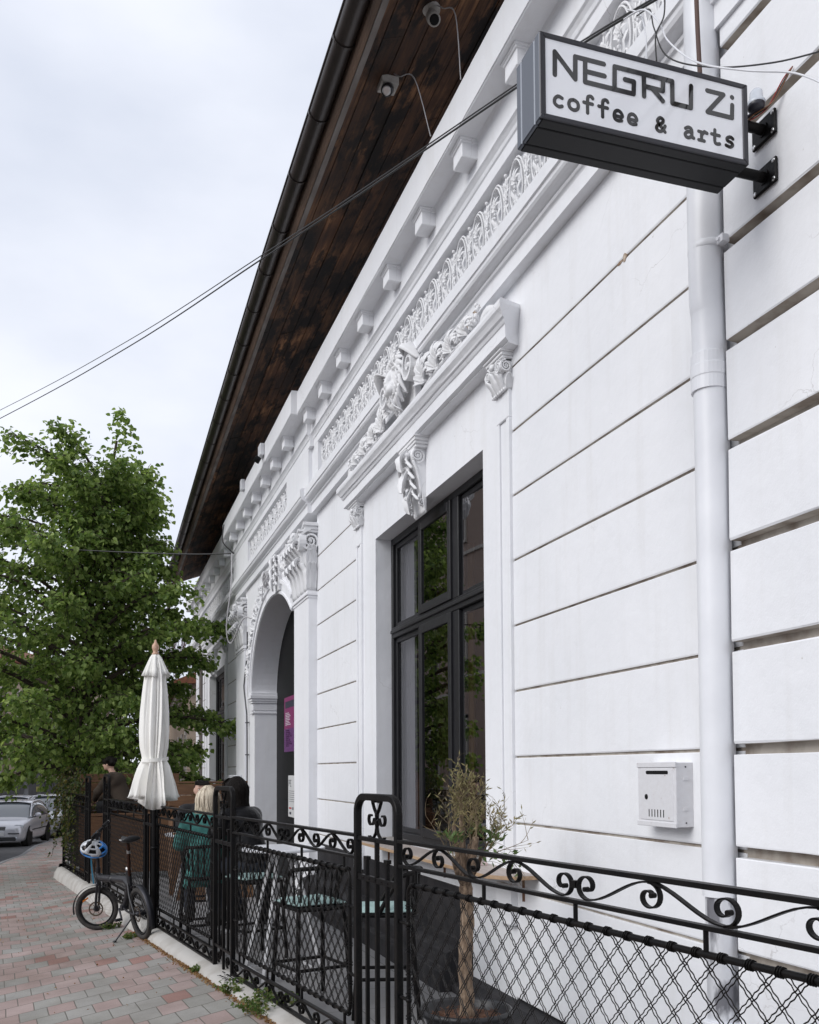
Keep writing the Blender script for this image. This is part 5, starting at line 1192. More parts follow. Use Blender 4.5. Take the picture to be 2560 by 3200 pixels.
rs = [.188, .177, .162, .145, .126, .112, .108, .115, .128, .135, .128, .112, .095, .07, .045]
dp = [.075, .07, .058, .046, .034, .020, .014, .016, .020, .022, .022, .020, .016, .010, .004]
folded(mb, zs, rs, 9, dp, (0, 0), 4, n=240); cano = mb.build('canopy', M_canvas, UM, fix=False)
sd_ = cano.modifiers.new('s', 'SOLIDIFY'); sd_.thickness = .003
mb = MB(); folded(mb, [2.665, 2.72, 2.80, 2.86, 2.89], [.128, .108, .078, .052, .03], 6, [.02, .014, .008, .004, .002], (.0, 0), 9, n=96); v_ = mb.build('vent_cap', M_canvas, UM, fix=False); v_.modifiers.new('s', 'SOLIDIFY').thickness = .003
mb = MB(); mb.ribbon([( .133*math.cos(a), .133*math.sin(a), 1.82+.012*math.sin(a+1)) for a in lin(0, 2*PI, 40)[:-1]], (0, 0, 1), .034, .003, closed=True); mb.build('strap', M_canvas, UM)
mb = MB(); mb.lathe([(.03, 2.885), (.037, 2.892), (.034, 2.90), (.022, 2.91), (.028, 2.93), (.036, 2.955), (.034, 2.98), (.02, 3.0), (.011, 3.015), (.010, 3.03), (.004, 3.04)], (0, 0, 0), 20); mb.build('finial', M_finial, UM)
mb = MB(); mb.tube([(0, 0, .16), (0, 0, 2.88)], .021, 12); mb.build('pole', M_lightwood, UM)
mb = MB(); mb.tube([(.0, -.0, .02), (.0, -.0, 1.40)], .027, 14); mb.lathe([(.031, -.012), (.036, -.012), (.036, .012), (.031, .012)], (0, 0, .93), 14); mb.build('base', M_iron, UM)

# ================================================================== BICYCLE
M_bike = mat('matt_black_bike_paint', (.009, .009, .012), rough=.45, coat=.1)
M_bgrey = mat('grey_bike_metal', (.028, .028, .034), rough=.4, metal=.5)
M_chrome = mat('dull_steel', (.35, .34, .33), rough=.35, metal=1)
M_seatpost = mat('dark_bronze_seatpost', (.05, .022, .014), rough=.25, metal=.6)
M_brsteel = mat('rusty_brake_disc', (.10, .075, .055), rough=.5, metal=.7)
RWc = Vector((.455, 9.92, 0)); FWc = Vector((.04, 11.12, 0)); RR, FR = .262, .237
gr_, gf_ = zg(RWc.x, RWc.y), zg(FWc.x, FWc.y)
BK = thing('bicycle', 'black folding electric bicycle leaning by the fence with a helmet on its handlebar', 'bicycle', (RWc.x, RWc.y, gr_)); bo = Vector((RWc.x, RWc.y, gr_))
bd = (FWc-RWc); bd.z = 0; bl_ = bd.length; bd.normalize(); UPZ = Vector((-.10, -.03, 1)).normalized()     # leans a little
LN = bd.cross(UPZ).normalized()                      # bike's right side
rh = Vector((RWc.x, RWc.y, gr_))+UPZ*RR; fh = Vector((FWc.x, FWc.y, gf_))+UPZ*FR
fr_ax = (Vector((.60, .80, 0))).normalized(); fr_ax = Vector((.29, .955, 0)).normalized()     # axle of the turned front wheel
def wheel(hub, axis, up, r, name_disc=True):
    axis = axis.normalized(); up = (up-axis*up.dot(axis)).normalized(); f = axis.cross(up)
    ring = lambda rr, n=40: [hub+(f*math.cos(t)+up*math.sin(t))*rr for t in lin(0, 2*PI, n)[:-1]]
    m1 = LMB(bo); m1.tube(ring(r-.026), .0255, 10, closed=True); W = m1.build('wheel', M_rubber, BK)
    m2 = LMB(bo); m2.ribbon(ring(r-.058), axis, .026, .014, closed=True, smooth=True); m2.build('rim', M_black, W)
    m3 = LMB(bo)
    for k in range(28):
        t = 2*PI*k/28; d_ = f*math.cos(t)+up*math.sin(t); t2 = t+(.35 if k % 2 else -.35)
        m3.tube([hub+(f*math.cos(t2)+up*math.sin(t2))*.028+axis*(.025 if k % 4 < 2 else -.025), hub+d_*(r-.06)], .0012, 4, caps=False)
    m3.build('spokes', M_chrome, W, fix=False)
    m4 = LMB(bo); m4.lathe([(.012, -.055), (.032, -.03), (.035, 0), (.032, .03), (.012, .055)], hub, 16, axis=axis); m4.build('hub', M_bgrey, W)
    m5 = LMB(bo); m5.ribbon(ring(.072, 30), axis, .002, .016, closed=True)
    for k in range(6):
        t = PI*k/3; d_ = f*math.cos(t)+up*math.sin(t); m5.bar(hub+d_*.02, hub+d_*.07, .006, .002, up=axis)
    for v in range(len(m5.v)): m5.v[v] = tuple(Vector(m5.v[v])-axis*.034)
    m5.build('brake_disc', M_brsteel, W)
    return W
wheel(rh, LN, UPZ, RR); wheel(fh, fr_ax, UPZ, FR)
# geometry points
bb = rh+bd*.40+UPZ*.02; seat_t = rh+bd*.22+UPZ*.30
head_b = fh+UPZ*.30-bd*.12; head_t = head_b+UPZ*.17-bd*.05
frj = rh+bd*.22+UPZ*.26
mb = LMB(bo)
mb.tube([head_b+UPZ*.10, head_b+UPZ*.06-bd*.10, frj+bd*.10+UPZ*.05, frj+UPZ*.0], [.03, .036, .040, .034], 12); mb.tube([frj+bd*.02, frj+bd*.10-UPZ*.12, bb+UPZ*.02], [.036, .03, .03], 12)
hg = head_b*.5+frj*.5+UPZ*.05; mb.lathe([(.04, -.035), (.046, -.03), (.046, .03), (.04, .035)], hg, 12, axis=(head_b-frj).normalized())
mb.tube([frj-UPZ*.12, frj+UPZ*.17], .026, 12)
mb.tube([head_b-UPZ*.02, head_t], .026, 12)
mb.tube([bb-LN*.05, bb+LN*.05], .032, 12)
for s_ in (-1, 1):
    mb.tube(smoothpath([bb+LN*s_*.03, (bb+rh)/2+LN*s_*.05-UPZ*.01, rh+LN*s_*.062], 4), .011, 8)
    mb.tube(smoothpath([frj+UPZ*.02+LN*s_*.02, (frj+rh)/2+LN*s_*.055+UPZ*.03, rh+LN*s_*.062], 4), .011, 8)
fb = mb.build('frame', M_bike, BK)
mb = LMB(bo)
for s_ in (-1, 1): mb.tube(smoothpath([head_b+fr_ax*s_*.035, head_b+fr_ax*s_*.052-UPZ*.04, fh+fr_ax*s_*.055], 4), [.018]*4+[.014]*4+[.011], 10)
mb.tube([head_b-fr_ax*.04, head_b+fr_ax*.04], .022, 10); mb.build('fork', M_bgrey, BK)
mb = LMB(bo)    # mudguards
fdir = fr_ax.cross(UPZ)
def guard(hub, f, up, ax, r, a0, a1, w): mb.ribbon([hub+(f*math.cos(t)+up*math.sin(t))*r for t in lin(R(a0), R(a1), 22)], ax, w, .003, smooth=True)
guard(rh, bd, UPZ, LN, RR+.022, 55, 205, .062); guard(fh, -fdir if fdir.dot(bd) < 0 else fdir, UPZ, fr_ax, FR+.02, -10, 120, .052)
mb.tube([rh+LN*.035, rh+(-bd*.9+UPZ*.1).normalized()*(RR+.02)+LN*.03], .003, 5)
g_ = mb.build('mudguard', M_bgrey, BK); g_.modifiers.new('s', 'SOLIDIFY').thickness = .004
# seat
sp0 = frj+UPZ*.1-bd*.01; sp1 = sp0+UPZ*.33-bd*.05
mb = LMB(bo); mb.tube([sp0, sp1], .018, 14); mb.build('seat_post', M_seatpost, BK)
mb = LMB(bo); mb.lathe([(.03, -.015), (.03, .015), (.02, .02)], frj+UPZ*.17, 14, axis=UPZ); mb.lathe([(.0195, -.02), (.0195, .02)], sp0+(sp1-sp0)*.75, 14, axis=UPZ); mb.build('seat_clamp', M_chrome, BK)
mb = LMB(bo); sv_ = sp1+UPZ*.04; n_ = 14; V = []
for i in range(n_+1):
    t = i/n_; x_ = -.13+.27*t; wd_ = .088*(1-t)**.75+.02; top_ = .03+.018*(1-t)**2-.010*math.sin(t*PI)
    if i == 0: wd_ *= .6
    if i == n_: wd_ *= .5
    for k in range(12):
        a = 2*PI*k/12; V.append(sv_+bd*x_+LN*(math.cos(a)*wd_)+UPZ*(math.sin(a)*(.034 if math.sin(a) > 0 else .03)+top_-.03))
mb.add(V, [(i*12+k, (i+1)*12+k, (i+1)*12+(k+1) % 12, i*12+(k+1) % 12) for i in range(n_) for k in range(12)]+[tuple(range(12)), tuple(range(n_*12+11, n_*12-1, -1))], 0, True)
sad = mb.build('saddle', mat('black_saddle_vinyl', (.02, .02, .022), rough=.5), BK, subsurf=1)
mb = LMB(bo)
for k, s_ in enumerate((0, .006, .013, .019, .026, .031)): mb.obox(sv_-bd*(-.0+.06-s_*1.6)-LN*.088+UPZ*.012, bd, LN, UPZ, .0035, .002, .005)
mb.build('saddle_print', M_paper, sad)
# stem, handlebar, cables
ht = head_t+UPZ*.36-bd*.06
mb = LMB(bo); mb.tube([head_t-UPZ*.02, ht], .018, 12); mb.obox(ht, bd, LN, UPZ, .03, .03, .02); mb.build('stem', M_bike, BK)
hb = Vector((.86, .48, .22)).normalized(); hb = Vector((.52, .70, .46)).normalized()
h1, h2 = ht-hb*.22+Vector((0, 0, -.02)), ht+hb*.22+Vector((0, 0, .03))
mb = LMB(bo); mb.tube(smoothpath([h1, ht, h2], 4), .0125, 10); mb.tube([h1, h1+hb*.10], .017, 10); mb.tube([h2, h2-hb*.10], .017, 10); H_ = mb.build('handlebar', M_black, BK)
mb = LMB(bo); mb.lathe([(.015, -.004), (.015, .004)], h1-hb*.003, 10, axis=hb); mb.lathe([(.015, -.004), (.015, .004)], h2+hb*.003, 10, axis=hb); mb.build('bar_end', M_chrome, H_)
mb = LMB(bo)
for q, s_ in enumerate((-1, 1)):
    e_ = ht+hb*s_*.14; mb.bar(e_, e_+hb*s_*.11+bd*.05-UPZ*.03, .012, .008); mb.obox(ht+hb*s_*.07+UPZ*.02, hb, bd, UPZ, .03, .02, .012)
    mb.tube(smoothpath([e_, e_+bd*.10-UPZ*.05, head_t+bd*.14-UPZ*(.0+.05*q), head_b+bd*.02], 5), .004, 6)
mb.tube(smoothpath([ht, ht+bd*.12-UPZ*.1, head_b+bd*.06+UPZ*.1, head_b-bd*.1], 5), .004, 6)
mb.build('brake_lever', M_black, BK)
mb = LMB(bo); mb.tube([bb-LN*.07, bb-LN*.075-UPZ*.10-bd*.06], .010, 8); mb.obox(bb-LN*.11-UPZ*.105-bd*.06, LN, bd, UPZ, .035, .03, .01)
mb.tube([bb+LN*.07, bb+LN*.075+UPZ*.10+bd*.06], .010, 8); mb.obox(bb+LN*.11+UPZ*.105+bd*.06, LN, bd, UPZ, .035, .03, .01); mb.lathe([(.075, -.002), (.075, .002)], bb+LN*.055, 24, axis=LN); mb.build('crank', M_bgrey, BK)
mb = LMB(bo); k0 = rh+bd*.10-UPZ*.05-LN*.06; mb.tube([k0, Vector((.19, 9.98, zg(.19, 9.98)+.012))], [.009, .008], 8); mb.ball(Vector((.185, 9.98, zg(.19, 9.98)+.012)), (.02, .03, .01), 8, 6); mb.build('kickstand', M_bike, BK)
mb = LMB(bo); ax_f = fr_ax; rf = fh+(UPZ*.45-fdir*.0).normalized()*.0
c_ = fh-fr_ax*.03+UPZ*.11+Vector((-.10, -.03, 0)); mb.obox(c_, Vector((.8, .2, .55)), fr_ax, UPZ, .034, .006, .010); mb.build('reflector', mat('orange_reflector', (.75, .20, .01), rough=.25, spec=.8), BK)
# helmet hanging from the bar
hc = Vector((.01, 10.85, .73)); hc = Vector((-.02, 10.9, .86))
HM = thing('bicycle_helmet', 'silver and blue cycling helmet hanging by its strap from the handlebar', 'helmet', tuple(hc))
M_silver = mat('silver_helmet_shell', (.52, .54, .57), rough=.25, coat=.5); M_blue = mat('blue_helmet_shell', (.03, .22, .62), rough=.3, coat=.5)
hx = Vector((.93, -.10, -.12)).normalized(); hz_ = Vector((-.12, -.72, .66)); hz_ = (hz_-hx*hz_.dot(hx)).normalized(); hy_ = hz_.cross(hx)
def hp(th, ph, r=1.): # th along length, shell point
    x_ = .145*math.cos(ph)*math.cos(th); y_ = .105*math.sin(th)*math.cos(ph) ; z_ = .115*math.sin(ph)
    return hc+(hx*x_+hy_*y_+hz_*z_)*r
nt_, np_ = 30, 12; V = []; F = {0: [], 1: [], 2: []}
for i in range(nt_):
    for j in range(np_+1): V.append(hp(2*PI*i/nt_, -.28+(PI/2+.27)*j/np_))
for i in range(nt_):
    for j in range(np_):
        q = (i*(np_+1)+j, ((i+1) % nt_)*(np_+1)+j, ((i+1) % nt_)*(np_+1)+j+1, i*(np_+1)+j+1)
        th = 2*PI*i/nt_; hole = (j in (4, 5, 6, 8, 9) and (i % 5) in (1, 2, 3)) or (j in (1, 2) and (i % 6) in (1, 2, 3))
        if hole: F[2].append(q)
        elif (j < 2) or (math.cos(th) > .55 and j < 8): F[1].append(q)
        else: F[0].append(q)
mb = MB(); mb.add([Vector(v)-hc for v in V], F[0], 0, True); s0 = mb.build('shell', M_silver, HM, fix=False); s0.modifiers.new('s', 'SOLIDIFY').thickness = .016
mb = MB(); mb.add([Vector(v)-hc for v in V], F[1], 0, True); s1 = mb.build('lower_shell', M_blue, HM, fix=False); s1.modifiers.new('s', 'SOLIDIFY').thickness = .016
mb = MB(); mb.add([(Vector(v)-hc)*.84 for v in V], F[0]+F[1]+F[2], 0, True); mb.build('padding', M_black, HM, fix=False)
mb = MB(); mb.ribbon(smoothpath([hc*0+Vector((.06, .1, .0)), Vector((.04, .05, .2)), Vector(h1)-hc+hb*.12], 5), (0, 1, 0), .014, .003)
mb.ribbon(smoothpath([Vector((-.03, .04, -.08)), Vector((-.02, .06, -.22)), Vector((.0, .08, -.38))], 5), (1, 0, 0), .016, .003); mb.build('strap', mat('blue_strap', (.05, .22, .34), rough=.8), HM)

# ================================================================== BAR STOOLS, CUSHIONS, TABLES
def make_stool(name, label, x, y, rz, z=0):
    t = thing(name, label, 'bar stool', (x, y, z), rz, 'black tube bar stools on the terrace')
    # local: sitter faces +y, back at -y
    def leg(sx, sy, zt_=.70):
        m = MB(); m.tube([(sx*.215, sy*.225, 0), (sx*.185, sy*.175, zt_)], .0165, 10); return m.build('leg', M_iron, t)
    for sx in (-1, 1):
        for sy in (-1, 1): leg(sx, sy)
    m = MB(); m.tube(smoothpath([(-.19, -.16, .70), (-.19, .17, .705), (-.16, .20, .705), (.16, .20, .705), (.19, .17, .705), (.19, -.16, .70), (.10, -.215, .70), (-.10, -.215, .70), (-.19, -.16, .70)], 4), .0165, 8)
    for q in range(9): m.bar((-.185, -.17+.043*q, .705), (.185, -.17+.043*q, .705), .034, .014)
    m.build('seat', M_iron, t)
    m = MB(); 
    c4 = [(-.20, -.205), (.20, -.205), (.205, .205), (-.205, .205)]
    for i in range(4): a, b = c4[i], c4[(i+1) % 4]; m.tube([(a[0], a[1], .27+.0*i), (b[0], b[1], .27)], .013, 8)
    m.build('stretcher', M_iron, t)
    m = MB(); A_ = smoothpath([(-.20, .06, .70), (-.215, -.02, .84), (-.215, -.09, .955), (-.20, -.15, .985), (-.13, -.225, .995), (0, -.25, 1.0), (.13, -.225, .995), (.20, -.15, .985), (.215, -.09, .955), (.215, -.02, .84), (.20, .06, .70)], 5)
    m.tube(A_, .0165, 10); B_ = m.build('backrest', M_iron, t)
    m = MB()
    for q in range(9):
        a = R(-158+q*17); ct, st = math.cos(a), math.sin(a)
        m.tube([(.19*ct, -.02+.20*st*.95, .70), (.205*ct, -.02+.235*st*.95, .99)], .008, 6)
    m.build('back_slats', M_iron, B_)
    return t
def cushion(x, y, rz, z, label):
    m = MB(); n_ = 16; V = []
    for i in range(n_+1):
        for j in range(n_+1):
            u, v = -1+2*i/n_, -1+2*j/n_
            e_ = max(0, 1-max(abs(u), abs(v))**5)
            V.append((u*.195*(1-.03*abs(v)), v*.195*(1-.03*abs(u)), .004+.034*e_**.5+.004*noise.noise(Vector((u*2, v*2, x*9)))))
    k = n_+1
    m.add(V, [(i*k+j, (i+1)*k+j, (i+1)*k+j+1, i*k+j+1) for i in range(n_) for j in range(n_)], 0, True)
    m.add([(a, b, -.0) for a, b in ((-.19,-.19),(.19,-.19),(.19,.19),(-.19,.19))], [(3,2,1,0)])
    m.tube([(a*.195, b*.195, .006) for a, b in ((-1,-1),(1,-1),(1,1),(-1,1))], .006, 6, closed=True)
    o = m.build('cushion', M_cush, None, fix=False); o.location = (x, y, z); o.rotation_euler.z = rz
    return tag(o, label, 'cushion', 'mint seat cushions')
z_s = .722
make_stool('bar_stool', 'black bar stool with curved slatted back, nearest the white round table', 1.52, 6.98, R(14)); cushion(1.52, 7.0, R(14), z_s, 'mint cushion on the stool between the white table and the tall fence arch')
make_stool('bar_stool', 'black bar stool under the counter beside the potted olive', 1.95, 6.48, R(74)); cushion(1.93, 6.48, R(74), z_s, 'mint cushion on the stool closest to the potted olive')
make_stool('bar_stool', 'black bar stool under the dark-haired woman', 1.38, 8.78, R(20)); cushion(1.38, 8.80, R(20), z_s, 'mint cushion under the woman in the black leather jacket')
make_stool('bar_stool', 'black bar stool under the woman in the teal sweater', 1.0, 9.25, R(4)); 
make_stool('bar_stool', 'black bar stool under the man facing the two women', 1.12, 10.95, R(176))
M_tabtop = mat('white_laminate_top', (.75, .76, .79), rough=.3); M_tableg = mat('white_powder_steel', (.55, .55, .56), rough=.5)
def table(x, y, h, r, label, rz=0):
    t = thing('bar_table', label, 'table', (x, y, 0), rz)
    m = MB(); m.lathe([(r-.004, -.012), (r, -.008), (r, .008), (r-.004, .012)], (0, 0, h), 48); m.build('table_top', M_tabtop, t)
    for k in range(4):
        a = PI/4+k*PI/2; m = MB(); m.bar((.10*math.cos(a), .10*math.sin(a), h-.012), (.36*math.cos(a), .36*math.sin(a), .0), .026, .026); m.build('leg', M_tableg, t)
    m = MB(); P = [(.34*math.cos(PI/4+k*PI/2), .34*math.sin(PI/4+k*PI/2), .04) for k in range(4)]
    for k in range(4): m.bar(P[k], P[(k+1) % 4], .02, .012)
    m.build('foot_frame', M_tableg, t); return t
table(1.50, 7.97, 1.045, .35, 'white round bar table with splayed square legs nearest the camera', R(8))
table(1.02, 10.1, 1.045, .35, 'white round bar table between the women and the man', R(20))
def cup(x, y, z):
    m = MB(); m.lathe([(.026, 0), (.038, .09), (.036, .09), (.024, .006)], (0, 0, 0), 16, caps=False); o = m.build('paper_cup', M_paper, None, fix=False); o.location = (x, y, z); return o
tag(cup(.90, 9.92, 1.058), 'white paper cup on the table in front of the teal sweater', 'cup')
mb = MB(); mb.box(-.06, .06, -.09, .09, 0, .022); o = mb.build('wallet', mat('tan_leather', (.30, .17, .08), rough=.6), None, bevel=.006); o.location = (.83, 9.86, 1.058); o.rotation_euler.z = .5; tag(o, 'tan leather wallet on the far bar table beside the paper cup', 'wallet')
# red extinguisher-like canister by the wall
o_ = (1.82, 10.8, 0); t = thing('fire_extinguisher', 'small red fire extinguisher on a black stand behind the white table', 'fire extinguisher', o_)
mb = MB(); mb.lathe([(.055, .0), (.065, .02), (.065, .17), (.05, .21), (.02, .225)], (0, 0, .55), 20); mb.build('cylinder', mat('red_enamel', (.45, .015, .012), rough=.3), t)
mb = MB(); mb.box(-.02, .02, -.04, .04, .775, .81); mb.tube([(0, .04, .80), (.0, .09, .74), (0, .085, .62)], .008, 6); mb.box(-.08, .08, -.08, .08, 0, .55); mb.build('valve', M_black, t)

# ================================================================== POTTED OLIVE
px, py = 2.01, 5.10; rnd = random.Random(11)
PT = thing('potted_olive_tree', 'half-dead olive tree with bare twigs in a black plastic pot', 'potted tree', (px, py, 0))
mb = MB(); mb.lathe([(.17, 0), (.235, .30), (.245, .31), (.262, .315), (.262, .345), (.248, .35), (.235, .33), (.225, .27), (0, .265)], (0, 0, 0), 40, caps=False); mb.build('pot', mat('black_plastic_pot', (.018, .018, .02), rough=.4), PT, fix=False)
mb = MB(); V = []; 
for i in range(9):
    for k in range(28): r_ = .232*i/8; V.append((r_*math.cos(2*PI*k/28), r_*math.sin(2*PI*k/28), .285+.02*noise.noise(Vector((r_*12*math.cos(2*PI*k/28), r_*12*math.sin(2*PI*k/28), 4)))+.03*(1-i/8)))
mb.add(V, [(i*28+k, (i+1)*28+k, (i+1)*28+(k+1) % 28, i*28+(k+1) % 28) for i in range(8) for k in range(28)], 0, True)
for q in range(160):
    a, r_ = rnd.uniform(0, 2*PI), .21*rnd.random()**.6; c_ = Vector((r_*math.cos(a), r_*math.sin(a), .305)); d_ = Vector((rnd.uniform(-1, 1), rnd.uniform(-1, 1), rnd.uniform(-.1, .4))).normalized()*.02
    mb.bar(c_-d_, c_+d_, .004, .002)
mb.build('bark_mulch', mat('bark_mulch', (.16, .075, .04), rough=.95, c2=(.08, .04, .025), nscale=40, bump=.8, bscale=90), PT, fix=False)
mb = MB(); P = smoothpath([(0, 0, .24), (.005, 0, .36), (.0, .01, .6), (.012, 0, .85), (.004, 0, 1.02), (.0, 0, 1.10)], 6)
mb.tube(P, [.050-.005*min(1, i/6)-.010*i/len(P)+.004*math.sin(i*1.9) for i in range(len(P))], 14)
LIMBS = []
for (dx, dy, dz, r_) in ((-.10, -.08, .10, .026), (.08, .12, .16, .024), (.02, -.12, .22, .028), (-.03, .1, .28, .02), (.10, -.02, .12, .018), (-.02, .0, .34, .024)):
    P = smoothpath([(0, 0, 1.04), (dx*.6, dy*.6, 1.08+dz*.4), (dx, dy, 1.10+dz)], 4); mb.tube(P, [r_*(1.05-.5*i/len(P)) for i in range(len(P))], 8); LIMBS.append(Vector((dx, dy, 1.10+dz)))
mb.build('trunk', M_olivebark, PT)
M_twig = mat('dry_twig', (.26, .20, .12), rough=.9, c2=(.15, .11, .07), nscale=20); M_dryleaf = mat('dry_olive_leaf', (.24, .19, .09), rough=.85, c2=(.16, .16, .06), nscale=9)
M_gleaf = mat('green_olive_leaf', (.07, .13, .03), rough=.6, c2=(.11, .17, .05), nscale=9)
tw = MB(); dl = MB(); gl = MB()
def leafq(mb, p, d, ln, wd, curl=.2):
    d = d.normalized(); s = d.orthogonal().normalized(); s = Matrix.Rotation(rnd.uniform(0, 6.28), 3, d) @ s; n_ = d.cross(s)
    mb.add([p, p+d*ln*.45+s*wd+n_*wd*curl, p+d*ln, p+d*ln*.45-s*wd+n_*wd*curl], [(0,1,2,3)])
def twig(p, d, L_, r_, depth):
    P = [p]; d = d.normalized(); n_ = 5
    for i in range(n_):
        d = (d+Vector((rnd.uniform(-.16, .16), rnd.uniform(-.16, .16), rnd.uniform(-.05, .13)))).normalized(); P.append(P[-1]+d*L_/n_)
    tw.tube(P, [r_*(1-.75*i/n_) for i in range(n_+1)], 4, caps=False)
    if depth > 0:
        for i in range(1, n_+1):
            for _ in range(2 if (depth > 1 and i > 1) else 1):
                s = Vector((rnd.uniform(-1, 1), rnd.uniform(-1, 1), rnd.uniform(-.2, .6))).normalized(); twig(P[i], d*.55+s*.75, L_*rnd.uniform(.3, .52), r_*.5, depth-1)
    else:
        for i in range(1, n_+1):
            if rnd.random() < .32: leafq(dl, P[i], d+Vector((rnd.uniform(-1, 1), rnd.uniform(-1, 1), rnd.uniform(-.4, .6))), .035, .004)
        if P[-1].z < 1.36 and rnd.random() < .30:
            for i in range(1, n_+1): leafq(gl, P[i], d+Vector((rnd.uniform(-1, 1), rnd.uniform(-1, 1), rnd.uniform(-.4, .6))), .045, .009)
for i, c_ in enumerate(LIMBS):
    for q in range(2):
        a = rnd.uniform(0, 2*PI); sp_ = .42 if i != 5 else .2
        twig(c_, Vector((math.cos(a)*sp_+.12, math.sin(a)*sp_-.1, 1)), rnd.uniform(.17, .27), .0042, 2)
twig(Vector((-.02, 0, 1.4)), Vector((-.02, .03, 1)), .26, .006, 2); twig(Vector((.0, 0, 1.35)), Vector((-.15, .0, 1)), .24, .005, 2)
twig(Vector((.1, -.05, 1.2)), Vector((.55, -.75, .35)), .34, .004, 1); twig(Vector((-.08, 0, 1.2)), Vector((-.6, .1, .6)), .28, .004, 1)
twig(Vector((.08, -.05, 1.2)), Vector((.5, -.6, .7)), .26, .004, 2)
for q in range(7):      # drooping runners with a few leaves
    a = rnd.uniform(-.9, .6); P = [Vector((.03, -.05, 1.15+rnd.uniform(0, .15)))]; d = Vector((math.cos(a), math.sin(a)-.6, .45)).normalized()
    for i in range(12): d = (d+Vector((rnd.uniform(-.1, .1), rnd.uniform(-.1, .1), -.14))).normalized(); P.append(P[-1]+d*.03)
    tw.tube(P, .0012, 3, caps=False)
    for i in range(2, 12, 2): leafq(gl, P[i], Vector((rnd.uniform(-1, 1), rnd.uniform(-1, 1), rnd.uniform(-1, .3))), .04, .011)
tw.build('twigs', M_twig, PT, fix=False); dl.build('dry_leaves', M_dryleaf, PT, fix=False); gl.build('green_leaves', M_gleaf, PT, fix=False)
# ================================================================== PEOPLE
M_skin = mat('skin', (.52, .33, .25), rough=.55, c2=(.47, .28, .21), nscale=12); M_teal = mat('teal_wool_knit', (.045, .17, .155), rough=.95, c2=(.06, .21, .19), nscale=20, bump=.5, bscale=160)
M_leather = mat('black_leather', (.005, .005, .006), rough=.42, spec=.2, bump=.6, bscale=22, bdist=.015); M_jeans = mat('dark_denim', (.02, .024, .035), rough=.9); M_blackcloth = mat('black_cloth', (.012, .012, .014), rough=.9)
M_blond = mat('bleached_hair', (.66, .58, .45), rough=.5, c2=(.16, .11, .07), nscale=3, lo=.50, hi=.72, stretch=(14, 14, 1.2)); M_darkhair = mat('dark_brown_hair', (.006, .004, .003), rough=.55, spec=.15, bump=.8, bscale=20, stretch=(14, 14, 1))
M_brown = mat('brown_jacket_cloth', (.045, .032, .022), rough=.95); M_boot = mat('pale_boot', (.25, .23, .20), rough=.8)
def hand(mb, w_, d, n_, s=1.):
    """palm and five curled fingers; w_ wrist, d direction, n_ palm normal"""
    d = Vector(d).normalized(); n_ = Vector(n_); n_ = (n_-d*n_.dot(d)).normalized(); sd = d.cross(n_)
    mb.capsule(w_, w_+d*.045*s, .026*s, .034*s, 8); pc = w_+d*.05*s
    for k, ln in enumerate((.068, .078, .074, .058)):
        b0 = pc+sd*(k-1.5)*.0195*s+d*.028*s; b1 = b0+d*ln*.5*s+n_*.012*s; b2 = b1+d*ln*.32*s+n_*.026*s
        mb.tube([b0, b1, b2], [.0095*s, .0088*s, .0075*s], 7)
    t0 = w_+d*.02*s-sd*.03*s; mb.tube([t0, t0+d*.035*s-sd*.028*s+n_*.01*s, t0+d*.062*s-sd*.03*s+n_*.024*s], [.012*s, .0105*s, .008*s], 7)
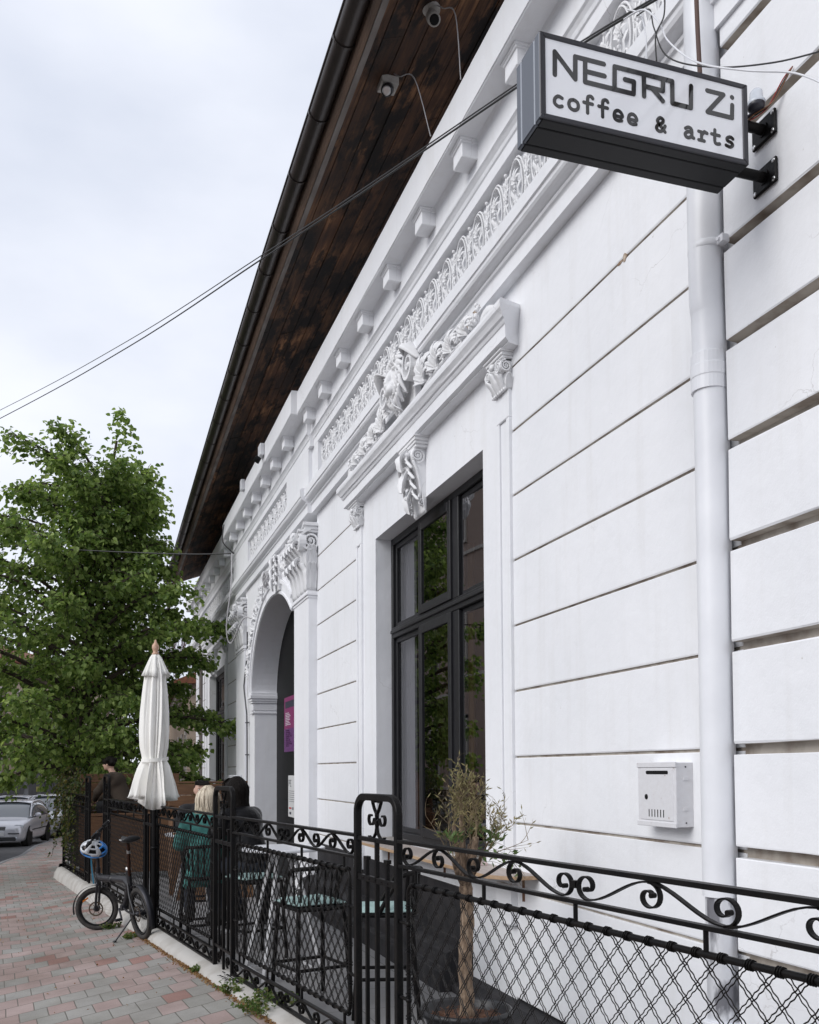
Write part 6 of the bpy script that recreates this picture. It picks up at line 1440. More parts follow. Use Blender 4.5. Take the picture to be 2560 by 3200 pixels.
def person(name_label, x, y, rz, seat_z, o):
    """seated figure; local frame: faces +Y, seat at z=seat_z. o: options"""
    P = thing('person', name_label, 'person', (x, y, 0), rz)
    lean = o.get('lean', .08); s = o.get('s', 1.); hip = Vector((0, 0, seat_z+.10)); ch = hip+Vector((0, lean*.7, .30))*s; nk = hip+Vector((0, lean, .50))*s
    hd = nk+Vector((o.get('hx', 0), o.get('hf', .045), .155))*s
    kn = [Vector((sx*.12, .42, seat_z+.06)) for sx in (-1, 1)]; ft = [Vector((sx*.12, .30+.1*o.get('tuck', 0), seat_z-.40)) for sx in (-1, 1)]
    sh = [nk+Vector((sx*.175*s, -.01, -.075*s)) for sx in (-1, 1)]
    el = [Vector(q) for q in o.get('elbows', ((-.27, .12, seat_z+.30), (.27, .12, seat_z+.30)))]; wr = [Vector(q) for q in o.get('wrists', ((-.14, .36, seat_z+.33), (.14, .36, seat_z+.33)))]
    # --- body: one continuous surface
    b = MB(); b.capsule(hip+Vector((0, -.02, -.02)), hip+Vector((0, .0, .08)), .135*s, .125*s, 14); b.capsule(hip+Vector((0, 0, .05)), ch, .118*s, .128*s, 14)
    b.ball(ch+Vector((0, .01, .04)), (.165*s, .115*s, .16*s), 16, 12); b.capsule(ch+Vector((0, 0, .1)), nk, .09*s, .055*s, 12); b.capsule(nk, hd-Vector((0, .01, .05)), .052*s, .05*s, 10)
    for i in (0, 1):
        b.capsule(ch+Vector((0, 0, .12)), sh[i], .07*s, .058*s, 10); b.capsule(sh[i], el[i], .052*s, .042*s, 10); b.capsule(el[i], wr[i], .040*s, .026*s, 10)
        b.capsule(hip+Vector(((-1, 1)[i]*.08, 0, -.02)), kn[i], .088*s, .058*s, 12); b.capsule(kn[i], ft[i], .055*s, .036*s, 10)
        b.capsule(ft[i]+Vector((0, -.03, -.03)), ft[i]+Vector((0, .14, -.05)), .038, .034, 8)
        dd = (wr[i]-el[i]).normalized(); hand(b, wr[i]+dd*.01, dd, (0, 0, -1), s)
    # head with a face
    b.ball(hd, (.074*s, .092*s, .105*s), 18, 14); b.ball(hd+Vector((0, .035, -.055))*s, (.052*s, .055*s, .055*s), 14, 10)
    b.tube([hd+Vector((0, .088, .015))*s, hd+Vector((0, .104, -.012))*s, hd+Vector((0, .112, -.028))*s, hd+Vector((0, .092, -.036))*s], [.008, .010, .013, .010], 8)
    for sx in (-1, 1):
        b.ball(hd+Vector((sx*.077, -.005, -.008))*s, (.010, .02, .03), 8, 6); b.ball(hd+Vector((sx*.032, .084, .022))*s, (.020, .010, .006), 8, 5)
    b.ball(hd+Vector((0, .09, -.055))*s, (.020, .009, .005), 8, 5); b.ball(hd+Vector((0, .088, -.066))*s, (.017, .009, .006), 8, 5); b.ball(hd+Vector((0, .078, -.092))*s, (.02, .014, .013), 8, 6)
    body = b.build('body', M_skin, P, remesh=.0085, smooth_it=2)
    e = MB()
    for sx in (-1, 1): e.ball(hd+Vector((sx*.030, .083, .004))*s, (.012, .008, .008), 10, 8); e.ball(hd+Vector((sx*.030, .0895, .004))*s, (.005, .003, .005), 8, 6, mi=1)
    e.build('eyes', [mat('eye_white', (.6, .58, .56), rough=.2), M_black], body)
    # --- trousers
    t = MB(); t.capsule(hip+Vector((0, -.02, -.03)), hip+Vector((0, .0, .05)), .150*s, .138*s, 14)
    for i in (0, 1): t.capsule(hip+Vector(((-1, 1)[i]*.08, 0, -.02)), kn[i], .103*s, .074*s, 12); t.capsule(kn[i], ft[i]+Vector((0, 0, .04)), .073*s, .058*s, 12)
    t.build('trousers', o.get('tm', M_jeans), P, remesh=.014, smooth_it=3)
    q = MB()
    for i in (0, 1): q.capsule(ft[i]+Vector((0, -.035, -.02)), ft[i]+Vector((0, .15, -.055)), .052, .043, 10); q.capsule(ft[i]+Vector((0, -.02, .05)), ft[i]+Vector((0, -.02, -.03)), .05, .05, 10)
    q.build('shoes', o.get('bm', M_black), P, remesh=.011, smooth_it=2)
    return P, hip, ch, nk, hd, sh, el, wr, s
def top(P, hip, ch, nk, sh, el, wr, s, m, name, puff=1., hem=.0, cape=False, vox=.014):
    t = MB(); k = puff
    t.capsule(hip+Vector((0, -.01, .0-hem)), ch, .152*s*k, .150*s*k, 16); t.ball(ch+Vector((0, .0, .05)), (.195*s*k, .145*s*k, .17*s), 18, 12); t.capsule(ch+Vector((0, 0, .1)), nk+Vector((0, 0, -.03)), .12*s*k, .075*s, 12)
    for i in (0, 1):
        t.capsule(ch+Vector((0, 0, .11)), sh[i], .095*s*k, .078*s*k, 12); t.capsule(sh[i], el[i], .076*s*k, .064*s*k, 12); t.capsule(el[i], wr[i]-(wr[i]-el[i])*.06, .062*s*k, .046*s*k, 12)
        mid = (sh[i]+el[i])/2
        for q in range(4): t.ball(sh[i]+(el[i]-sh[i])*(.25+.22*q)+Vector(((-1)**q*.012, .012, 0)), .072*s*k, 8, 6)
    t.lathe([(.058*s, -.03), (.066*s, 0), (.060*s, .02)], nk+Vector((0, 0, -.01)), 16)
    return t.build(name, m, P, remesh=vox, smooth_it=2)
# --- woman in teal seen from behind
P, hip, ch, nk, hd, sh, el, wr, s = person('woman seen from behind in an oversized teal sweater with short bleached hair', 1.03, 9.30, R(6), .70,
    dict(lean=.02, elbows=((-.24, .16, 1.0), (.26, .14, 1.0)), wrists=((-.10, .38, 1.07), (.12, .38, 1.07)), s=.97, hf=.035))
t = MB()
t.capsule(hip+Vector((0, -.02, -.02)), ch, .195, .18, 18); t.ball(ch+Vector((0, -.01, .05)), (.235, .155, .165), 18, 12); t.capsule(hip+Vector((-.14, -.08, -.10)), hip+Vector((-.20, -.04, -.16)), .12, .06, 12); t.capsule(ch+Vector((0, 0, .1)), nk+Vector((0, -.01, -.04)), .13, .08, 12)
for i in (0, 1):
    sx = (-1, 1)[i]
    t.capsule(ch+Vector((0, 0, .10)), sh[i]+Vector((0, 0, -.0)), .105, .085, 12); t.capsule(sh[i], el[i], .10, .078, 12); t.capsule(el[i], wr[i], .076, .05, 12)
    t.capsule(hip+Vector((sx*.10, -.10, .1)), hip+Vector((sx*.17, -.10, -.10)), .10, .055, 12); t.capsule(hip+Vector((sx*.16, -.02, .05)), hip+Vector((sx*.20, .08, -.08)), .08, .05, 10)
t.capsule(hip+Vector((-.12, -.14, -.13)), hip+Vector((.14, -.14, -.12)), .045, .045, 10); t.capsule(hip+Vector((-.16, -.13, -.04)), hip+Vector((.17, -.13, -.03)), .055, .05, 10)
for q in range(7): t.tube(smoothpath([hip+Vector((-.18+.06*q, -.165, -.1)), hip+Vector((-.15+.05*q, -.168, .05)), hip+Vector((-.10+.033*q, -.15, .24))], 4), .022, 6)
t.lathe([(.062, -.03), (.072, 0), (.064, .02)], nk+Vector((0, 0, -.02)), 16)
t.build('sweater', M_teal, P, remesh=.013, smooth_it=3)
h = MB(); rnd = random.Random(2)
h.ball(hd+Vector((0, -.015, .02)), (.088, .100, .108), 16, 12)
for q in range(460):
    a = rnd.uniform(0, 2*PI); ph = rnd.uniform(.15, 1.35); st = Vector((math.cos(a)*math.cos(ph)*.080, math.sin(a)*math.cos(ph)*.092-.015, math.sin(ph)*.108+.02))
    if st.y > .045 and st.z < .07: continue
    o_ = Vector((st.x, st.y+.015, 0)); o_ = o_.normalized() if o_.length > .01 else Vector((0, -1, 0))
    en = Vector((o_.x*.093+rnd.gauss(0, .012), o_.y*.098-.02+rnd.gauss(0, .01), -.115-rnd.uniform(0, .065))); md = Vector((o_.x*.104, o_.y*.112-.015, -.03))
    if en.y > .05: en.z = -.06
    j_ = rnd.uniform(.94, 1.08); h.tube(smoothpath([hd+st, hd+Vector((o_.x*.095*j_, o_.y*.105*j_-.015, .05)), hd+md*j_+Vector((rnd.uniform(-.014, .014), 0, 0)), hd+en], 3), [.0065]*7+[.005, .004, .002], 5, caps=False, mi=rnd.choice((0, 0, 0, 0, 1, 1, 2)))
h.build('hair', [M_blond, mat('ash_hair_streak', (.56, .48, .37), rough=.5), mat('dark_hair_root', (.26, .20, .14), rough=.5)], P, fix=False)
# --- woman in leather jacket, long dark hair
P, hip, ch, nk, hd, sh, el, wr, s = person('woman with long dark hair in a black leather jacket seated beside the wall', 1.40, 8.98, R(38), .735,
    dict(lean=.16, elbows=((-.22, .26, 1.10), (.27, .22, 1.06)), wrists=((-.06, .46, 1.12), (.12, .47, 1.10)), s=1.04, hf=.06))
top(P, hip, ch, nk, sh, el, wr, s, M_leather, 'leather_jacket', 1.04)
h = MB(); h.ball(hd+Vector((0, -.02, .018)), (.092, .104, .112), 16, 12)
for q in range(420):
    a = rnd.uniform(0, 2*PI); ph = rnd.uniform(.1, 1.4); st = Vector((math.cos(a)*math.cos(ph)*.084, math.sin(a)*math.cos(ph)*.096-.018, math.sin(ph)*.112+.02))
    if st.y > .05 and st.z < .075: continue
    o_ = Vector((st.x, min(st.y+.018, .03), 0)); o_ = o_.normalized() if o_.length > .01 else Vector((0, -1, 0))
    L_ = rnd.uniform(.36, .50)
    j_ = rnd.uniform(.94, 1.07); h.tube(smoothpath([hd+st, hd+Vector((o_.x*.100*j_, o_.y*.108*j_-.02, .03)), hd+Vector((o_.x*.10, o_.y*.10-.035, -.12)), hd+Vector((o_.x*.11+.01, -.10+o_.y*.05, -.26)), hd+Vector((o_.x*.10+rnd.uniform(-.02, .02), -.15+o_.y*.03, -L_))], 3), [.0075]*8+[.007, .006, .005, .004, .002][:5], 5, caps=False)
for q in range(26):     # fringe
    xx = rnd.uniform(-.06, .06); h.tube(smoothpath([hd+Vector((xx*.6, .05, .115)), hd+Vector((xx, .10, .08)), hd+Vector((xx*1.1, .105, .03))], 3), .006, 4, caps=False)
h.build('hair', M_darkhair, P, fix=False)
# --- man facing the camera
P, hip, ch, nk, hd, sh, el, wr, s = person('man with short dark hair in a dark jacket facing the two women', 1.12, 10.98, R(178), .735,
    dict(lean=.10, elbows=((-.25, .26, 1.09), (.25, .26, 1.09)), wrists=((-.12, .46, 1.11), (.12, .46, 1.11)), s=1.0, tm=M_blackcloth))
top(P, hip, ch, nk, sh, el, wr, s, M_blackcloth, 'jacket', 1.03)
h = MB(); h.ball(hd+Vector((0, -.032, .020)), (.079, .080, .092), 16, 12); 
for q in range(60): a = rnd.uniform(-1.2, 1.2); h.tube([hd+Vector((math.sin(a)*.07, .045, .10)), hd+Vector((math.sin(a)*.078, .085, .075)), hd+Vector((math.sin(a)*.08-.01, .09, .055))], [.010, .009, .005], 5, caps=False)
h.build('hair', M_darkhair, P)
# --- person on the wooden booth
P, hip, ch, nk, hd, sh, el, wr, s = person('person in a brown jacket sitting high on the wooden booth under the tree', .48, 17.6, R(62), 1.05,
    dict(lean=.22, elbows=((-.2, .42, 1.32), (.24, .40, 1.32)), wrists=((-.05, .55, 1.20), (.12, .56, 1.18)), s=1.05, hf=.07, tm=M_blackcloth, bm=M_boot))
top(P, hip, ch, nk, sh, el, wr, s, M_brown, 'jacket', 1.05, vox=.018)
h = MB(); h.ball(hd+Vector((0, -.015, .035)), (.098, .112, .108), 14, 10); [h.ball(hd+Vector((math.cos(q)*.08, math.sin(q)*.09-.02, .05+.04*math.sin(q*3))), .045, 7, 5) for q in range(9)]
h.build('hair', M_darkhair, P, remesh=.016)

# wooden booths
def booth(label, x0, x1, y0, y1, zt_, zf, seat=True):
    t = thing('wooden_booth', label, 'bench', ((x0+x1)/2, (y0+y1)/2, 0)); o = Vector(((x0+x1)/2, (y0+y1)/2, 0))
    m = LMB(o); z = zf; k = 0
    while z < zt_: m.box(x0, x1, y1-.03, y1, z, min(z+.155, zt_)); m.box(x0, x0+.03, y0, y1-.035, z, min(z+.155, zt_-.5)) if z < zt_-.5 else None; z += .165
    m.build('backrest', M_deck, t, bevel=.004)
    if seat:
        m = LMB(o); 
        for q in range(4): m.box(x0, x1, y0+.12*q, y0+.12*q+.11, zf+.58, zf+.62)
        m.box(x0+.02, x1-.02, y0, y0+.03, zf-.4, zf+.57); m.build('seat', M_deck, t, bevel=.004)
    m = LMB(o)
    for xx in (x0+.05, (x0+x1)/2, x1-.05): m.box(xx-.03, xx+.03, y1, y1+.05, -.5, zt_)
    m.build('post', M_deck, t); return t
booth('brown slatted wooden booth with high back, under the seated person', -.28, 1.45, 17.3, 18.1, 1.66, .35)
booth('brown slatted wooden booth behind the teal sweater woman', 1.0, 2.15, 13.6, 14.3, 1.55, .2)

# ================================================================== CARS
M_tyre = M_rubber
M_lamp = mat('clear_headlamp', (.55, .58, .62), rough=.12, spec=.8, coat=.6); M_alloy = mat('grey_alloy', (.30, .30, .31), rough=.35, metal=.8); M_plastic = mat('dark_bumper_plastic', (.02, .02, .022), rough=.6); M_under = M_black; M_taillamp = mat('red_tail_lamp', (.4, .02, .02), rough=.2)
def make_car(label, x, y, rz, z, paint, Lc=4.2, Wc=1.76, Hc=1.48, hatch=True, parts=True):
    """local: nose towards -Y, x across"""
    t = thing('parked_car', label, 'car', (x, y, z), rz, 'cars parked along the kerb'); w = Wc/2
    # stations along the car: (y, z belt, z bottom, half width at belt)
    st = [(-2.10, .62, .30, .60), (-2.06, .70, .22, .72), (-1.90, .78, .20, .82), (-1.45, .86, .19, .875), (-1.0, .94, .19, .88), (-.5, .985, .19, .88), (.3, 1.0, .19, .88), (1.1, 1.03, .19, .88), (1.65, 1.04, .22, .86), (1.98, .98, .28, .80), (2.08, .80, .34, .70)]
    sy = Lc/4.2; V = []; n_ = 15
    for (yy, zb_, zl, hw) in st:
        hw = hw*Wc/1.76
        prof = [(0, zb_+.035), (hw*.45, zb_+.03), (hw*.78, zb_+.012), (hw*.93, zb_-.03), (hw*.985, zb_-.12), (hw, zb_-.25), (hw*.995, (zb_+zl)/2-.05), (hw*.97, zl+.06), (hw*.88, zl)]
        full = [(-a, b) for a, b in prof[::-1]][:-1]+prof
        V += [(a, yy*sy, b) for a, b in full]
    m_ = 17; mb = MB(); F_ = []
    for i in range(len(st)-1):
        for k in range(m_-1): F_.append((i*m_+k, i*m_+k+1, (i+1)*m_+k+1, (i+1)*m_+k))
    F_ += [tuple(range(m_)), tuple(range((len(st)-1)*m_+m_-1, (len(st)-1)*m_-1, -1))]
    mb.add(V, F_, 0, True); body = mb.build('body', paint, t, subsurf=2)
    # greenhouse
    gh = [(-1.02, .95, .70, .0), (-.30, .99, .66, .43), (.2, 1.0, .64, .475), (.9, 1.02, .62, .455), (1.45, 1.03, .58, .36), (1.92, 1.0, .60, .02)]
    top_ = Hc-.96
    V = []
    for (yy, zb_, hw, dz) in gh:
        dz = dz*top_/.5
        for a, b in ((-.86*Wc/1.76, 0), (-.80*Wc/1.76, dz*.5), (-hw-.02, dz*.93), (-hw*.8, dz+.02), (0, dz+.045 if dz > .1 else .02), (hw*.8, dz+.02), (hw+.02, dz*.93), (.80*Wc/1.76, dz*.5), (.86*Wc/1.76, 0)): V.append((a*(1 if dz > .1 else .93), yy*sy, zb_-.02+b))
    mb = MB(); mb.add(V, [(i*9+k, i*9+k+1, (i+1)*9+k+1, (i+1)*9+k) for i in range(5) for k in range(8)], 0, True); mb.build('windows', M_carglass, t, subsurf=2)
    mb = MB()    # roof skin and pillars
    V2 = []
    for (yy, zb_, hw, dz) in gh[1:5]:
        dz = dz*top_/.5
        for a, b in ((-hw-.03, dz*.90), (-hw*.8, dz+.03), (0, dz+.055), (hw*.8, dz+.03), (hw+.03, dz*.90)): V2.append((a, yy*sy, zb_-.02+b))
    mb.add(V2, [(i*5+k, i*5+k+1, (i+1)*5+k+1, (i+1)*5+k) for i in range(3) for k in range(4)], 0, True); r_ = mb.build('roof', paint, t, subsurf=2); r_.modifiers.new('s', 'SOLIDIFY').thickness = .02
    mb = MB()
    for sx in (-1, 1):
        mb.tube(smoothpath([(sx*.80, -1.0*sy, .965), (sx*.74, -.62*sy, .965+.26), (sx*.685, -.30*sy, .97+.42*top_/.5), (sx*.66, .2*sy, .98+.46*top_/.5), (sx*.64, .9*sy, 1.0+.44*top_/.5), (sx*.66, 1.45*sy, 1.0+.33*top_/.5), (sx*.76, 1.9*sy, 1.0)], 5), .026, 8)
        mb.bar((sx*.845, .22*sy, 1.0), (sx*.665, .30*sy, 1.44*Hc/1.48), .05, .012, up=(1, 0, 0)); mb.bar((sx*.86, -.02+1.1*sy, 1.0), (sx*.65, 1.15*sy, 1.41*Hc/1.48), .12, .012, up=(1, 0, 0))
    mb.build('pillar', paint, t)
    if parts:
        mb = MB(); mb.box(-.62, .62, -2.115*sy, -2.02*sy, .24, .36); mb.box(-.30, .30, -2.10*sy, -1.98*sy, .56, .70); mb.build('grille', M_plastic, t, bevel=.02)
        mb = MB(); 
        for q in range(3): mb.box(-.29, .29, -2.11*sy, -2.06*sy, .585+.04*q, .595+.04*q)
        mb.build('grille_slats', M_alu, t)
        for sx in (-1, 1):
            mb = MB(); mb.poly([(sx*.36, .58), (sx*.78, .60), (sx*.83, .74), (sx*.62, .76), (sx*.40, .68)], lambda a, b, h: (a, -2.03*sy+h+max(0, abs(a)-.5)*.55, b), -.05, .03); mb.build('headlight', M_lamp, t, bevel=.02, bseg=2)
            mb = MB(); mb.ball((sx*.60, -2.05*sy, .33), (.06, .05, .045), 10, 8); mb.build('fog_light', M_lamp, t)
            mb = MB(); mb.ball((sx*.98, -.68*sy, 1.02), (.11, .06, .075), 12, 8); mb.tube([(sx*.84, -.66*sy, .98), (sx*.93, -.67*sy, 1.0)], .02, 6); mb.build('wing_mirror', paint, t)
            mb = MB(); mb.box(sx*.868-.008, sx*.868+.014, -1.0*sy, 1.1*sy, .52, .56); mb.build('side_strip', M_plastic, t, bevel=.004)
            mb = MB(); mb.box(sx*.55-.17, sx*.55+.17, -2.12*sy, -2.05*sy, .46, .49); mb.build('bumper_strip', M_plastic, t, bevel=.006)
        mb = MB(); mb.box(-.26, .26, -2.128*sy, -2.10*sy, .40, .50); mb.build('number_plate', M_paper, t)
    for sx in (-1, 1):
        for yy in (-1.30*sy, 1.28*sy):
            mb = MB(); mb.lathe([(.20, -.09), (.29, -.105), (.318, -.06), (.318, .06), (.29, .105), (.20, .09)], (sx*(w-.13), yy, .318), 28, axis=(1, 0, 0)); W = mb.build('wheel', M_tyre, t)
            mb = MB()
            mb.lathe([(.20, -.01), (.205, .0), (.20, .01)], (sx*(w-.03), yy, .318), 24, axis=(1, 0, 0))
            for k in range(5):
                a = 2*PI*k/5; mb.bar((sx*(w-.035), yy, .318), (sx*(w-.035), yy+.19*math.cos(a), .318+.19*math.sin(a)), .05, .02, up=(1, 0, 0))
            mb.lathe([(.205, 0), (.0, .001)], (sx*(w-.06), yy, .318), 20, axis=(1, 0, 0), mi=1); mb.build('rim', [M_alloy, M_plastic], W)
            mb = MB(); mb.lathe([(.36, -.002), (.36, .002)], (sx*(w-.012), yy, .33), 28, axis=(1, 0, 0), a0=0, a1=2*PI); mb.build('wheel_arch', M_black, t)
    return t
M_csilver = mat('silver_car_paint', (.55, .55, .58), rough=.25, metal=.3, coat=.7); M_cwhite = mat('white_car_paint', (.62, .64, .67), rough=.25, coat=.7); M_cdark = mat('black_car_paint', (.012, .012, .014), rough=.15, coat=.8)
def zr(y): return zroad(y)
make_car('silver hatchback with sunroof, nose to the camera, parked nearest the kerb corner', -2.72, 35.6, R(-10), zr(34.5), M_csilver)
make_car('silver car whose roof shows behind the silver hatchback', -3.35, 44.5, R(-13), zr(44.5)+.15, M_cwhite, Lc=4.5, Hc=1.55)
make_car('white car parked behind, half hidden by the ivy-covered fence corner', -1.75, 42.5, R(-16), zr(41.5)+.1, M_cwhite, Lc=4.4, Hc=1.6, Wc=1.8)
make_car('black car whose front wing just enters at the left edge', -3.72, 27.6, R(-4), zr(27.3), M_cdark, Hc=1.45)

# ================================================================== TREES
def leaf_crown(name, parent, pts, size, m, rnd, droop=.5):
    """pts: list of (pos, outward); each leaf a folded heart shape"""
    V = []; F = []
    for p, o in pts:
        s = size*rnd.uniform(.7, 1.25)
        d = (o*.6+Vector((rnd.uniform(-1, 1), rnd.uniform(-1, 1), rnd.uniform(-1, .4)-droop))).normalized()
        n_ = Vector((rnd.uniform(-1, 1), rnd.uniform(-1, 1), rnd.uniform(.2, 1.6))); n_ = (n_-d*n_.dot(d)).normalized(); q = d.cross(n_)
        k = len(V); f = s*.18
        V += [p, p+d*s*.30+q*s*.42+n_*f, p+d*s*.62+q*s*.36+n_*f, p+d*s, p+d*s*.62-q*s*.36+n_*f, p+d*s*.30-q*s*.42+n_*f]
        F += [(k, k+1, k+2, k+3), (k, k+3, k+4, k+5)]
    me = bpy.data.meshes.new(name); me.from_pydata([tuple(v) for v in V], [], F); me.materials.append(m); me.update()
    o = bpy.data.objects.new(name, me); col.objects.link(o); o.parent = parent; return o
def leaf_mat(name, a, b, c):
    m = bpy.data.materials.new(name); m.use_nodes = True; t = m.node_tree; p = t.nodes['Principled BSDF']; p.inputs['Roughness'].default_value = .5; p.inputs['Specular IOR Level'].default_value = .35
    g = t.nodes.new('ShaderNodeNewGeometry'); r = t.nodes.new('ShaderNodeValToRGB'); e = r.color_ramp.elements
    e[0].position = 0; e[0].color = (*a, 1); e[1].position = 1; e[1].color = (*c, 1); k = e.new(.5); k.color = (*b, 1)
    t.links.new(g.outputs['Random Per Island'], r.inputs[0]); t.links.new(r.outputs[0], p.inputs['Base Color'])
    tr = t.nodes.new('ShaderNodeBsdfTranslucent'); mx = t.nodes.new('ShaderNodeMixShader'); mx.inputs[0].default_value = .42
    hs = t.nodes.new('ShaderNodeHueSaturation'); hs.inputs['Value'].default_value = 1.6; hs.inputs['Saturation'].default_value = 1.1; t.links.new(r.outputs[0], hs.inputs['Color']); t.links.new(hs.outputs[0], tr.inputs[0])
    o = t.nodes['Material Output']; t.links.new(p.outputs[0], mx.inputs[1]); t.links.new(tr.outputs[0], mx.inputs[2]); t.links.new(mx.outputs[0], o.inputs[0]); return m
M_leaf = leaf_mat('linden_leaf', (.080, .135, .033), (.155, .225, .055), (.29, .37, .115))
rnd = random.Random(21)
tx, ty = -.35, 20.8
TR = thing('linden_tree', 'large leafy green linden tree filling the corner behind the fence', 'tree', (tx, ty, -.3))
to = Vector((tx, ty, -.3))
mb = LMB(to); trunk = smoothpath([(tx, ty, -.35), (tx+.03, ty, .8), (tx-.02, ty+.05, 2.0), (tx+.06, ty, 3.4), (tx+.22, ty, 5.2), (tx+.45, ty, 7.0), (tx+.7, ty, 8.7)], 5)
mb.tube(trunk, [.17-.15*(i/len(trunk))**.9 for i in range(len(trunk))], 12)
# crown: branch skeleton with leaf clusters
def prof_r(z):     # crown radius with height, wide and low, pointed on top
    P = [(1.7, 2.5), (2.5, 2.9), (3.5, 3.0), (4.5, 2.75), (5.2, 2.35), (6, 1.95), (6.7, 1.7), (7.7, 1.45), (8.3, 1.0), (8.8, .5)]
    for (a, b), (c, d) in zip(P, P[1:]):
        if z <= c: return b+(d-b)*max(0, (z-a))/(c-a)
    return .05
pts = []
for bi in range(84):
    z0 = 1.6+6.3*(bi/84)**.95; az = bi*2.399+rnd.uniform(-.3, .3); rmax = prof_r(z0)*rnd.uniform(.70, 1.12)*(1+.35*max(0, -math.cos(az)))
    if z0 > 4.8: rmax *= 1-.42*max(0, math.cos(az))
    if math.sin(az) > .55: rmax *= .8
    rise = .25+.10*(z0-1.6)
    base = Vector((tx+.10*max(0, z0-3), ty, max(1.6, z0-.35))); d = Vector((math.cos(az), math.sin(az), 0)); tip = Vector((tx+.13*max(0, z0-3), ty, z0))+d*rmax+Vector((0, 0, rise*rmax*.35-.35*(1 if z0 < 3.2 else 0)))
    B = smoothpath([base, base*.5+tip*.5+Vector((0, 0, .22*rmax*.5)), tip], 6); mb.tube(B, [.045*(1-.85*i/len(B))*(1.5 if z0 < 4 else 1) for i in range(len(B))], 5, caps=False)
    for i in range(2, len(B)):
        t_ = i/(len(B)-1)
        for _ in range(3 if t_ < .5 else 5):
            sd_ = Vector((rnd.uniform(-1, 1), rnd.uniform(-1, 1), rnd.uniform(-.5, .6))).normalized(); L_ = rnd.uniform(.25, .7)*(.6+.5*(1-t_))
            e_ = B[i]+(sd_+d*.5).normalized()*L_-Vector((0, 0, .08)); mb.tube([B[i], (B[i]+e_)/2+Vector((0, 0, .04)), e_], [.010, .007, .004], 3, caps=False)
            for q in range(13 if z0 < 4.5 else 10):
                u = rnd.uniform(.25, 1.05); p_ = B[i]+(e_-B[i])*u+Vector((rnd.gauss(0, .085), rnd.gauss(0, .085), rnd.gauss(-.03, .07)))
                pts.append((p_, (p_-Vector((tx, ty, z0))).normalized()))
mb.build('trunk', M_bark, TR, fix=False)
# leader tuft at the very top, as in the photograph it leans right
for q in range(330):
    t_ = rnd.random(); c_ = Vector((tx+.62+.22*t_+.10*math.sin(t_*4), ty, 7.6+1.75*t_)); r_ = .62*(1-t_)**.8+.10; a = rnd.uniform(0, 6.28)
    p_ = c_+Vector((math.cos(a)*r_*rnd.random(), math.sin(a)*r_*rnd.random(), rnd.uniform(-.1, .1))); pts.append((p_, Vector((math.cos(a), math.sin(a), .5))))
print('leaves', len(pts))
leaf_crown('crown', TR, [(p-to, o) for p, o in pts], .108, M_leaf, rnd)
# climber on the fence corner
CL = thing('climbing_plant', 'dark ivy-like climber hanging over the corner of the fence', 'climber', (fx(19.4), 19.4, 0)); co = Vector((fx(19.4), 19.4, 0)); pts = []
mb = LMB(co)
for q in range(60):
    yy = rnd.uniform(17.2, 19.5); p0 = Vector((fx(yy)+rnd.uniform(-.02, .12), yy, rnd.uniform(1.0, 1.62))); P = [p0]; d = Vector((rnd.uniform(-.12, .12), rnd.uniform(-.3, .2), rnd.uniform(-.2, .5)))
    for i in range(10): d = d+Vector((rnd.uniform(-.05, .05), rnd.uniform(-.08, .08), -.12)); P.append(P[-1]+d.normalized()*.10)
    mb.tube(P, .004, 3, caps=False)
    for p_ in P:
        for _ in range(3): pts.append((p_+Vector((rnd.gauss(0, .04), rnd.gauss(0, .04), rnd.gauss(0, .04))), Vector((-1, -.3, .2))))
mb.build('stems', M_bark, CL, fix=False); leaf_crown('foliage', CL, [(p-co, o) for p, o in pts], .055, leaf_mat('climber_leaf', (.02, .04, .008), (.05, .07, .015), (.12, .10, .03)), rnd, 1.)
# bare twiggy tree beyond the roof
BT = thing('bare_tree', 'distant leafless twiggy tree behind the far end of the roof', 'tree', (2.4, 46, -1)); bo_ = Vector((2.4, 46, -1)); mb = LMB(bo_)
mb.tube([(2.4, 46, -1), (2.4, 46, 6)], [.18, .12], 8)
def br(p, d, L_, r_, k):
    e_ = p+d*L_; mb.tube([p, e_], [r_, r_*.6], 4, caps=False)
    if k == 0: return
    for _ in range(3 if k > 1 else 4): br(p+d*L_*rnd.uniform(.5, 1), (d+Vector((rnd.uniform(-.7, .7), rnd.uniform(-.7, .7), rnd.uniform(-.1, .5)))).normalized(), L_*rnd.uniform(.6, .8), r_*.6, k-1)
for q in range(7): br(Vector((2.4, 46, 4+.3*q)), Vector((rnd.uniform(-1, .8), rnd.uniform(-.6, .6), .9)).normalized(), 1.8, .06, 4)
mb.build('branches', mat('bare_twig', (.16, .11, .12), rough=.9), BT, fix=False)

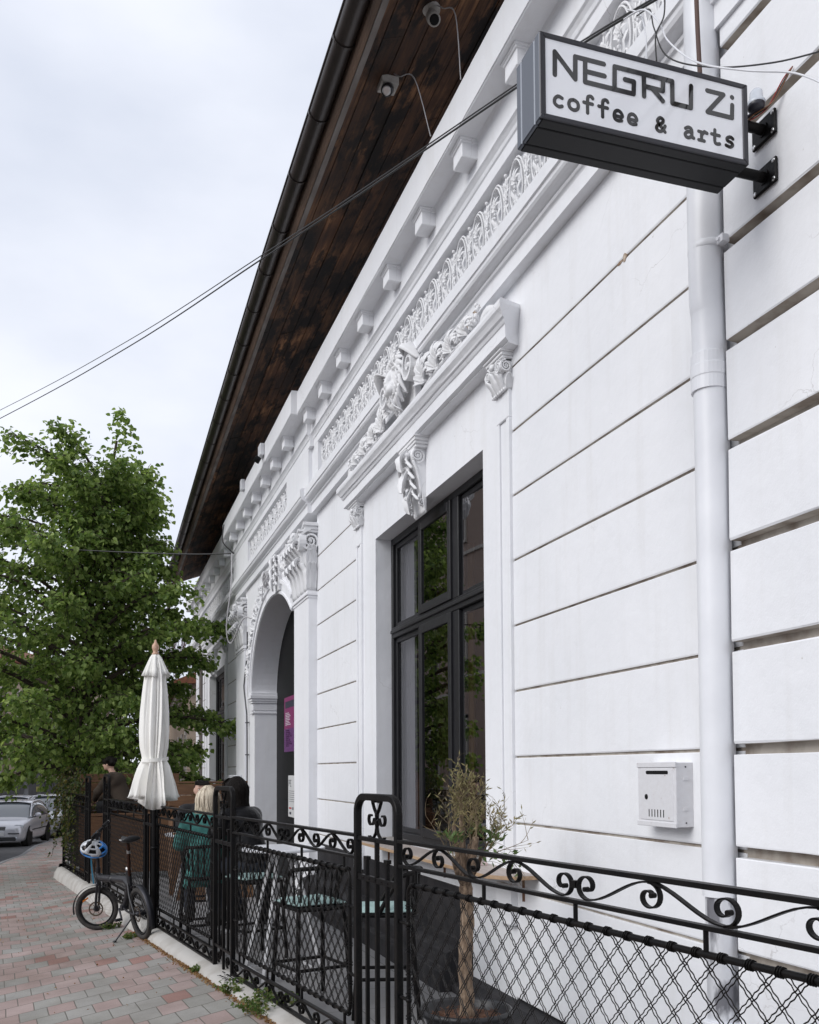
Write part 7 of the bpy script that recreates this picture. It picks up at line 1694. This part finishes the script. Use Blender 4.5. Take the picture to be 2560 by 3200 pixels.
# ================================================================== BUILDINGS ACROSS THE STREET
M_ochre = stucco('peach_render', (.42, .33, .25), amount=.2); M_beige = stucco('pinkish_beige_render', (.36, .27, .22), amount=.2); M_greybase = mat('grey_plinth_render', (.13, .13, .135), rough=.9, c2=(.10, .10, .10), nscale=2); M_trim = stucco('pale_trim', (.5, .47, .42)); M_rooft = mat('terracotta_tiles', (.22, .08, .04), rough=.9, c2=(.15, .06, .035), nscale=12)
def far_building(name, label, p0, p1, depth, z0, h, mwall, win, plinth=1.5, roof=True, rows=((2.4, 4.1), (5.4, 7.0)), glassm=None):
    """street facade from p0 to p1, outside is on the left of p0->p1 reversed"""
    p0 = Vector((*p0, 0)); p1 = Vector((*p1, 0)); d = (p1-p0); L_ = d.length; d.normalize(); n_ = Vector((d.y, -d.x, 0))     # n_ points to the street
    t = thing(name, label, 'building', (p0.x, p0.y, z0)); 
    def F(u, v, w_): q = p0+d*u+n_*w_; return (q.x-p0.x, q.y-p0.y, v)
    def bx(mb, u0, u1, v0, v1, w0, w1): mb.add([F(u0,v0,w0), F(u1,v0,w0), F(u1,v1,w0), F(u0,v1,w0), F(u0,v0,w1), F(u1,v0,w1), F(u1,v1,w1), F(u0,v1,w1)], [(0,3,2,1),(4,5,6,7),(0,1,5,4),(1,2,6,5),(2,3,7,6),(3,0,4,7)])
    k = max(1, int(L_/win)); wins = [((i+.5)*L_/k-.55, (i+.5)*L_/k+.55) for i in range(k)]
    mb = MB(); bx(mb, 0, L_, -2, plinth, -depth, .06); mb.build('plinth', M_greybase, t)
    mb = MB(); zc = plinth
    for (a, b) in list(rows)+[(h, h)]:
        bx(mb, 0, L_, zc, a, -depth, 0) 
        if a < h:
            us = [0]+[q for w_ in wins for q in w_]+[L_]
            for i in range(0, len(us), 2): bx(mb, us[i], us[i+1], a, b, -depth, 0)
            for (u0, u1) in wins: bx(mb, u0, u1, a, b, -depth, -.35)
        zc = b
    mb.build('wall', mwall, t)
    mb = MB(); bx(mb, -.05, L_+.05, plinth, plinth+.16, -.1, .13); bx(mb, -.1, L_+.1, h-.35, h, -.1, .28); bx(mb, -.1, L_+.1, h-.5, h-.36, -.1, .14)
    for (a, b) in rows: bx(mb, 0, L_, a-.55, a-.42, -.1, .07)
    mb.build('cornice', M_trim, t, bevel=.01)
    for (a, b) in rows:
        for (u0, u1) in wins:
            m = MB(); 
            for (x0, x1, v0, v1) in ((u0-.12, u0, a-.1, b+.12), (u1, u1+.12, a-.1, b+.12), (u0-.12, u1+.12, b, b+.14)): bx(m, x0, x1, v0, v1, -.05, .05)
            bx(m, u0-.15, u1+.15, a-.1, a-.0, -.1, .10)
            W = m.build('window', M_trim, t)
            m = MB(); bx(m, u0, u0+.07, a, b, -.25, -.18); bx(m, u1-.07, u1, a, b, -.25, -.18); bx(m, u0, u1, b-.07, b, -.25, -.18); bx(m, u0, u1, a, a+.07, -.25, -.18); bx(m, (u0+u1)/2-.04, (u0+u1)/2+.04, a, b, -.25, -.17); bx(m, u0, u1, a+(b-a)*.68, a+(b-a)*.68+.06, -.25, -.17); m.build('frame', mat('brown_window_frame', (.09, .055, .04), rough=.6) if mwall is M_beige else M_trim, W)
            m = MB(); m.add([F(u0,a,-.22), F(u1,a,-.22), F(u1,b,-.22), F(u0,b,-.22)], [(0,1,2,3)]); m.build('pane', M_carglass, W)
    if roof:
        m = MB(); m.add([F(-.3, h, .5), F(L_+.3, h, .5), F(L_+.3, h+2.2, -4.5), F(-.3, h+2.2, -4.5), F(-.3, h-.08, .5), F(L_+.3, h-.08, .5), F(L_+.3, h-.08, -4.5), F(-.3, h-.08, -4.5)], [(0,1,2,3),(4,5,6,7),(0,1,5,4),(1,2,6,5),(2,3,7,6),(3,0,4,7)]); m.build('roof', M_rooft, t)
    return t
far_building('street_house', 'peach street house with grey plinth behind the parked cars', (-9.0, 48), (2.0, 80), 8, zr(60), 9.6, M_ochre, 2.6, plinth=2.55, rows=((3.1, 5.0), (6.0, 7.9)))
far_building('street_house', 'pinkish beige house across the street, mirrored in the tall window', (-9.2, 29), (-9.2, 47.5), 8, zr(38), 15.5, M_beige, 3.1, plinth=1.2, rows=((2.2, 4.4), (6.4, 8.8), (10.8, 13.0)))
far_building('neighbour_house', 'pale neighbouring house beyond the cafe, seen through the tree', (4.6, 74), (3.0, 33.5), 6, zr(36), 5.6, M_ochre, 3, plinth=1.0, rows=((2.0, 3.8),), roof=True)
# lamp posts by the far wall
for i, (u_, y_) in enumerate(((82, 46), (120, 49))):
    d = CR @ _dir(u_, 2406); p_ = d*(y_/d.y); t = thing('lamp_post', ('grey post on the far pavement, left one', 'grey post with a yellow sticker on the far pavement')[i], 'post', (p_.x, p_.y, zr(y_)))
    m = MB(); m.tube([(0, 0, 0), (0, 0, 3.4+.0)], [.12, .10], 12); m.tube([(0, 0, 3.4), (0, 0, 7)], .07, 8); m.build('pole', M_grey, t)
    if i: m = MB(); m.box(-.08, .08, -.125, -.118, 1.9, 2.15); m.build('sticker', mat('yellow_sticker', (.5, .45, .15), rough=.6), t)

# ================================================================== WEEDS ALONG THE CURB
M_weed = leaf_mat('weed_leaf', (.05, .10, .02), (.10, .16, .04), (.22, .20, .08)); M_wstem = mat('weed_stem', (.16, .18, .07), rough=.8); M_litter = leaf_mat('dry_litter', (.18, .09, .04), (.26, .15, .07), (.34, .24, .12))
def weed(x, y, n_, sp_, h_, label, seed):
    r2 = random.Random(seed); o = Vector((x, y, zg(x, y))); t = thing('weed', label, 'weed', tuple(o)); m = MB(); pts = []
    for q in range(n_):
        a = r2.uniform(0, 6.28); b0 = Vector((math.cos(a)*sp_*r2.random()*.8, math.sin(a)*sp_*r2.random(), 0)); d = Vector((math.cos(a)*.7, math.sin(a)*.7, 1)).normalized(); P = [b0]
        for i in range(5): d = (d+Vector((r2.uniform(-.3, .3), r2.uniform(-.3, .3), -.05))).normalized(); P.append(P[-1]+d*h_/5)
        m.tube(P, .0014, 3, caps=False)
        for p_ in P[1:]:
            for _ in range(3): pts.append((p_, Vector((r2.uniform(-1, 1), r2.uniform(-1, 1), .3))))
    m.build('stems', M_wstem, t, fix=False); leaf_crown('leaves', t, pts, .020, M_weed, r2, 0)
weed(1.04, 6.05, 60, .16, .13, 'largest weed at the bottom edge where the curb meets the pavers', 1)
weed(.94, 6.75, 34, .10, .10, 'mid-sized weed beside the black paint specks on the curb', 2)
weed(.77, 7.75, 16, .06, .05, 'small flat weed on the paver joint near the middle arch of the fence', 3)
weed(.34, 10.15, 18, .08, .05, 'small weed under the bicycle rear wheel', 4)
weed(.17, 11.1, 22, .10, .07, 'leafy weed beside the bicycle front wheel', 5)
pts = []; r2 = random.Random(8)
for q in range(1500):
    y_ = r2.uniform(5.4, 10.5); x_ = curb_out(y_)-abs(r2.gauss(0, .022))-.008; pts.append((Vector((x_, y_, zg(x_, y_)+.004)), Vector((r2.uniform(-1, 1), r2.uniform(-1, 1), .3))))
for q in range(90):
    y_ = r2.uniform(5.4, 14); x_ = curb_out(y_)-r2.random()**2*1.8; pts.append((Vector((x_, y_, zg(x_, y_)+.004)), Vector((r2.uniform(-1, 1), r2.uniform(-1, 1), .3))))
H_ = bpy.data.objects.new('leaf_litter', bpy.data.meshes.new('x')); 
lt = leaf_crown('leaf_litter', None, pts, .018, M_litter, r2, -.3); tag(lt, 'dry leaf litter and dirt caught along the curb joint', 'litter', kind='stuff')
# black paint specks on the curb
m = MB()
for q in range(46):
    y_ = r2.gauss(6.95, .12); x_ = curb_out(y_)+r2.uniform(.02, .12); x_ = min(x_, fx(y_)-.03); f_ = max(0, min(1, (fx(y_)-x_-.03)/max(.01, fx(y_)-.03-curb_out(y_))))
    z_ = zb(y_)-.004+(-.018)*f_+.003; rr2 = r2.uniform(.003, .010); m.poly([(x_+rr2*math.cos(a)*1.2, y_+rr2*math.sin(a)*1.8) for a in lin(0, 2*PI, 7)[:-1]], lambda a, b, h: (a, b, h), z_, z_+.002)
o = m.build('paint_specks', M_black, None, fix=False); tag(o, 'black paint specks spattered on the whitewashed curb', 'paint', kind='stuff')

# ------------------------------------------------------------------ pieces that stand apart become parts of their own
def split_apart(o, gap=.006):
    me = o.data; b = bmesh.new(); b.from_mesh(me); b.verts.ensure_lookup_table(); seen = [-1]*len(b.verts); isl = []
    for v in b.verts:
        if seen[v.index] >= 0: continue
        st = [v]; seen[v.index] = len(isl); lst = [v.index]
        while st:
            q = st.pop()
            for e in q.link_edges:
                w_ = e.other_vert(q)
                if seen[w_.index] < 0: seen[w_.index] = len(isl); st.append(w_); lst.append(w_.index)
        isl.append(lst)
    bb = []
    for l_ in isl:
        c_ = [b.verts[i].co for i in l_]; bb.append([[min(v[k] for v in c_)-gap for k in range(3)], [max(v[k] for v in c_)+gap for k in range(3)]])
    par = list(range(len(isl)))
    def find(i):
        while par[i] != i: par[i] = par[par[i]]; i = par[i]
        return i
    for i in range(len(isl)):
        for j in range(i):
            if all(bb[i][0][k] <= bb[j][1][k] and bb[j][0][k] <= bb[i][1][k] for k in range(3)): par[find(i)] = find(j)
    gr = {}
    for i in range(len(isl)): gr.setdefault(find(i), []).append(i)
    if len(gr) < 2 or len(gr) > 60: b.free(); return 0
    keys = list(gr); owner = {}
    for g, ks in enumerate(keys):
        for i in gr[ks]:
            for v in isl[i]: owner[v] = g
    b.free(); vs_ = [tuple(v.co) for v in me.vertices]; polys = [(list(p.vertices), p.material_index, p.use_smooth) for p in me.polygons]
    for g in range(len(keys)):
        mp_ = {}; V = []; F = []; M_ = []; S_ = []
        for f, mi, sm in polys:
            if owner[f[0]] != g: continue
            for v in f:
                if v not in mp_: mp_[v] = len(V); V.append(vs_[v])
            F.append([mp_[v] for v in f]); M_.append(mi); S_.append(sm)
        nm = bpy.data.meshes.new(o.name.split('.')[0]); nm.from_pydata(V, [], F)
        for mm_ in me.materials: nm.materials.append(mm_)
        nm.polygons.foreach_set('material_index', M_); nm.polygons.foreach_set('use_smooth', S_); nm.update()
        if g == 0: first_ = nm
        else:
            c = o.copy(); c.data = nm; col.objects.link(c); c.parent = o.parent
    o.data = first_; return len(keys)
for nm_ in ('mudguard', 'plinth', 'window_surround', 'spandrel_relief', 'crossbar', 'pipe_clamp', 'interior_room', 'curtain', 'vent', 'side_tab', 'bar', 'bar_end', 'gutter_bracket', 'scroll_ornament', 'seat_clamp', 'bumper_strip', 'screw', 'post', 'crank', 'grille', 'frieze', 'door_panel', 'bare_plaster_patch', 'abacus', 'eyes', 'arch_moulding'):
    for o in [q for q in bpy.data.objects if q.type == 'MESH' and q.name.split('.')[0] == nm_ and not children(q)]:
        if len(o.modifiers) and o.modifiers[0].type == 'REMESH': continue
        split_apart(o, .002 if nm_ in ('bar', 'vent') else .006)
